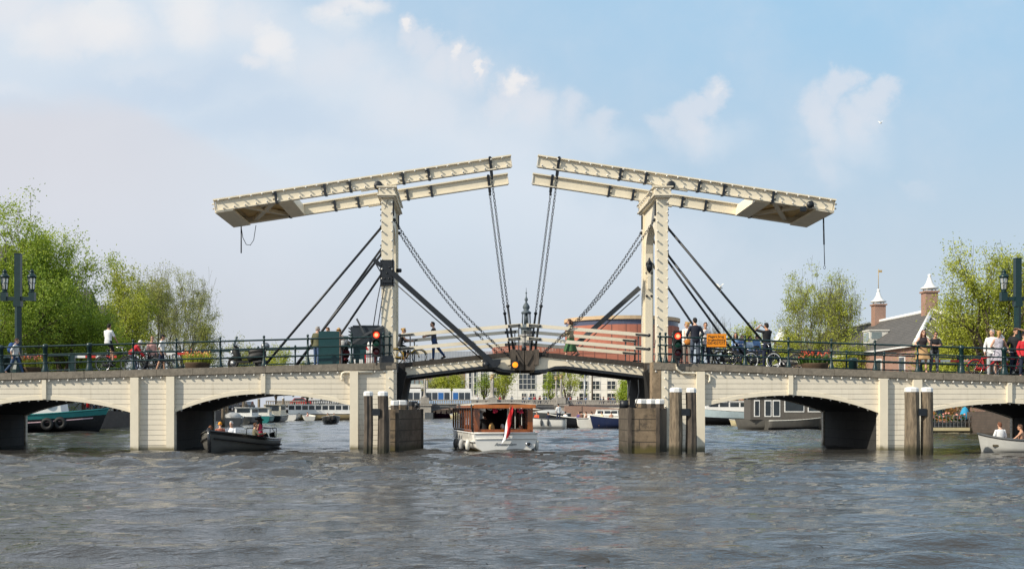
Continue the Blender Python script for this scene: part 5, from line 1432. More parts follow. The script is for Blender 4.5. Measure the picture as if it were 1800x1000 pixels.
planter('planter of red tulips over dark green leaves on the right approach', 1432, 52.0, 54, [cloth('tulip_red', (.50, .06, .03)), cloth('tulip_peach', (.72, .25, .12))], leafc='leaf_dark')
planter('low leafy planter behind the woman leaning on the right railing', 1700, 54.5, 40, [tul[0], tul[0]], leafc='leaf_dark', n=6, topz=.7)
# scooter
def scooter(label, px, Y, rz, body, group=None):
    c = at_deck(px, Y); t = thing('scooter', label, 'scooter', c, R(rz)); ORG[t.name] = Vector((0, 0, 0))
    def add(mb, nm, m_):
        o = mb.build(nm, m_, None); o.parent = t; KIDS.setdefault(t.name, []).append(o); return o
    for x in (-.58, .62):
        mb = MB(); mb.torus((x, 0, .24), .19, .055, 'y', 20, 8); mb.lathe([(.13, -.03), (.13, .03)], (x, 0, .24), 12, axis='y', mi=1); add(mb, 'wheel', [M['rubber'], M['steel']])
    mb = MB(); mb.path([(-.85, 0, .62), (-.6, 0, .60), (-.25, 0, .52), (-.05, 0, .42)], [.10, .19, .20, .14], 12); mb.box((.15, 0, .30), (.55, .34, .10)); mb.path([(.30, 0, .28), (.42, 0, .5), (.50, 0, .85), (.46, 0, 1.0)], [.12, .17, .15, .10], 12)
    mb.path([(.42, 0, .42), (.62, 0, .50), (.80, 0, .40)], [.05, .09, .05], 10); mb.path([(-.95, 0, .30), (-.75, .12, .3), (-.3, .14, .28)], [.06, .075, .05], 8); add(mb, 'body', body)
    mb = MB(); mb.path([(-.85, 0, .76), (-.55, 0, .80), (-.2, 0, .74), (-.08, 0, .70)], [.09, .14, .13, .06], 10); add(mb, 'seat', M['black'])
    mb = MB(); mb.path([(.40, -.34, 1.03), (.46, -.15, 1.06), (.46, .15, 1.06), (.40, .34, 1.03)], [.02] * 4, 6); mb.ball((.52, 0, 1.03), (.09, .09, .08), 10, 7)
    for s_ in (-1, 1): mb.tube((.46, s_ * .18, 1.06), (.44, s_ * .27, 1.25), .01, n=5); mb.ball((.44, s_ * .28, 1.28), (.02, .07, .05), 8, 5)
    add(mb, 'handlebar', M['chrome'])
    mb = MB(); mb.ball((-.82, 0, 1.0), (.20, .20, .17), 12, 8); mb.bar((-.8, 0, .76), (-.8, 0, .86), .1, .2); add(mb, 'top_case', M['steel'])
    mb = MB(); mb.path([(.56, -.22, 1.0), (.58, 0, 1.0), (.56, .22, 1.0)], [.02] * 3, 5); mb.bar((.58, 0, 1.0), (.44, 0, 1.42), .40, .012, up=(1, 0, 0)); add(mb, 'windscreen', M['glass_pale'])
    mb = MB(); mb.ball((.66, 0, .74), (.06, .09, .08), 10, 7); add(mb, 'headlight', M['chrome'])
scooter('black and silver parked scooter with a windscreen on the left approach', 434, 51.6, 178, M['black'])
scooter('dark red scooter parked between the green cabinet and the barrier machine', 606, 52.6, 100, cloth('scooter_dark_red', (.14, .012, .02)))
# boom barriers behind the promenade, red and white
def boom(label, pa, pb, py, Y):
    t = thing('boom_barrier', label, 'barrier', P(pa, py, Y)); xa, xb = X(pa, Y), X(pb, Y); n = int((xb - xa) / .42); z = Z(py, Y)
    mb = MB()
    for i in range(n):
        x = xa + (xb - xa) * i / n; mb.bb(x, x + (xb - xa) / n - .001, Y - .03, Y + .03, z - .05, z + .06, mi=i % 2)
    mb.build('boom', [M['white'], M['redwhite_red']], t)
    mb = MB(); mb.bb(xa - .2, xa, Y - .1, Y + .1, deck(xa), z + .15); mb.build('stand', M['green_iron'], t)
boom('red and white barrier boom low behind the left railing', 132, 205, 627, 57.2)
boom('red and white barrier boom behind the strolling couple', 288, 332, 622, 57.2)
boom('red and white barrier boom behind the leaning couple on the right approach', 1618, 1722, 634.5, 57.2)
# litter bins / short dark posts on the right pavement
for px in (1502, 1503.9): pass
def bin_(label, px, Y): 
    c = at_deck(px, Y); mb = MB(); mb.lathe([(.2, 0), (.2, .75), (.23, .78), (.23, .84), (.12, .9), (0, .9)], c, 12); tag(mb.build('litter_bin', M['green_iron']), label, 'litter bin')
bin_('dark green litter bin behind the right railing', 1499, 56.6)
bin_('dark green litter bin beside the lamp post at the far left', 10, 52.6)
# gulls
def gull(label, px, py, Y, s=1):
    c = P(px, py, Y); mb = MB(); mb.path([c + Vector((-.22, 0, -.02)) * s, c, c + Vector((.2, 0, .03)) * s], [.02 * s, .07 * s, .03 * s], 8)
    for k in (-1, 1): mb.add([c + Vector((-.07, 0, .02)) * s, c + Vector((.08, 0, .02)) * s, c + Vector((.05 + .1 * k, -.2 * k, .30)) * s, c + Vector((-.06 + .25 * k, -.5 * k, .38 - .1 * k)) * s], [(0, 1, 2), (0, 2, 3)])
    tag(mb.build('gull', M['offwhite']), label, 'gull')
gull('white gull flying in front of the right stay rods', 1265, 507, 60, .75)
gull('white gull high in the sky above the right beams', 1548, 217, 90, .5)
# ------------------------------------------------------------------ boats
def hull(mb, L_, B, zs, draft=.35, bow=2.2, stern=.75, rake=.25, n=18, m=9, flare=.25, mi_top=0, mi_low=0, low=.35, deckz=None, mi_deck=None, wall=.06):
    """bow towards +x. zs(t) gives sheer height, t = 0 stern .. 1 bow"""
    def half(t): return B / 2 * (stern + (1 - stern) * min(1, t * 2.2) ** .7 if t < .455 else max(0.012, 1 - ((t - .455) / .545) ** bow))
    rows = []
    for i in range(n + 1):
        t = i / n; b = half(t); z1 = zs(t); row = []
        for j in range(m + 1):
            s = j / m; zz = -draft * (1 - max(0, t - .7) * 1.2) + (z1 + draft * (1 - max(0, t - .7) * 1.2)) * s
            w_ = b * (min(1, s * 2.4) ** .55) * (1 - flare * (1 - s) ** 1.5)
            x = -L_ / 2 + L_ * t + rake * L_ * .25 * (t ** 4) * (s - .5)
            row.append((x, w_, zz))
        rows.append(row)
    vs = []; fs = []; mi = []
    for row in rows:
        for x, y, z in row: vs.append((x, y, z))
        for x, y, z in row: vs.append((x, -y, z))
    k = 2 * (m + 1)
    F0, F1 = [], []; jl = int(round(m * (low + draft) / (zs(.35) + draft)))
    for i in range(n):
        for j in range(m):
            a = i * k + j; f = (a, a + k, a + k + 1, a + 1); g = (a + m + 1, a + m + 2, a + k + m + 2, a + k + m + 1)
            (F1 if j < jl else F0).extend([f, g])
    tr = [tuple(range(0, m + 1)) + tuple(range(k - 1, m, -1))]
    b0 = len(mb.v)
    mb.add(vs, F0, True, mi_top); 
    for f in F1: mb.f.append(tuple(q + b0 for q in f)); mb.m.append(mi_low); mb.s.append(True)
    mb.f.append(tuple(q + b0 for q in tr[0])); mb.m.append(mi_top); mb.s.append(False)
    if deckz is not None:
        dv = []; 
        for i in range(n + 1):
            t = i / n; zz = zs(t) + deckz; s = min(1, max(.2, (zz + draft) / (zs(t) + draft))); w_ = half(t) * (min(1, s * 2.4) ** .55) * (1 - flare * (1 - s) ** 1.5) - .01
            x = rows[i][int(round(s * m))][0]; dv += [(x, w_, zz), (x, -w_, zz)]
        mb.add(dv, [(2 * i, 2 * i + 1, 2 * i + 3, 2 * i + 2) for i in range(n)], False, mi_deck if mi_deck is not None else mi_top)
    return half
def gunwale(mb, L_, half, zs, r=.04, n=18, rake=.25, mi=None, dz=0, t0=0, off=0, t1=1):
    for sgn in (-1, 1):
        mb.path([(-L_ / 2 + L_ * t + rake * L_ * .25 * t ** 4 * .5, sgn * (half(t) + off), zs(t) + dz) for t in np.linspace(t0, t1, n)], r, 6, mi=mi)
class Boat:
    def __init__(s, name, label, cat, loc, rz, group=None):
        s.t = thing(name, label, cat, loc, R(rz), group); ORG[s.t.name] = Vector((0, 0, 0)); s.loc = Vector(loc); s.sc = 1; s.rot = Matrix.Rotation(R(rz), 3, 'Z')
    def part(s, nm, mb, m_, parent=None, fix=False):
        o = mb.build(nm, m_, None, fix=fix); p = parent or s.t; o.parent = p; KIDS.setdefault(p.name, []).append(o); return o
    def w(s, x, y, z): return s.loc + s.rot @ (Vector((x, y, z)) * s.sc)
def wl(px, py): # point on the water seen at this place
    Y = 2050 * EYE / (py - 718); return Vector((X(px, Y), Y, 0))
# ---- the black sloop at the left arch
p0 = Vector((X(424, 47.2), 47.2, 0))
b = Boat('sloop', 'black open sloop with grey lower hull carrying five people out of the left arch', 'boat', (-9.80, 49.9, 0), -98)
zs = lambda t: .46 + .46 * t ** 2.2
mb = MB(); hf = hull(mb, 6.6, 2.5, zs, .3, 2.4, .74, .2, mi_top=0, mi_low=1, low=.42, deckz=-.38, mi_deck=2); b.part('hull', mb, [M['boat_black'], M['boat_grey'], M['soffit']])
mb = MB(); gunwale(mb, 6.6, hf, zs, .05, rake=.2); mb.path([(3.35, 0, -.1), (3.40, 0, .5), (3.44, 0, zs(1) + .12)], [.07, .075, .07], 8); b.part('gunwale', mb, M['boat_black'])
mb = MB(); gunwale(mb, 6.6, hf, zs, .035, rake=.2, dz=-.28, off=.0, t1=.97); b.part('rubbing_strake', mb, M['rubber'])
mb = MB()
for x in (-1.9, -.6, .7): mb.bb(x - .18, x + .18, -.85, .85, .30, .36)
b.part('bench', mb, M['varnish'])
mb = MB(); mb.path([(-3.2, -.7, .45), (-3.3, -.7, .9), (-3.32, 0, .95), (-3.3, .7, .9), (-3.2, .7, .45)], .025, 6)
for y in (-.4, 0, .4): mb.tube((-3.25, y, .45), (-3.32, y, .93), .018, n=5)
mb.path([(.4, 1.0, .8), (-.4, 1.05, .95), (-1.6, 1.02, .95), (-2.4, .9, .75)], .018, 5); b.part('rail', mb, M['steel'])
mb = MB(); mb.ball((-3.5, .1, .45), (.16, .18, .26), 10, 8); mb.bb(-3.52, -3.4, .02, .18, -.3, .3); mb.bar((-3.4, .45, .7), (-3.6, .5, -.2), .12, .3); b.part('outboard_motor', mb, M['black'])
mb = MB(); mb.ball((1.5, -(hf(.75)) + .02, .72), (.16, .04, .06), 10, 6, rot=Matrix.Rotation(.3, 3, 'Z')); b.part('badge', mb, cloth('badge_red', (.5, .12, .10)))
mb = MB(); mb.lathe([(.09, -.25), (.1, -.2), (.1, .2), (.09, .25)], (-2.2, -.98, .75), 8, axis='x'); b.part('fender', mb, M['canvas'])
def crew(px, head_py, Y, label, face, **k):
    zt = Z(head_py, Y); h = k.pop('h', 1.7); st = k.pop('stand', None)
    base = zt - (h if st else .0)
    if st: return person(label, (X(px, Y), Y, base), face, h, STAND, **k)
    # seated: head top is about .86 of a 1.75 m figure above the seat
    seat = zt - .82 * h / 1.75 - .0
    return person(label, (X(px, Y), Y, seat), face, h, k.pop('legs', ((82, 84), (78, 86))), sit=0.0, **k)
SIT = ({'to': (-.14, .36, .12)}, {'to': (.14, .36, .12)})
crew(370, 747, 48.3, 'brown haired child in pale top at the bow of the black sloop', 10, h=1.4, arms=SIT, hair=(.18, .07, .03), hairstyle='bob', top=(.6, .5, .45), sleeve=.9, bottom=JEANS, fem=True)
crew(387, 741, 48.9, 'person in an orange yellow knitted hat in the bow of the black sloop', 20, arms=SIT, hair=None, hat=('knit', (.75, .30, .02)), top=(.35, .12, .08), sleeve=1, bottom=JEANS, h=1.6)
crew(407, 739.5, 49.1, 'white haired man in white shirt facing the viewer in the black sloop', 172, arms=SIT, hair=(.75, .74, .72), top=(.75, .76, .78), sleeve=.9, bottom=NAVY, h=1.68)
crew(448, 742, 50.4, 'brunette person in dark and yellow top looking down in the black sloop', -75, arms=({'to': (-.1, .4, .28)}, {'to': (.12, .4, .28)}), hair=(.10, .045, .02), hairstyle='short', top=(.18, .16, .10), sleeve=.9, bottom=NAVY, h=1.6, head=(0, -20))
person('woman in red top and wide black hat standing at the back of the black sloop', (X(458, 50.9), 50.9, Z(734, 50.9) - 1.52), 68, 1.52, STAND, ({'to': (-.1, .3, 1.0)}, {'to': (.14, .25, .85)}), 4, fem=True, hair=DARKH, hairstyle='long', hat=('bighat', (.01, .01, .012)), top=(.62, .04, .10), sleeve=0, bottom=(.3, .04, .06), skin='skin_tan')
# ---- salon boat with its stern towards us
b = Boat('salon_boat', 'white salon boat with varnished wooden cabin and Dutch flag in the open channel', 'boat', (.92, 52.5, 0), 98)
b.sc = .82; b.t.scale = (.82, .90, .82)
zs = lambda t: .98 + .12 * t * t
LB, BB = 12.0, 3.25
mb = MB(); hf = hull(mb, LB, BB, zs, .3, 2.6, .90, .2, flare=.22, mi_top=0, mi_low=1, low=.12, deckz=-.12, mi_deck=2); b.part('hull', mb, [M['boat_white'], M['wl_yellow'] if 'wl_yellow' in M else mat('yellowed_waterline', (.50, .38, .13), .5, .3, 4, .05), M['varnish']])
mb = MB(); gunwale(mb, LB, hf, zs, .045, rake=.2); mb.path([(-6.02, y, zs(0)) for y in np.linspace(-1.45, 1.45, 5)], .045, 6); b.part('gunwale', mb, M['boat_white'])
mb = MB(); mb.path([(-6.03, y, .70) for y in np.linspace(-1.40, 1.40, 5)], .028, 6); gunwale(mb, LB, hf, zs, .035, rake=.2, dz=-.42, off=.01, t1=.95); b.part('rubbing_strake', mb, M['boat_white'])
# cabin: coaming, posts, roof
mb = MB(); y_ = 1.28
mb.bb(-5.3, 3.6, -y_, -y_ + .05, .9, 1.12); mb.bb(-5.3, 3.6, y_ - .05, y_, .9, 1.12); mb.bb(-5.5, -5.42, -1.22, 1.22, .96, 1.16); b.part('coaming', mb, M['varnish'])
for k in range(10):
    x = -5.1 + k * .95
    for s_ in (-1, 1): mb = MB(); mb.bb(x - .05, x + .05, s_ * y_ - .04, s_ * y_ + .04, 1.122, 2.26); b.part('cabin_post', mb, M['varnish'])
for s_ in (-1, 1): mb = MB(); mb.bb(-5.42, -5.22, s_ * 1.24 - .12, s_ * 1.24 + .12, .98, 2.25); b.part('corner_post', mb, M['varnish'])
mb = MB(); n = 12; ys_ = np.linspace(-1.48, 1.48, n); zt_ = [2.42 + .10 * (1 - (y / 1.48) ** 2) for y in ys_]
vs = []; fs = []
for x in (-5.75, 3.9):
    for y, z in zip(ys_, zt_): vs.append((x, y, z)); vs.append((x, y, z - .06))
o_ = 2 * n
for i in range(n - 1): a = 2 * i; fs += [(a, a + 2, o_ + a + 2, o_ + a), (a + 1, o_ + a + 1, o_ + a + 3, a + 3), (a, a + 1, a + 3, a + 2), (o_ + a, o_ + a + 2, o_ + a + 3, o_ + a + 1)]
fs += [(0, o_, o_ + 1, 1), (o_ - 2, o_ - 1, 2 * o_ - 1, 2 * o_ - 2)]
mb.add(vs, fs); b.part('roof', mb, mat('cream_roof_cloth', (.60, .55, .47), .7, .15, 4, .05), fix=True)
mb = MB(); mb.bb(-5.78, -5.70, -1.42, 1.42, 2.22, 2.40); mb.bb(-5.6, 3.8, -1.47, -1.40, 2.24, 2.38); mb.bb(-5.6, 3.8, 1.40, 1.47, 2.24, 2.38); b.part('roof_fascia', mb, mat('orange_varnish', (.52, .15, .02), .2, .25, 4, .03, coat=.6))
mb = MB(); mb.bb(3.5, 3.6, -1.2, 1.2, 1.1, 2.2)
mb = MB(); mb.bb(1.1, 1.16, -1.2, -.1, .95, 2.25); mb.bb(1.1, 1.16, .95, 1.2, .95, 2.25); mb.bb(1.1, 1.16, -.1, .95, .95, 1.3); b.part('bulkhead', mb, M['soffit'])
mb = MB(); mb.bb(1.08, 1.09, .05, .75, 1.35, 2.0); b.part('windscreen', mb, M['glass_pale'])
mb = MB()
for k in range(5): mb.bb(-4.7 + k * 1.9, -3.0 + k * 1.9, -1.27, -1.255, 1.13, 2.2); 
for s_ in (-1,): mb.bb(-5.0, 3.4, 1.24, 1.25, 2.0, 2.24)
b.part('side_curtain', mb, mat('clear_side_sheet', (.10, .10, .10), .1, .3, 3, 0))
for i, y in enumerate((.42, -.72)):
    mb = MB()
    for k in range(14): mb.ball((-5.60 + random.uniform(-.05, .05), y + random.uniform(-.13, .13), 2.10 + random.uniform(-.12, .10)), random.uniform(.03, .06), 6, 4)
    b.part('red_rosette', mb, cloth('rosette_red', (.50, .02, .06)))
mb = MB()
for k in range(40):
    y = -1.2 + k * 2.4 / 39; mb.ball((-5.58, y, 2.15 + .07 * abs(math.sin(k * .42)) + random.uniform(-.02, .02)), random.uniform(.02, .045), 5, 4)
b.part('garland', mb, cloth('garland_white', (.6, .58, .55)))
# flag on a slanted staff
mb = MB(); mb.tube((-5.95, -.05, 1.0), (-6.45, -.14, 2.42), .022, n=6); b.part('flag_staff', mb, M['varnish'])
vs = []; fs = []; mis = []; nu, nv = 13, 10
st = lambda k: Vector((-6.44 + .42 * k, -.13 + .06 * k, 2.36 - 1.12 * k))
mb = MB()
G_ = [[None] * (nv + 1) for _ in range(nu + 1)]
for i in range(nu + 1):
    for j in range(nv + 1):
        a = i / nu; c_ = j / nv          # a along fly (hangs down), c_ along hoist
        p = st((1 - c_) * .72); drop = Vector((-.02 - .05 * math.sin(a * 3), .10 * a + .03 * math.sin(a * 7 + c_ * 3), -1.22 * a * (1 - .25 * c_)))
        G_[i][j] = p + drop + Vector((.06 * math.sin(c_ * 9 + a * 2), .11 * math.sin(c_ * 6 + a * 1.5) * a + .34 * (.40 - c_) * (.5 + a * .5), 0))
for i in range(nu):
    for j in range(nv):
        mb.add([G_[i][j], G_[i + 1][j], G_[i + 1][j + 1], G_[i][j + 1]], [(0, 1, 2, 3)], True, mi=2 if j < 1 else (1 if j < 3 else 0))
b.part('flag', mb, [cloth('flag_red', (.50, .015, .022)), cloth('flag_white', (.75, .75, .74)), cloth('flag_blue', (.02, .05, .22))])
# transom name, exhaust outlet, fenders
class Ph: pass
ph = bpy.data.objects.new('x', None); ORG['_t'] = Vector()
def boat_text(b, body, size, x, y, z, m_, shear=0):
    cu = bpy.data.curves.new('name', 'FONT'); cu.body = body; cu.size = size; cu.extrude = .004; cu.shear = shear; cu.align_x = 'CENTER'; cu.align_y = 'CENTER'
    o = bpy.data.objects.new('name', cu); col.objects.link(o); me = bpy.data.meshes.new_from_object(o.evaluated_get(bpy.context.evaluated_depsgraph_get())); bpy.data.objects.remove(o)
    me.transform(Matrix.Translation((x, y, z)) @ Matrix(((0, 0, -1), (-1, 0, 0), (0, 1, 0))).to_4x4()); me.materials.clear()
    r_ = link_mesh('name_lettering', me, m_); r_.parent = b.t; KIDS.setdefault(b.t.name, []).append(r_)
boat_text(b, 'Amsterdam', .21, -6.012, .02, .42, M['iron_grey'], .35)
mb = MB(); mb.torus((-6.04, -1.05, .42), .10, .03, 'x', 16, 6); mb.lathe([(.09, -.03), (.09, .0)], (-6.03, -1.05, .42), 12, axis='x', mi=1); b.part('exhaust_outlet', mb, [M['chrome'], M['black']])
mb = MB(); mb.bb(-6.08, -6.04, -.02, .12, .78, .92); b.part('stern_light', mb, M['black'])
for x, y, z, m_ in ((-5.2, 1.62, .38, 'offwhite'), (-3.6, 1.72, .36, 'canvas'), (-2.2, 1.82, .38, 'iron_grey'), (-5.0, -1.62, .36, 'offwhite'), (-3.4, -1.72, .36, 'canvas')):
    mb = MB(); mb.path([(x, y, z - .28), (x, y + .02, z - .2), (x, y + .03, z), (x, y, z + .2), (x, y, z + .27)], [.03, .10, .115, .10, .03], 10); mb.tube((x, y, z + .26), (x, y * .97, 1.0), .012, n=4); b.part('fender', mb, M[m_])
mb = MB(); mb.path([(-5.6, 1.45, 1.0), (-5.65, 1.5, 1.3), (-5.5, 1.5, 2.2), (-5.4, 1.48, 2.4)], .05, 6); b.part('corner_support', mb, M['black'])
def in_boat(b, x, y, seat_z, face, label, h=1.7, stand=False, **k):
    p = b.w(x, y, seat_z)
    if stand: return person(label, p, face, h, STAND, **k)
    return person(label, p, face, h, k.pop('legs', ((80, 84), (76, 86))), sit=0.0, arms=k.pop('arms', SIT), **k)
in_boat(b, -2.4, .50, .0, 10, 'skipper in black coat and black cap seen from behind in the salon boat', h=1.64, stand=True, hair=DARKH, hat=('brim', BLK), top=BLK, sleeve=1, coat=1, bottom=NAVY)
in_boat(b, -4.6, .48, .52, 6, 'blond passenger seen from behind in the salon boat', hair=(.55, .34, .12), hairstyle='long', top=(.45, .38, .3), sleeve=1, bottom=NAVY, fem=True)
in_boat(b, -4.9, -.98, .40, 140, 'red faced passenger with sunglasses at the stern corner of the salon boat', hair=(.3, .1, .06), glasses=True, top=(.35, .33, .42), sleeve=.9, bottom=NAVY, skin='skin_tan')
in_boat(b, -4.4, -.12, .46, 20, 'grey haired passenger half hidden by the flag in the salon boat', hair=(.6, .6, .58), top=(.55, .55, .55), sleeve=.9, bottom=NAVY)
# ---- small grey boat with two men at the right edge
b = Boat('rowing_boat', 'small grey boat with two men seen from behind at the right edge', 'boat', (X(1788, 47.5), 47.6, 0), 160)
zs = lambda t: .48 + .30 * t ** 3 + .05 * (1 - t)
mb = MB(); hf = hull(mb, 2.7, 1.45, zs, .2, 2.2, .8, .25, mi_top=0, mi_low=0, low=0, deckz=-.3, mi_deck=1); b.part('hull', mb, [M['boat_pale'] if 'boat_pale' in M else mat('pale_grey_hull', (.42, .42, .40), .4, .12, 3, .03), M['soffit']])
mb = MB(); gunwale(mb, 2.7, hf, zs, .05, rake=.25); b.part('gunwale', mb, M['iron_grey'])
mb = MB(); mb.bb(-.5, -.1, -.6, .6, .22, .3); mb.bb(.5, .9, -.5, .5, .26, .34); b.part('bench', mb, M['timber'])
crew(1758, 741, 47.7, 'man in white T-shirt seen from behind in the small grey boat', 6, arms=({'out': .12, 'fwd': .14}, {'out': .12, 'fwd': .14}), hair=(.16, .06, .03), top=WHT, sleeve=.42, bottom=JEANS, h=1.78)
crew(1795, 745, 47.4, 'bare chested man with tattooed arm and pale shorts in the small grey boat', 60, arms=({'to': (-.3, .40, .10)}, {'out': .08, 'fwd': .2}), hair=(.10, .05, .03), bare=True, bottom=(.5, .55, .62), leglen=.5, skin='skin_tan', h=1.75)

# ---- boats further off
def cruiser(label, px, py, L_, B, rz, hm, low=None, cab=None, cabz=(.8, 1.9), cabx=(-.3, .2), cabm='white', sheer=.8, people=(), group=None, canopy=False, name='motor_boat', lowz=.25, dk='offwhite', windows=True, off=0):
    p = wl(px, py); p.y += off; p.x = X(px, p.y)
    b = Boat(name, label, 'boat', p, rz, group)
    zs = lambda t: sheer * (.85 + .35 * t * t)
    mb = MB(); hf = hull(mb, L_, B, zs, .3, 2.2, .82, .3, n=14, m=7, mi_top=0, mi_low=1, low=lowz, deckz=-.15, mi_deck=2); b.part('hull', mb, [M[hm], M[low or hm], M[dk]])
    mb = MB(); gunwale(mb, L_, hf, zs, .04, 12, rake=.3); b.part('gunwale', mb, M['offwhite'] if hm != 'boat_white' else M['iron_grey'])
    if cab:
        x0, x1 = cabx[0] * L_, cabx[1] * L_; w_ = B * .36; z0, z1 = cabz
        mb = MB(); mb.prism([(x0, z0), (x0 + .05, z1), (x1 - .35 * (z1 - z0), z1), (x1, z0)], -w_, w_); 
        mb.bb(x0 - .1, x1 - .3 * (z1 - z0), -w_ - .06, w_ + .06, z1 + .002, z1 + .07); c_ = b.part('cabin', mb, M[cabm], fix=True)
        if windows:
            n = max(2, int((x1 - x0) / 1.1)); ww = (x1 - x0 - .5 * (z1 - z0)) / n
            for k in range(n):
                for s_ in (-1, 1):
                    mb = MB(); mb.bb(x0 + .12 + k * ww, x0 + k * ww + ww - .05, s_ * w_ - .012, s_ * w_ + .012, z0 + (z1 - z0) * .45, z1 - .12); b.part('window', mb, M['glass'], c_)
            mb = MB(); mb.bb(x0 - .012, x0 + .05, -w_ * .75, w_ * .75, z0 + (z1 - z0) * .45, z1 - .1); b.part('window', mb, M['glass'], c_)
    if canopy:
        mb = MB(); mb.ball((-L_ * .08, 0, sheer * .9), (L_ * .34, B * .42, .55), 14, 8); b.part('canopy', mb, M['canvas'])
    return b, zs
def far_person(b, x, y, z, face, label, top, stand=False, hair=DARKH, **k):
    p = b.w(x, y, z)
    if stand: return person(label, p, face, 1.72, STAND, None, lod=0, hair=hair, top=top, bottom=k.get('bottom', NAVY), sleeve=.5, skin='skin_tan', group=k.get('group'))
    return person(label, p, face, 1.7, ((80, 84), (76, 86)), SIT, lod=0, sit=0.0, hair=hair, top=top, bottom=k.get('bottom', NAVY), sleeve=.5, skin='skin_tan', group=k.get('group'), bare=k.get('bare', False))
# white launch and navy stern right of the salon boat
b, z_ = cruiser('white open launch with two dark fenders right of the salon boat', 948, 753, 4.8, 2.1, 170, 'boat_white', 'boat_white', sheer=1.0)
mb = MB(); mb.ball((-.9, 1.02, .55), (.12, .08, .32), 8, 6); mb.ball((-.3, 1.05, .55), (.12, .08, .32), 8, 6); b.part('fender', mb, M['iron_grey'])
far_person(b, -1.75, .1, .55, 20, 'man in white T-shirt standing in the white launch', WHT, True)
far_person(b, 1.4, .2, .75, 60, 'passenger in red at the bow of the white launch', (.6, .05, .05)); far_person(b, .2, .2, .75, 160, 'passenger in orange red amidships in the white launch', (.65, .10, .04)); far_person(b, -.8, -.3, .75, 40, 'passenger in dark top in the white launch', NAVY)
b, z_ = cruiser('dark navy open boat behind the white launch', 1001, 751.5, 3.6, 1.9, 172, 'boat_black', 'boat_black', sheer=1.05, off=1)
far_person(b, -1.2, .2, .75, 30, 'passenger in brown in the dark navy boat', (.2, .1, .06)); far_person(b, .4, -.2, .75, -40, 'passenger in white in the dark navy boat', WHT)
b, z_ = cruiser('pale grey motorboat stern with a small group aboard', 1028, 751, 3.9, 2.0, 88, 'offwhite', 'offwhite', sheer=.95)
for i, (x, y, c_, l) in enumerate(((-.9, .6, (.1, .06, .2), 'purple'), (-.5, -.1, (.6, .35, .25), 'salmon'), (-1.0, -.6, WHT, 'white'), (.5, .4, (.55, .5, .42), 'beige'))): far_person(b, x, y, .75, 150 - 60 * i, 'passenger in %s top in the pale grey motorboat' % l, c_)
b, z_ = cruiser('navy blue sloop with passengers beside the right fender pier', 1083, 752, 4.6, 2.2, 166, 'navy_hull' if 'navy_hull' in M else 'boat_black', None, sheer=1.0)
far_person(b, -1.4, .2, .4, 10, 'man in dark red shirt standing in the navy sloop', (.40, .02, .05), True); far_person(b, .4, .3, .75, 20, 'bare shouldered passenger in the navy sloop', (.5, .3, .2), bare=True); far_person(b, 1.3, .1, .75, 120, 'passenger in pale yellow in the navy sloop', (.6, .5, .3))
b, z_ = cruiser('grey covered tender with dark interior behind the navy sloop', 1068, 740, 7, 2.6, 160, 'offwhite', 'iron_grey', cab=True, cabz=(.7, 1.6), cabx=(-.25, .25), sheer=.9)
b, z_ = cruiser('dark covered barge moored under the far bridge', 960, 737.5, 8, 3, 175, 'iron_grey', 'boat_black', sheer=1.2, canopy=True)
# far boats under the far bridge
b, z_ = cruiser('pink and purple crowded boat below the far bridge', 775, 734.2, 9, 2.8, 178, 'purple_hull' if 'purple_hull' in M else 'iron_grey', None, sheer=.9)
for i in range(7): far_person(b, -3.2 + i * 1.05, random.uniform(-.6, .6), .75, random.uniform(0, 360), 'partygoer in pink or purple on the crowded far boat', random.choice([(.55, .12, .25), (.3, .08, .22), (.6, .35, .4)]), group='partygoers on the pink boat')
b, z_ = cruiser('small cream yellow boat left of the salon boat roof', 801, 736, 4.6, 2, 100, 'cream_hull' if 'cream_hull' in M else 'offwhite', None, sheer=.8)
for i in range(3): far_person(b, -1.2 + i, .3 - .3 * i, .6, 90 * i, 'passenger in yellowish top in the small cream boat', (.6, .55, .25), group='passengers in yellow')
b, z_ = cruiser('long white covered passenger boat by the far bridge ramp', 588, 738, 17, 4, 2, 'boat_white', 'sand_hull' if 'sand_hull' in M else 'boat_white', cab=True, cabz=(1.0, 2.4), cabx=(-.42, .36), cabm='white', sheer=1.0, lowz=.9)
b, z_ = cruiser('small open boat with people ahead of the long white passenger boat', 543, 738.6, 5, 2, 100, 'offwhite', None, sheer=.75)
for i, l in enumerate(('pink', 'white')): far_person(b, -1 + i * 1.3, .2, .5, 90, 'passenger in %s in the small open boat on the open water' % l, ((.6, .25, .2), WHT)[i])
b, z_ = cruiser('dark motorboat with raised bow heading for the left arch', 582, 744.5, 5.0, 2.1, -78, 'boat_grey', 'boat_black', sheer=.85)
far_person(b, -.6, .4, .5, 190, 'steersman in grey in the dark motorboat', (.3, .3, .3)); far_person(b, .2, -.4, .5, 160, 'passenger in beige in the dark motorboat', (.45, .36, .28)); mb = MB(); mb.torus((2.2, 0, .5), .35, .14, 'x', 14, 6); b.part('tyre_fender', mb, M['rubber'])
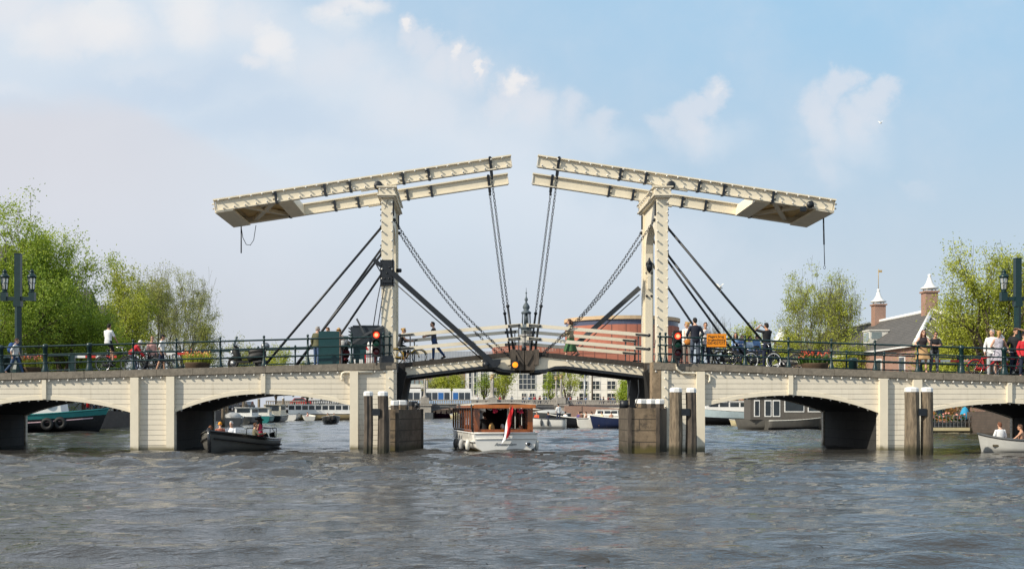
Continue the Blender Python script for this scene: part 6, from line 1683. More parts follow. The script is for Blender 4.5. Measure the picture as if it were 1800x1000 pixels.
# moored along the left bank
for px, py, L_, B, rz, hm, low, cab, lb in ((409, 748, 5.5, 2.3, 100, 'iron_grey', 'boat_grey', False, 'grey inflatable style motorboat moored behind the left pier'), (437, 744.5, 8, 2.8, 88, 'boat_grey', 'iron_grey', True, 'grey brown cabin boat moored along the left bank'),
                          (462, 742.5, 9, 3.0, 95, 'teal_hull' if 'teal_hull' in M else 'iron_grey', 'boat_black', True, 'dark boat with green windscreen moored along the left bank'), (486, 741, 10, 3.2, 90, 'boat_black', 'boat_black', True, 'black barge with cream wheelhouse moored along the left bank'),
                          (512, 738.5, 8, 3, 92, 'boat_white', 'boat_black', False, 'white speedboat moored beyond the cream wheelhouse'), (526, 738, 9, 3, 170, 'boat_black', 'boat_black', False, 'long black boat lying across near the far bridge ramp')):
    b, z_ = cruiser(lb, px, py, L_, B, rz, hm, low, cab=cab, cabz=(.9, 2.3 if 'cream' in lb else 1.9), cabx=(-.35, .12), cabm='cream' if 'cream' in lb else ('offwhite' if 'green' in lb else 'white'), sheer=1.0, canopy='inflatable' in lb)
# teal tug
p = wl(24, 759); b = Boat('tugboat', 'teal tugboat with white deckhouse and hanging black tyres beyond the left arch', 'boat', p, 5)
zs = lambda t: 1.22 + .6 * max(0, t - .3) ** 2 * 2.0 + .25 * max(0, .2 - t) * 3
mb = MB(); hf = hull(mb, 13.5, 3.9, zs, .4, 3.0, .8, .25, mi_top=0, mi_low=1, low=.95, deckz=-.3, mi_deck=2); b.part('hull', mb, [M['teal_hull'], M['boat_black'], M['boat_grey']])
mb = MB(); gunwale(mb, 13.5, hf, zs, .06, rake=.25); b.part('gunwale', mb, M['teal_hull'])
mb = MB(); gunwale(mb, 13.5, hf, zs, .05, rake=.25, dz=-.62, off=.0, t1=.93); b.part('white_band', mb, M['pinkish'] if 'pinkish' in M else M['white'])
mb = MB(); mb.bb(-4.6, 1.2, -1.2, 1.2, 1.2, 2.7); mb.bb(-4.8, 1.5, -1.35, 1.35, 2.7, 2.8); c_ = b.part('deckhouse', mb, M['white'])
for k in range(5): mb = MB(); mb.bb(-4.3 + k * 1.08, -3.6 + k * 1.08, -1.23, -1.19, 1.75, 2.5); b.part('window', mb, M['glass'], c_)
mb = MB(); mb.prism([(1.6, 1.4), (1.7, 3.2), (3.6, 3.2), (3.9, 1.4)], -1.15, 1.15); w_ = b.part('wheelhouse', mb, M['white'], fix=True)
for k in range(2): mb = MB(); mb.bb(1.95 + k * .85, 2.6 + k * .85, -1.18, -1.14, 2.3, 3.0); b.part('window', mb, M['glass'], w_)
mb = MB(); mb.torus((2.9, -1.25, 2.2), .28, .08, 'y', 16, 6); b.part('life_ring', mb, M['teal_hull'])
mb = MB(); mb.tube((5.6, 0, 1.9), (5.6, 0, 2.9), .12); mb.ball((5.6, 0, 2.6), (.3, .3, .3), 8, 6); b.part('bow_lamp', mb, M['red'])
for x in (-3.6, .4, 3.0, 3.9): mb = MB(); mb.torus((x, -(hf((x + 6.75) / 13.5)) - .12, zs((x + 6.75) / 13.5) - .8), .34, .15, 'y', 16, 8); b.part('tyre', mb, M['rubber'])
cruiser('small white dinghy moored behind the bow of the tugboat', 198, 748, 4.5, 1.7, 15, 'offwhite', None, sheer=.45)
# right bank: grey boat, houseboat, low pontoon with terrace
b, z_ = cruiser('pale grey blue cabin cruiser with dark hull moored on the right bank', 1270, 746, 9.0, 3.2, 178, 'paleblue_hull', 'boat_black', cab=True, cabz=(1.5, 2.6), cabx=(-.32, .25), cabm='white', sheer=1.7, lowz=.85)
p = wl(1372, 754); b = Boat('houseboat', 'dark grey houseboat with white framed windows moored on the right bank', 'houseboat', (p.x, p.y, 0), 177)
zs = lambda t: .95 + .55 * max(0, t - .6) ** 2 * 4
mb = MB(); hull(mb, 7.6, 3.4, lambda t: .9, .4, 3, .9, .2, mi_top=0, mi_low=0, low=0, deckz=-.05, mi_deck=1); b.part('hull', mb, [M['boat_grey'], M['iron_grey']])
mb = MB(); mb.bb(-3.3, 2.9, -1.5, 1.5, .85, 2.75); mb.bb(-3.5, 3.1, -1.65, 1.65, 2.752, 2.9); c_ = b.part('cabin', mb, mat('houseboat_boards', (.10, .09, .078), .7, .2, 5, .1))
for x0, x1 in ((-3.1, -2.0), (-1.7, .0), (.35, 1.0), (1.1, 1.7), (2.1, 2.6)):
    mb = MB(); mb.bb(x0, x1, 1.505, 1.54, 1.1 if x1 - x0 < .8 else 1.5, 2.55); f_ = b.part('window_frame', mb, M['white'], c_)
    mb = MB(); mb.bb(x0 + .08, x1 - .08, 1.542, 1.56, 1.2 if x1 - x0 < .8 else 1.6, 2.45); b.part('pane', mb, M['glass'], c_)
cruiser('low dark sloop tied alongside the houseboat', 1398, 754.5, 5.2, 1.9, 4, 'boat_grey', 'boat_black', sheer=.9)
cruiser('small dark tender with a white deck at the stern of the houseboat', 1336, 752.5, 3.4, 1.6, 175, 'boat_black', None, sheer=.5)
cruiser('low cream pontoon boat between the grey cruiser and the houseboat', 1318, 748, 4.0, 2.0, 178, 'cream_hull', None, sheer=.55)
# ------------------------------------------------------------------ banks, quays, far bridge
GZ = 1.55
mb = MB(); mb.bb(-34.6, -420, 40, 900, -2.9, GZ); tag(mb.build('left_bank', M['quay']), 'brick quay and street along the left bank', kind='structure')
mb = MB(); mb.bb(38.6, 420, 40, 900, -2.9, GZ); tag(mb.build('right_bank', M['quay']), 'brick quay and street along the right bank', kind='structure')
mb = MB(); mb.bb(-34.58, 38.58, 262, 900, -2.9, GZ + .01); tag(mb.build('far_bank', M['quay']), 'far quay behind the stone bridge', kind='structure')
mb = MB(); mb.bb(-1500, 1500, 900.1, 3000, -2.9, GZ); mb.bb(-1500, -420.1, -60, 900, -2.9, GZ); mb.bb(420.1, 1500, -60, 900, -2.9, GZ); mb.bb(-420, -34.6, -60, 39.9, -2.9, GZ); mb.bb(38.6, 420, -60, 39.9, -2.9, GZ)
tag(mb.build('ground', mat('far_ground', (.12, .115, .10), .9, .2, .2, 0)), 'open ground out to the horizon', kind='structure')
M['granite'] = mat('pale_granite', (.36, .33, .29), .8, .25, 2.5, .1, stain=.5)
M['granite_dark'] = mat('dark_girder_stone', (.16, .16, .165), .8, .25, 2, .1, stain=.4)
Yh = 217.0
t = thing('stone_bridge', 'low grey stone bridge with balustrade and obelisk lamps far up the river', 'bridge', (0, Yh, 0))
xl, xr = X(505, Yh), X(1010, Yh)
zt = lambda x: float(np.interp(x, [xl, X(640, Yh), X(900, Yh), xr + 8], [2.35, 2.55, 2.55, 2.45]))
xs = list(np.linspace(xl - 4, xr + 9, 30))
mb = MB(); mb.strip(xs, [zt(x) - .45 for x in xs], [zt(x) for x in xs], Yh, Yh + 12); mb.build('deck', M['granite_dark'], t)
mb = MB(); mb.strip(xs, [zt(x) + .002 for x in xs], [zt(x) + .16 for x in xs], Yh - .15, Yh + .3); mb.strip(xs, [zt(x) + .75 for x in xs], [zt(x) + .95 for x in xs], Yh - .12, Yh + .25)
x = xl - 4
while x < xr + 9:
    mb.bb(x, x + .17, Yh - .02, Yh + .16, zt(x) + .161, zt(x) + .749); x += .42
mb.build('balustrade', M['granite'], t)
mb = MB(); mb.strip(xs, [zt(x) + .002 for x in xs], [zt(x) + .95 for x in xs], Yh + 11.7, Yh + 11.95); mb.build('balustrade', M['granite'], t)
piers = [X(p, Yh) for p in (625, 747, 866, 986)]
for x in piers:
    mb = MB(); mb.prism([(x - 1.9, Yh - 1.2), (x, Yh - 2.0), (x + 1.5, Yh - 1.2), (x + 1.5, Yh + 12.5), (x - 1.5, Yh + 12.5)], -1, 1.1, plane='xy'); mb.bb(x - 1.15, x + 1.15, Yh - .9, Yh + 12.2, 1.1, zt(x) + .2); mb.bb(x - 1.35, x + 1.35, Yh - 1.1, Yh - .2, zt(x) - .2, zt(x) + .1)
    mb.build('pier', M['granite'], t)
    for yy in (Yh - .5, Yh + 11.5):
        mb = MB(); z = zt(x) + .2
        mb.bb(x - .8, x + .8, yy - .6, yy + .6, z, z + 1.1); mb.lathe([(.6, 1.1), (.45, 1.3), (.28, 1.5), (.22, 2.0), (.18, 3.6), (.14, 4.6)], (x, yy, z), 8); mb.bb(x - .7, x + .7, yy - .1, yy + .1, z + 2.7, z + 2.95)
        o = mb.build('obelisk', M['granite'], t)
        mb = MB(); mb.ball((x, yy, z + 5.0), (.30, .30, .42), 8, 6)
        for k in range(6): a = k * math.pi / 3; mb.ball((x + .3 * math.cos(a), yy + .3 * math.sin(a), z + 5.35), .12, 6, 4)
        mb.build('gilded_crown', cloth('gilding', (.45, .33, .16)), o)
for i, x in enumerate([xl] + piers):                                   # shallow iron arches between the piers
    x2 = (piers + [xr + 6])[i]; n = 14; xx = list(np.linspace(x + .9, x2 - 1.2, n))
    mb = MB(); mb.strip(xx, [zt(q) - .47 - .75 * abs(2 * (q - xx[0]) / (xx[-1] - xx[0]) - 1) ** 2.2 - .1 for q in xx], [zt(q) - .451 for q in xx], Yh + .2, Yh + 11.8); mb.build('arch', M['granite_dark'], t)
mb = MB(); mb.bb(X(992, 216), X(1022, 216), 215.5, 217 - .3, -1, 2.3); mb.prism([(X(1022, 216), -1), (X(1022, 216), 2.3), (X(1120, 216), 1.6), (X(1120, 216), -1)], 215.6, 217); 
tag(mb.build('brick_abutment', M['brick']), 'red brick abutment wall at the right end of the stone bridge', 'wall')
# tram crossing it
t = thing('tram', 'white and blue tram crossing the far stone bridge', 'tram', (X(772, 223), 223, 2.5))
cars = [(702, 741), (748, 793), (795, 829)]
for a, b_ in cars:
    x0, x1 = X(a, 223), X(b_, 223); mb = MB()
    mb.prism([(x0, 2.75), (x0, 5.1), (x0 + .2, 5.35), (x1 - .2, 5.35), (x1, 5.1), (x1, 2.75)], 222, 224.4); mb.bb(x0 + .1, x1 - .1, 222.1, 224.3, 5.352, 5.62)
    o = mb.build('body', M['white'], t, fix=True)
    n = max(3, int((x1 - x0) / 1.15)); w_ = (x1 - x0 - .3) / n
    for k in range(n):
        mb = MB(); mb.bb(x0 + .15 + k * w_, x0 + .15 + (k + .86) * w_, 221.96, 222.02, 3.45, 4.85); mb.build('window', M['glass'] if (k + int(a)) % 3 else cloth('tram_blue', (.03, .14, .40)), o)
    mb = MB(); mb.bb(x0, x1, 221.97, 222.0, 2.8, 3.3); mb.build('blue_band', cloth('tram_pale_blue', (.35, .46, .62)), o)
for a in (744.5, 794): mb = MB(); mb.bb(X(a - 3.2, 223), X(a + 3, 223) - .02, 222.15, 224.25, 2.9, 5.2); mb.build('bellows', M['iron_grey'], t)
# pedestrians on the far bridge
ped = []
for i, (tp, bt) in enumerate((((.6, .6, .6), NAVY), ((.05, .05, .07), JEANS), ((.4, .05, .06), NAVY), ((.12, .2, .35), GREYP))):
    ped.append(person('pedestrian a few pixels high on the far stone bridge', (X(900 + 20 * i, 218.5), 218.5, 2.55), 90 * i, 1.75, WALK, None, lod=0, top=tp, bottom=bt, sleeve=.9, group='pedestrians on the far stone bridge'))
for k in range(34):
    px = random.choice([random.uniform(640, 700), random.uniform(835, 985), random.uniform(985, 1085), random.uniform(985, 1085)]); Yp = random.uniform(217.8, 221)
    dup(ped[k % 4], None, (X(px, Yp), Yp, zt(X(px, Yp)) if px < 1010 else 2.4), random.uniform(0, 6.28))
# parked cars and a van along the quays
def car(label, x, y, z, rz, c, group, van=False):
    t = thing('parked_car' if not van else 'parked_van', label, 'car' if not van else 'van', (x, y, z), R(rz), group); ORG[t.name] = Vector((0, 0, 0))
    def add(mb, nm, m_, par=None, fix=False):
        o = mb.build(nm, m_, None, fix=fix); o.parent = par or t; KIDS.setdefault((par or t).name, []).append(o); return o
    mb = MB()
    if van: mb.prism([(-2.6, .35), (-2.6, 2.45), (1.5, 2.5), (2.3, 1.35), (2.8, 1.2), (2.85, .35)], -.95, .95)
    else: mb.prism([(-2.1, .3), (-2.15, .85), (-1.7, 1.0), (-1.3, 1.42), (.35, 1.45), (1.05, .98), (2.0, .82), (2.1, .3)], -.85, .85)
    bd = add(mb, 'body', c if not isinstance(c, tuple) else mat('car_paint_%d' % (len(KIDS)), c, .25, .08, 3, 0, coat=.5), fix=True)
    for s_ in (-1, 1):
        mb = MB(); y_ = s_ * (.955 if van else .855)
        if van: mb.prism([(1.0, 1.4), (1.0, 2.2), (1.45, 2.2), (2.05, 1.4)], y_ - .01, y_ + .01)
        else: mb.prism([(-1.45, 1.0), (-1.2, 1.36), (.3, 1.38), (.85, 1.0)], y_ - .01, y_ + .01)
        add(mb, 'window', M['glass'], bd, True)
    for x_ in (-1.35, 1.35):
        for s_ in (-1, 1): mb = MB(); mb.lathe([(.32, -.1), (.33, 0), (.32, .1)], (x_, s_ * .78, .32), 14, axis='y'); add(mb, 'wheel', M['rubber'])
    return t
protos = [car('dark car parked nose to tail on the left quay', -36.2, 132, GZ, 90, c, 'cars parked on the left quay') for c in ((.02, .02, .025), (.05, .07, .10), (.10, .10, .11))]
for i, yy in enumerate((137, 142.3, 148, 153, 159, 164, 170, 176, 181, 187, 193)): dup(protos[i % 3], None, (-36.2 + random.uniform(-.2, .2), yy, GZ))
protos[1].location = (-36.2, 126.5, GZ); protos[2].location = (-36.1, 121, GZ)
car('white delivery van parked at the left end of the far stone bridge', X(580, 222), 222, 2.5, 4, (.72, .72, .72), None, True)
car('small red car on the left end of the far stone bridge', X(530, 223), 223, 2.4, 4, (.5, .03, .03), None)
car('white truck like van on the far left quay road', X(549, 226), 226, 2.5, 176, (.66, .68, .7), None, True)
bq = bicycle('dark bicycle leaning in the long row on the left quay', (-34.95, 108, GZ), 84, (.03, .03, .04), group='bicycles on the left quay')
for i, yy in enumerate((110.5, 113, 116, 119.5, 124, 129, 135, 140.5, 147, 155)): dup(bq, None, (-34.95 + random.uniform(-.1, .1), yy, GZ), R(random.uniform(70, 110)))
for k in range(7): yy = 112 + k * 9.3; dup(ped[(k + 1) % 4], None, (-35.6, yy, GZ), random.uniform(0, 6.28), 'pedestrian on the left quay behind the moored boats', 'pedestrians on the left quay')
for i, (px, Y, h_) in enumerate(((392, 118, 3.4), (399, 122, 3.0), (428, 138, 3.3), (455, 150, 3.2), (498, 170, 3.4))):
    mb = MB(); mb.tube((X(px, Y), Y, -1), (X(px, Y), Y, h_), .2, .17, n=9); mb.lathe([(.19, h_ - .2), (.19, h_), (0, h_ + .03)], (X(px, Y), Y, 0), 9, mi=1)
    o = mb.build('mooring_pole', [M['timber'], M['white']]); tag(o, 'white topped timber mooring pole among the boats by the left bank', 'mooring pole', 'mooring poles by the left bank')
# ------------------------------------------------------------------ opera house, spire and buildings beyond
Yo = 292.0
M['opera_white'] = bricked('white_stone_panels', (.92, .88, .79), (.5, .48, .44), bw=1.6, bh=1.6, msize=.05, offset=0, rough=.6, var=.06)
M['opera_red'] = bricked('red_brick_panels', (.43, .155, .10), (.15, .06, .045), bw=2.9, bh=14, msize=.10, offset=0, rough=.8, var=.08)
t = thing('opera_house', 'large opera house with white windowed wall below a curved red brick drum', 'building', (X(1000, Yo), Yo, GZ))
zw = Z(641, Yo); mb = MB(); mb.bb(X(819, Yo), X(1208, Yo), Yo, Yo + 24, GZ, zw - .004); mb.build('wall', M['opera_white'], t)
def glazed(px0, px1, py0, py1, nx, ny, fr=.12):
    x0, x1 = X(px0, Yo), X(px1, Yo); z0, z1 = Z(py1, Yo), Z(py0, Yo)
    mb = MB(); mb.bb(x0, x1, Yo - .06, Yo - .02, z0, z1); f = mb.build('window', M['glass'], t)
    mb = MB()
    for i in range(nx + 1): x = x0 + (x1 - x0) * i / nx; mb.bb(x - fr / 2, x + fr / 2, Yo - .12, Yo - .062, z0, z1)
    for j in range(ny + 1): z = z0 + (z1 - z0) * j / ny; mb.bb(x0, x1, Yo - .15, Yo - .121, z - fr / 2, z + fr / 2)
    mb.build('frame', M['offwhite'], f)
for a, b_ in ((824, 829), (833, 838)): glazed(a, b_, 652, 694, 1, 4)
for a, b_ in ((845, 857), (866, 886)): glazed(a, b_, 648, 694, 3, 6)
glazed(912, 941, 648, 684, 4, 4); glazed(954, 985, 648, 684, 4, 4)
for a, b_ in ((917, 925), (931, 940), (954, 963), (970, 978)): glazed(a, b_, 691, 704, 2, 2)
for a, b_ in ((996, 1004), (1018, 1033), (1040, 1054), (1067, 1082), (1092, 1106)):
    for c_, d_ in ((648, 661.5), (669.5, 684), (691, 704)): glazed(a, b_, c_, d_, 2, 2)
zf = Z(607, Yo)
mb = MB(); mb.bb(X(868, Yo), X(1212, Yo), Yo - .6, Yo + 24, zw, zf); fas = mb.build('fascia', M['opera_red'], t)
text(None, 'NATIONALE OPERA & BALLET', 1.15, (X(924, Yo), Yo - .62, Z(614.5, Yo)), FRONT, mat('dull_letters', (.62, .42, .34), .6, .1, 1, 0), t, 'lettering', .02)
xc_, rr_ = X(1107, Yo), 14.9; zt_, zb_ = Z(554, Yo), zf
def drum(r, z0, z1, nm, m_):
    mb = MB(); n = 64; pr = [(r, z0), (r, z1)]
    mb.lathe([(r, z0), (r, z1), (0, z1 + .01)], (xc_, Yo + 15, 0), n, smooth=False); return mb.build(nm, m_, t)
drum(rr_, zb_ + .004, zt_ - 2.2, 'drum', M['opera_red2'] if 'opera_red2' in M else M['opera_red']); drum(rr_ - .25, zt_ - 2.2, zt_ - .9, 'drum_glazing', mat('blue_grey_band', (.07, .085, .14), .3, .1, .5, 0)); drum(rr_ + .25, zt_ - .9, zt_, 'drum_edge', mat('tan_roof_edge', (.55, .40, .24), .7, .1, .5, 0))
Ys = 420.0
t = thing('church_spire', 'slender blue grey church spire with open lanterns behind the middle of the bridge', 'church spire', (X(925, Ys), Ys, GZ)); xs_ = X(925, Ys); k = Ys / 2050
M['spire'] = mat('lead_grey_spire', (.075, .10, .115), .6, .25, .8, 0); M['spire_pale'] = mat('pale_spire_stone', (.35, .34, .32), .7, .2, .8, 0)
def rz_(lst): return [(w_ * k / 2, Z(y, Ys)) for w_, y in lst]
mb = MB(); mb.bb(xs_ - 13 * k, xs_ + 13 * k, Ys - 13 * k, Ys + 13 * k, GZ, Z(602, Ys)); mb.lathe(rz_([(24, 602), (24, 592), (30, 591), (30, 588), (20, 587.5)]), (xs_, Ys, 0), 8, smooth=False); mb.build('tower', M['spire_pale'], t)
mb = MB(); mb.lathe(rz_([(19, 587), (19, 578), (25, 577), (25, 574.5), (17, 574), (16, 570)]), (xs_, Ys, 0), 8, smooth=False)
for i in range(8): a = i * math.pi / 4 + .39; mb.tube((xs_ + 7.5 * k * math.cos(a), Ys + 7.5 * k * math.sin(a), Z(570, Ys)), (xs_ + 7 * k * math.cos(a), Ys + 7 * k * math.sin(a), Z(551, Ys)), 1.1 * k, n=5)
mb.lathe(rz_([(6, 570), (5, 551)]), (xs_, Ys, 0), 6); mb.lathe(rz_([(17, 551.5), (18, 549), (13, 547), (8, 545.5), (12, 541.5), (12.5, 539), (9, 535.5), (4, 532), (3, 530), (6, 527.5), (5.5, 525), (2, 522), (1.2, 516), (.7, 506)]), (xs_, Ys, 0), 10); mb.ball((xs_, Ys, Z(515, Ys)), 1.6 * k, 8, 6)
mb.build('lantern', M['spire'], t)
t = thing('low_building', 'pale grey ribbed metal roofed building left of the opera house', 'building', (X(790, 300), 300, GZ))
mb = MB(); x0, x1 = X(704, 300), X(867, 300); mb.bb(x0, x1, 300, 316, Z(640, 300), Z(617, 300)); 
for i in range(60): mb.bb(x0 + (x1 - x0) * i / 60, x0 + (x1 - x0) * i / 60 + .12, 299.9, 299.999, Z(640, 300), Z(617, 300))
mb.build('roof', mat('pale_metal_sheet', (.45, .48, .52), .5, .08, .6, 0), t)
mb = MB(); mb.bb(X(690, 300), X(819, 300) - .1, 300.2, 316, GZ, Z(640, 300) - .003); w_ = mb.build('wall', M['brick_brown'], t)
for j, (a, b_) in enumerate(((668, 676), (690, 698))):
    for i in range(14): mb = MB(); x = X(706 + i * 8, 300); mb.bb(x, x + .85, 300.12, 300.199, Z(b_, 300), Z(a, 300)); mb.build('window', M['glass_pale'], w_)
mb = MB(); mb.bb(X(700, 300), X(785, 300), 299.7, 300.1, Z(681, 300), Z(675, 300)); mb.build('balcony', M['offwhite'], w_)
t = thing('low_building', 'white house front seen under the right leaf beside a dense green tree', 'building', (X(1130, 280), 280, GZ)); mb = MB(); mb.bb(X(1112, 280), X(1150, 280), 280, 290, GZ, Z(648, 280)); w_ = mb.build('wall', M['offwhite'], t)
for i in range(3):
    for j in range(2): mb = MB(); x = X(1115 + i * 9, 280); mb.bb(x, x + .7, 279.94, 279.999, 4 + j * 3.2, 6 + j * 3.2); mb.build('window', M['glass'], w_)

# ---- brick almshouse on the right bank
t = thing('brick_house', 'long brick house with dark slate roof and two white capped chimneys on the right bank', 'house', (45, 125, GZ))
xa, xb, ya, yb, ze, zr = 39.6, 51.4, 103, 150, 7.45, 11.3; xm = (xa + xb) / 2; y1 = 114
mb = MB(); mb.bb(xa + .3, xb - .3, ya + .3, yb, GZ, ze - .15); wl_ = mb.build('wall', M['brick'], t)
mb = MB(); mb.add([(xa, ya, ze), (xb, ya, ze), (xb, yb, ze), (xa, yb, ze), (xm, y1, zr), (xm, yb, zr)], [(0, 4, 5, 3), (1, 2, 5, 4), (0, 1, 4), (3, 5, 2), (0, 3, 2, 1)]); rf = mb.build('roof', M['tile_roof'], t)
mb = MB(); mb.tube((xa, ya, ze + .1), (xm, y1, zr + .1), .22, n=6); mb.tube((xb, ya, ze + .1), (xm, y1, zr + .1), .22, n=6); mb.tube((xm, y1, zr + .12), (xm, yb, zr + .12), .18, n=6); mb.bb(xa - .1, xb + .1, ya - .15, ya + .2, ze - .148, ze - .002); mb.bb(xa - .1, xa + .25, ya + .2, yb, ze - .148, ze - .002); mb.build('ridge_and_gutter', M['white'], rf)
for i in range(11):
    z_ = lambda y: 0
    mb = MB(); f = (i + 1) / 12; a = Vector((xa + (xb - xa) * f, ya + .1, ze + .06)); top_ = Vector((xm, y1, zr)); q = 1 - abs(2 * f - 1)
    e_ = Vector((a.x, ya + (y1 - ya) * q, ze + (zr - ze) * q + .05)); mb.tube(a, e_, .07, n=4); mb.build('roof_seam', M['offwhite'], rf)
for y in (y1 + .6, 128.8):
    mb = MB(); w2 = .60; mb.bb(xm - w2, xm + w2, y - w2, y + w2, zr - 1.0, zr + 1.85); mb.bb(xm - w2 - .12, xm + w2 + .12, y - w2 - .12, y + w2 + .12, zr + 1.852, zr + 2.02); c_ = mb.build('chimney', M['brick'], rf)
    mb = MB(); mb.lathe([(.5, 2.22), (.84, 2.24), (.86, 2.32), (.55, 2.5), (.33, 2.85), (.20, 3.25), (.13, 3.45), (.17, 3.52), (.16, 3.66), (0, 3.72)], (xm, y, zr), 12)
    for dx_ in (-.42, .42):
        for dy_ in (-.42, .42): mb.bb(xm + dx_ - .05, xm + dx_ + .05, y + dy_ - .05, y + dy_ + .05, zr + 2.02, zr + 2.25)
    o = mb.build('chimney_cap', M['white'], c_)
    if y > 120: mb = MB(); mb.tube((xm, y, zr + 3.6), (xm, y, zr + 5.9), .04, n=5); mb.box((xm + .2, y, zr + 5.65), (.4, .04, .25))
    if y > 120: mb.build('weather_vane', cloth('gilding', (.45, .33, .16)), c_)
for y, w2 in ((110, 1.5),):
    f = .42; mb = MB(); xx = xa + (xm - xa) * .28; zz = ze + (zr - ze) * .28
    mb.bb(xx - .4, xx + 1.5, 118.2, 120.0, zz - .3, zz + 1.15); mb.bb(xx - .5, xx + 1.6, 118.1, 120.1, zz + 1.152, zz + 1.27); d_ = mb.build('dormer', M['offwhite'], rf)
    mb = MB(); mb.bb(xx - .44, xx - .402, 118.4, 119.8, zz + .1, zz + 1.0); mb.bb(xx - .2, xx + .8, 118.16, 118.199, zz + .35, zz + 1.0); mb.build('window', M['glass_pale'], d_)
for i in range(5):
    for j, z in enumerate((2.3, 4.9)):
        for ax in (0, 1):
            mb = MB()
            if ax == 0: x = xa + 1.3 + i * 2.0; mb.bb(x, x + 1.1, ya + .22, ya + .296, z, z + 1.7)
            else: y = ya + 3 + i * 6; mb.bb(xa + .22, xa + .296, y, y + 1.4, z, z + 1.7)
            f_ = mb.build('window', M['white'], wl_)
            mb = MB()
            if ax == 0: mb.bb(x + .12, x + .98, ya + .19, ya + .218, z + .12, z + 1.58)
            else: mb.bb(xa + .19, xa + .218, y + .12, y + 1.28, z + .12, z + 1.58)
            mb.build('pane', M['glass'], f_)
t = thing('brick_house', 'farther brick house whose white pointed chimney cap rises over the trees', 'house', (60, 190, GZ)); xh = X(1367, 190)
mb = MB(); mb.bb(xh - 6, xh + 10, 186, 215, GZ, 8); mb.build('wall', M['brick'], t)
mb = MB(); mb.prism([(xh - 6.5, 8), (xh + 2, 11.6), (xh + 10.5, 8)], 185.5, 215.5); rf = mb.build('roof', M['tile_roof'], t)
mb = MB(); mb.bb(xh - .9, xh + .9, 187, 188.8, 9, Z(602, 188)); c_ = mb.build('chimney', M['brick'], rf)
mb = MB(); mb.lathe([(1.3, 0), (2.0, .1), (1.2, .5), (.6, 1.4), (.25, 2.2), (0, 2.5)], (xh, 187.9, Z(602, 188)), 10); mb.build('chimney_cap', M['white'], c_)
# ---- canal houses behind the trees on the left bank
hs = [('tan', (.46, .36, .25), 104, 16.5), ('dark red', (.20, .085, .06), 112, 14.5), ('pale', (.52, .48, .42), 120, 15.5), ('brown', (.15, .095, .07), 128, 13.5), ('grey', (.26, .25, .24), 137, 14.5), ('reddish', (.26, .12, .085), 146, 13.5), ('cream', (.55, .48, .36), 155, 12.5)]
for i, (nm, c_, y, h_) in enumerate(hs):
    x1 = -46.5; x0 = -59; y0, y1_ = y - 3.9, y + 3.9
    t = thing('canal_house', '%s canal house half hidden behind the trees of the left bank' % nm, 'house', (x1, y, GZ))
    m_ = bricked('house_wall_%d' % i, c_, [k * .8 for k in c_], bw=.25, bh=.08)
    mb = MB(); mb.bb(x0, x1, y0 + .03, y1_ - .03, GZ, h_); w_ = mb.build('wall', m_, t)
    mb = MB(); mb.prism([(y0, h_ + .002), (y, h_ + 3.0), (y1_, h_ + .002)], x0, x1 - .3, plane='yz'); mb.bb(x1 - 1.0, x1 + .25, y0 + .05, y1_ - .05, h_ + .003, h_ + .35); rf = mb.build('roof', M['tile_roof'], t, fix=True)
    mb = MB(); mb.bb(x0 + 4, x0 + 5.2, y - 2.6, y - 1.6, h_ + .5, h_ + 3.6); ch_ = mb.build('chimney', m_, rf)
    mb = MB(); [mb.lathe([(.16, 0), (.18, .5)], (x0 + 4.3 + .5 * q, y - 2.1, h_ + 3.6), 6) for q in range(2)]; mb.build('chimney_pots', M['brick'], ch_)
    for r_ in range(int((h_ - 2.5) / 3.2)):
        for q in range(3):
            z = GZ + .9 + r_ * 3.2; yy = y - 2.5 + q * 2.5
            mb = MB(); mb.bb(x1 + .004, x1 + .05, yy - .55, yy + .55, z, z + 2.0); f_ = mb.build('window', M['white'], w_)
            mb = MB(); mb.bb(x1 + .052, x1 + .07, yy - .45, yy + .45, z + .1, z + 1.9); mb.build('pane', M['glass'], f_)
    for q in range(3):                                                   # side windows towards the viewer
        mb = MB(); mb.bb(x1 - 3.6 - q * 3.2, x1 - 2.4 - q * 3.2, y0 - .02, y0 + .028, h_ - 2.6, h_ - .8); mb.build('side_window', M['glass'], w_)
# ---- floating terrace on the right
p = wl(1640, 759); Yt = p.y
t = thing('floating_terrace', 'floating terrace with white rail, flower boxes and orange wooden cabin on the right bank', 'terrace', (p.x, Yt, 0))
x0, x1 = X(1562, Yt), X(1728, Yt)
mb = MB(); mb.bb(x0, x1, Yt - 1, Yt + 6, -.3, .38); mb.bb(x0 - .1, X(1690, Yt), Yt - 1.2, Yt - 1.0, -.1, .2); mb.build('pontoon', M['timber_dark'], t)
mb = MB(); mb.bb(x0 - .1, X(1692, Yt), Yt - 1.3, Yt - 1.202, .12, .36); mb.build('pale_edge', M['cream_hull'], t)
mb = MB()
for i in range(26): x = x0 + (x1 - x0) * i / 25; mb.bb(x - .018, x + .018, Yt - .9, Yt - .85, .38, 1.25)
mb.bb(x0, x1, Yt - .9, Yt - .85, 1.25, 1.29); mb.bb(x0, x1, Yt - .9, Yt - .85, .8, .83); mb.build('rail', M['steel'], t)
mb = MB(); mb.bb(X(1575, Yt), X(1706, Yt), Yt + 2.5, Yt + 5.5, .382, Z(713, Yt)); cb_ = mb.build('cabin', mat('orange_boards', (.42, .19, .06), .7, .2, 2, .1), t)
for i in range(4): mb = MB(); x = X(1580 + i * 29, Yt); mb.bb(x, x + .7, Yt + 2.44, Yt + 2.49, 1.1, 1.95); mb.build('window', M['glass'], cb_)
fb = MB(); fl_ = MB()
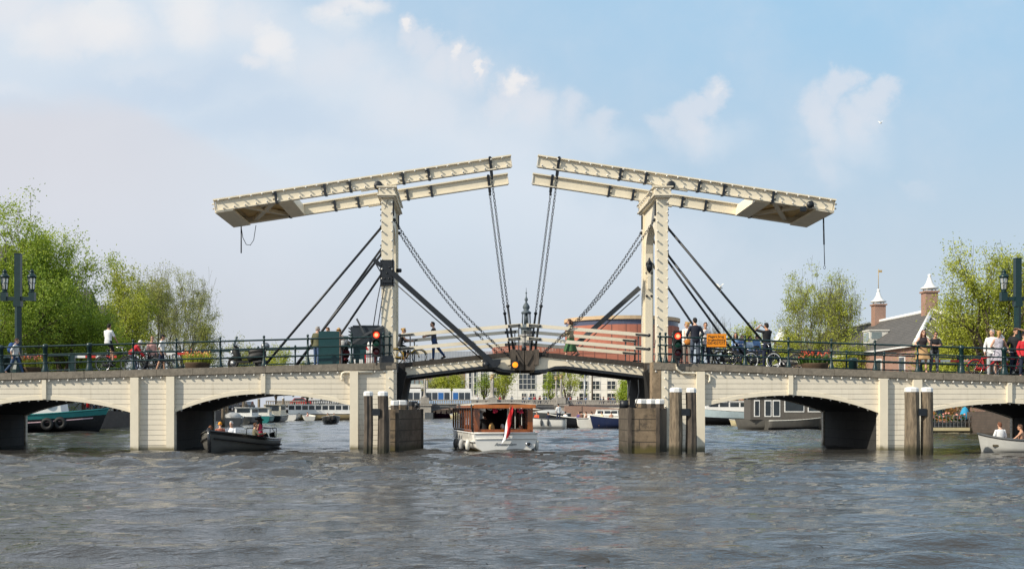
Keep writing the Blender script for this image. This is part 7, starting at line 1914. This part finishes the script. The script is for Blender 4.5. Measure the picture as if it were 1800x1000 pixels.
for i in range(420):
    x = random.uniform(x0 + .3, X(1690, Yt)); y = Yt - .5 + random.uniform(-.2, .3); z = random.uniform(.7, 1.35); s_ = .13
    a = Vector((random.uniform(-1, 1), random.uniform(-1, 1), random.uniform(-1, 1))).normalized(); u_, v_ = frame_of(a)
    fb.add([Vector((x, y, z)) + u_ * s_, Vector((x, y, z)) + v_ * s_ * .6, Vector((x, y, z)) - u_ * s_, Vector((x, y, z)) - v_ * s_ * .6], [(0, 1, 2, 3)])
    if i % 9 == 0: fl_.ball((x, y - .1, z + .1), .09, 6, 4)
fb.build('shrubs', M['leaf_dark'], t); fl_.build('blooms', tul2[1], t)['kind'] = 'stuff'
mb = MB(); mb.bb(x0 + .2, X(1690, Yt), Yt - .7, Yt - .3, .382, .75); mb.build('flower_box', M['iron_grey'], t)
xu = X(1699, Yt); mb = MB(); mb.tube((xu, Yt + .3, .38), (xu, Yt + .3, 1.9), .04, n=6); mb.lathe([(.42, .75), (.36, 1.2), (.2, 1.62), (.05, 1.75)], (xu, Yt + .3, .2), 10, mi=1); tag(mb.build('parasol', [M['white'], cloth('parasol_blue', (.03, .30, .52))]), 'folded bright blue parasol standing on the floating terrace', 'parasol')
# ------------------------------------------------------------------ trees
def tree(name, label, base, h, spread, leaf, n_leaf, size, seed, bark='bark', trunk=.28, fork=.28, limbs=5, depth=4, up=.25, leaf_sd=.45, twig=1.0, group=None, lowest=.3, wob=.28):
    r = random.Random(seed); base = Vector(base); t = thing(name, label, 'tree', base, 0, group)
    W = MB(); tips = []; rec = []
    def rv(): return Vector((r.gauss(0, 1), r.gauss(0, 1), r.gauss(0, 1)))
    def grow(p, d, L, rad, lv):
        n = 4 if lv < 3 else 3; pts = [p]; rs = [rad]
        for i in range(n):
            d = (d + rv() * wob * .55 + Vector((0, 0, up * .22))).normalized(); p = p + d * (L / n); pts.append(p); rs.append(max(.012, rad * (1 - .42 * (i + 1) / n)))
        rec.append((pts, rs, 7 if lv < 2 else (5 if lv < 3 else 3)))
        if lv >= depth - 2:
            for i in range(1, len(pts)): tips.append((pts[i], lv))
        if lv < depth:
            k = 3 if r.random() < .62 else 2
            for j in range(k):
                ax = rv(); ax = (ax - d * ax.dot(d)).normalized(); an = r.uniform(.30, .72); nd = (d * math.cos(an) + ax * math.sin(an)).normalized()
                grow(pts[-1] if j < 2 else pts[-2], nd, L * r.uniform(.62, .82), rs[-1] * r.uniform(.62, .8), lv + 1)
            if lv >= 1:
                ax = rv(); ax = (ax - d * ax.dot(d)).normalized(); grow(pts[2], (d * .6 + ax * .8).normalized(), L * .5, rs[2] * .5, max(lv + 1, depth - 1))
    fz = h * fork; tp = [base, base + Vector((r.gauss(0, .1), r.gauss(0, .1), fz * .5)), base + Vector((r.gauss(0, .25), r.gauss(0, .25), fz))]
    rec.append((tp, [trunk * 1.35, trunk, trunk * .9], 10))
    ratio = sum(.72 ** i for i in range(depth)); L0 = (h - fz) / ratio * 1.12
    for j in range(limbs):
        a = 2 * math.pi * j / limbs + r.uniform(-.4, .4); el = r.uniform(lowest, 1.25) if j else 1.35
        d = Vector((math.cos(a) * math.cos(el), math.sin(a) * math.cos(el), math.sin(el))); f = spread / max(1, (h - fz))
        d = Vector((d.x * f * 1.5, d.y * f * 1.5, d.z)).normalized(); grow(tp[-1] - Vector((0, 0, fz * .25 * r.random())), d, L0 * r.uniform(.8, 1.05), trunk * r.uniform(.5, .72), 1)
    zs_ = sorted(p.z - base.z for p, l in tips); rs_ = sorted(math.hypot(p.x - base.x, p.y - base.y) for p, l in tips)
    sz = (h - leaf_sd * .5) / zs_[int(len(zs_) * .985)]; sx = max(.35, min(2.4, (1.22 if h > 9 else 1.1) * spread / rs_[int(len(rs_) * .93)]))
    fx = lambda p: Vector((base.x + (p.x - base.x) * sx, base.y + (p.y - base.y) * sx, base.z + (p.z - base.z) * sz))
    tips = [(fx(p), l) for p, l in tips]
    for pts, rs, n in rec: W.path([fx(p) for p in pts], rs, n, cap=False)
    W.build('trunk', M[bark], t)
    if n_leaf:
        # normalise leaf count and make clumps with gaps
        nl = int(n_leaf * 2.1); size *= .66; T_ = [tips[r.randrange(len(tips))] for _ in range(max(40, int(nl / 40)))]
        rg = np.random.default_rng(seed)
        cs = np.array([tuple(p) for p, l in T_]); k = max(1, nl // len(cs))
        cen = np.repeat(cs, k, 0) + rg.normal(size=(len(cs) * k, 3)) * leaf_sd * rg.uniform(.3, 1.15, size=(len(cs), 1)).repeat(k, 0)
        a = rg.normal(size=cen.shape); a /= np.linalg.norm(a, axis=1, keepdims=True); b = rg.normal(size=cen.shape); b -= a * (a * b).sum(1, keepdims=True); b /= np.linalg.norm(b, axis=1, keepdims=True)
        s_ = size * rg.uniform(.6, 1.3, size=(len(cen), 1))
        vs = np.stack([cen + a * s_, cen + b * s_ * .5, cen - a * s_, cen - b * s_ * .5], 1).reshape(-1, 3) - np.array(tuple(base))
        me = bpy.data.meshes.new('crown'); nq = len(cen); me.vertices.add(nq * 4); me.vertices.foreach_set('co', vs.ravel())
        me.loops.add(nq * 4); me.loops.foreach_set('vertex_index', np.arange(nq * 4, dtype=np.int32)); me.polygons.add(nq); me.polygons.foreach_set('loop_start', np.arange(0, nq * 4, 4, dtype=np.int32)); me.polygons.foreach_set('loop_total', np.full(nq, 4, dtype=np.int32)); me.update(); me.validate()
        link_mesh('crown', me, M[leaf], t)
    return t
def tb(px, Y, z=GZ): return (X(px, Y), Y, z)
def th(py, Y, z=GZ): return Z(py, Y) - z
tree('tree', 'tallest fresh green tree at the far left behind the lamp post', tb(58, 101), th(370, 101), 4.3, 'leaf_fresh', 14500, .15, 3, trunk=.36, fork=.30, limbs=7, leaf_sd=.6, wob=.22)
tree('tree', 'dense low green tree filling the left edge behind the railing', tb(-6, 97), th(455, 97), 4.6, 'leaf_mid', 20000, .15, 8, trunk=.3, fork=.2, limbs=7, leaf_sd=.7, lowest=.05)
tree('tree', 'broad mid green tree right of the tallest one on the left bank', tb(110, 104), th(478, 104), 3.7, 'leaf_mid', 22000, .15, 15, trunk=.3, fork=.2, limbs=7, leaf_sd=.7, lowest=.05)
tree('tree', 'green tree with bare dead branch tips behind the cyclist in white', tb(208, 126), th(468, 126), 3.5, 'leaf_yellow', 11000, .16, 21, trunk=.32, fork=.25, limbs=6, leaf_sd=.6, lowest=.1)
tree('tree', 'low bushy yellow green tree behind the strolling couple', tb(168, 118), th(548, 118), 3.6, 'leaf_fresh', 13000, .15, 33, trunk=.2, fork=.12, limbs=7, leaf_sd=.7, lowest=.0)
tree('tree', 'olive budding tree with fine bare twigs, left one of two', tb(268, 146), th(484, 146), 3.6, 'leaf_olive', 11000, .13, 42, bark='bark_pale', trunk=.26, fork=.12, limbs=8, depth=5, leaf_sd=.5, up=.5, lowest=.2)
tree('tree', 'olive budding tree with fine bare twigs, right one of two', tb(316, 158), th(482, 158), 4.3, 'leaf_olive', 11000, .13, 57, bark='bark_pale', trunk=.26, fork=.1, limbs=9, depth=5, leaf_sd=.5, up=.5, lowest=.1)
tree('tree', 'low olive green bush tree at the right end of the left bank row', tb(348, 176), th(560, 176), 3.2, 'leaf_olive', 9000, .16, 61, trunk=.16, fork=.08, limbs=8, leaf_sd=.7, lowest=.0)
tree('tree', 'small far green tree behind the parked scooter', tb(425, 205), th(604, 205), 2.6, 'leaf_olive', 4500, .2, 71, trunk=.16, fork=.15, limbs=6, leaf_sd=.7, lowest=.0)
tree('tree', 'small far yellow green tree just left of the stay rod feet', tb(484, 212), th(608, 212), 2.2, 'leaf_yellow', 4000, .2, 72, trunk=.16, fork=.15, limbs=6, leaf_sd=.7, lowest=.0)
tree('tree', 'tiny far shrub seen between the stay rods and the green cabinet', tb(541, 216), th(632, 216), 1.5, 'leaf_yellow', 2000, .2, 73, trunk=.12, fork=.15, limbs=5, leaf_sd=.6, lowest=.0)
tree('tree', 'light green open tree left of the brick house, left one of two', tb(1432, 135), th(492, 135), 3.2, 'leaf_yellow', 6500, .14, 82, bark='bark_pale', trunk=.22, fork=.1, limbs=8, depth=5, leaf_sd=.5, up=.55, lowest=.35)
tree('tree', 'sparse twiggy tree left of the brick house, right one of two', tb(1476, 131), th(489, 131), 2.1, 'leaf_yellow', 3600, .14, 91, bark='bark_pale', trunk=.24, fork=.1, limbs=8, depth=5, leaf_sd=.45, up=.6, lowest=.45)
tree('tree', 'low green growth under the two open trees on the right bank', tb(1455, 140), th(585, 140), 4.4, 'leaf_yellow', 8000, .16, 95, trunk=.14, fork=.08, limbs=8, leaf_sd=.7, lowest=.0)
tree('tree', 'low yellow green bush hiding the far corner of the brick house', tb(1496, 117), th(592, 117), 1.9, 'leaf_yellow', 4500, .14, 99, trunk=.12, fork=.08, limbs=7, leaf_sd=.6, lowest=.0)
tree('tree', 'large yellow green tree with visible limbs right of the brick house', tb(1742, 89), th(444, 89), 4.2, 'leaf_yellow', 9500, .13, 104, trunk=.3, fork=.25, limbs=7, depth=4, leaf_sd=.5, up=.35, lowest=.25)
tree('tree', 'dense yellow green bush tree behind the leaning couple', tb(1700, 93), th(545, 93), 3.5, 'leaf_yellow', 15000, .13, 111, trunk=.16, fork=.08, limbs=8, leaf_sd=.65, lowest=.0)
tree('tree', 'yellow green tree cut by the right edge behind the lamp post', tb(1812, 90), th(442, 90), 3.4, 'leaf_yellow', 11000, .13, 118, trunk=.3, fork=.2, limbs=7, leaf_sd=.6, lowest=.1)
tree('tree', 'dense low yellow green tree at the right edge', tb(1778, 94), th(545, 94), 3.6, 'leaf_yellow', 13000, .13, 123, trunk=.16, fork=.08, limbs=8, leaf_sd=.7, lowest=.0)
tree('tree', 'rounded yellow green tree behind the row of bicycles', tb(1318, 168), th(572, 168), 3.6, 'leaf_yellow', 9000, .2, 131, trunk=.2, fork=.12, limbs=8, leaf_sd=.75, lowest=.0)
tree('tree', 'second rounded green tree right of the photographing man', tb(1376, 160), th(588, 160), 3.0, 'leaf_yellow', 8000, .2, 137, trunk=.2, fork=.1, limbs=8, leaf_sd=.75, lowest=.0)
tree('tree', 'bare twiggy tree above the orange sign', tb(1256, 195), th(560, 195), 2.8, None, 0, .1, 141, bark='bark_pale', trunk=.2, fork=.1, limbs=9, depth=5, up=.5, lowest=.3)
for px, py, Y, sp_, lf, nl, lb, sd_ in ((790, 657, 255, 3.1, 'leaf_yellow', 3000, 'small yellow green tree behind the tram', 151), (760, 662, 262.5, 2.2, 'leaf_olive', 1300, 'nearly bare small tree left of the yellow green one behind the tram', 157), (884, 648, 266, 2.8, 'leaf_yellow', 2000, 'yellow green tree before the white wall left of the big windows', 161),
                                   (852, 654, 268, 1.5, 'leaf_mid', 600, 'thin green tree in front of the tall windows', 163), (1000, 642, 266, 3.0, 'leaf_yellow', 1000, 'open tree with pale leaves before the smaller windows', 167), (968, 650, 270, 1.6, 'leaf_fresh', 700, 'thin young tree right of the big windows', 171), (1098, 668, 264, 1.9, 'leaf_fresh', 2600, 'dense fresh green tree under the right leaf', 173)):
    tree('tree', lb, tb(px, Y), th(py, Y), sp_, lf, nl, .26, sd_, trunk=.2, fork=.2, limbs=6, leaf_sd=.7, lowest=.15)
for px in (1028, 1041): mb = MB(); mb.tube((X(px, 240), 240, 2.4 - 3), (X(px, 240), 240, Z(652, 240)), .22, .14, n=8); mb.ball((X(px, 240), 240, Z(652, 240)), .25, 8, 6); tag(mb.build('flagpole', M['steel'] if px < 1030 else M['bark']), 'pale flagpole before the small windows of the white wall' if px < 1030 else 'brown flagpole right of the pale one before the white wall', 'flagpole')
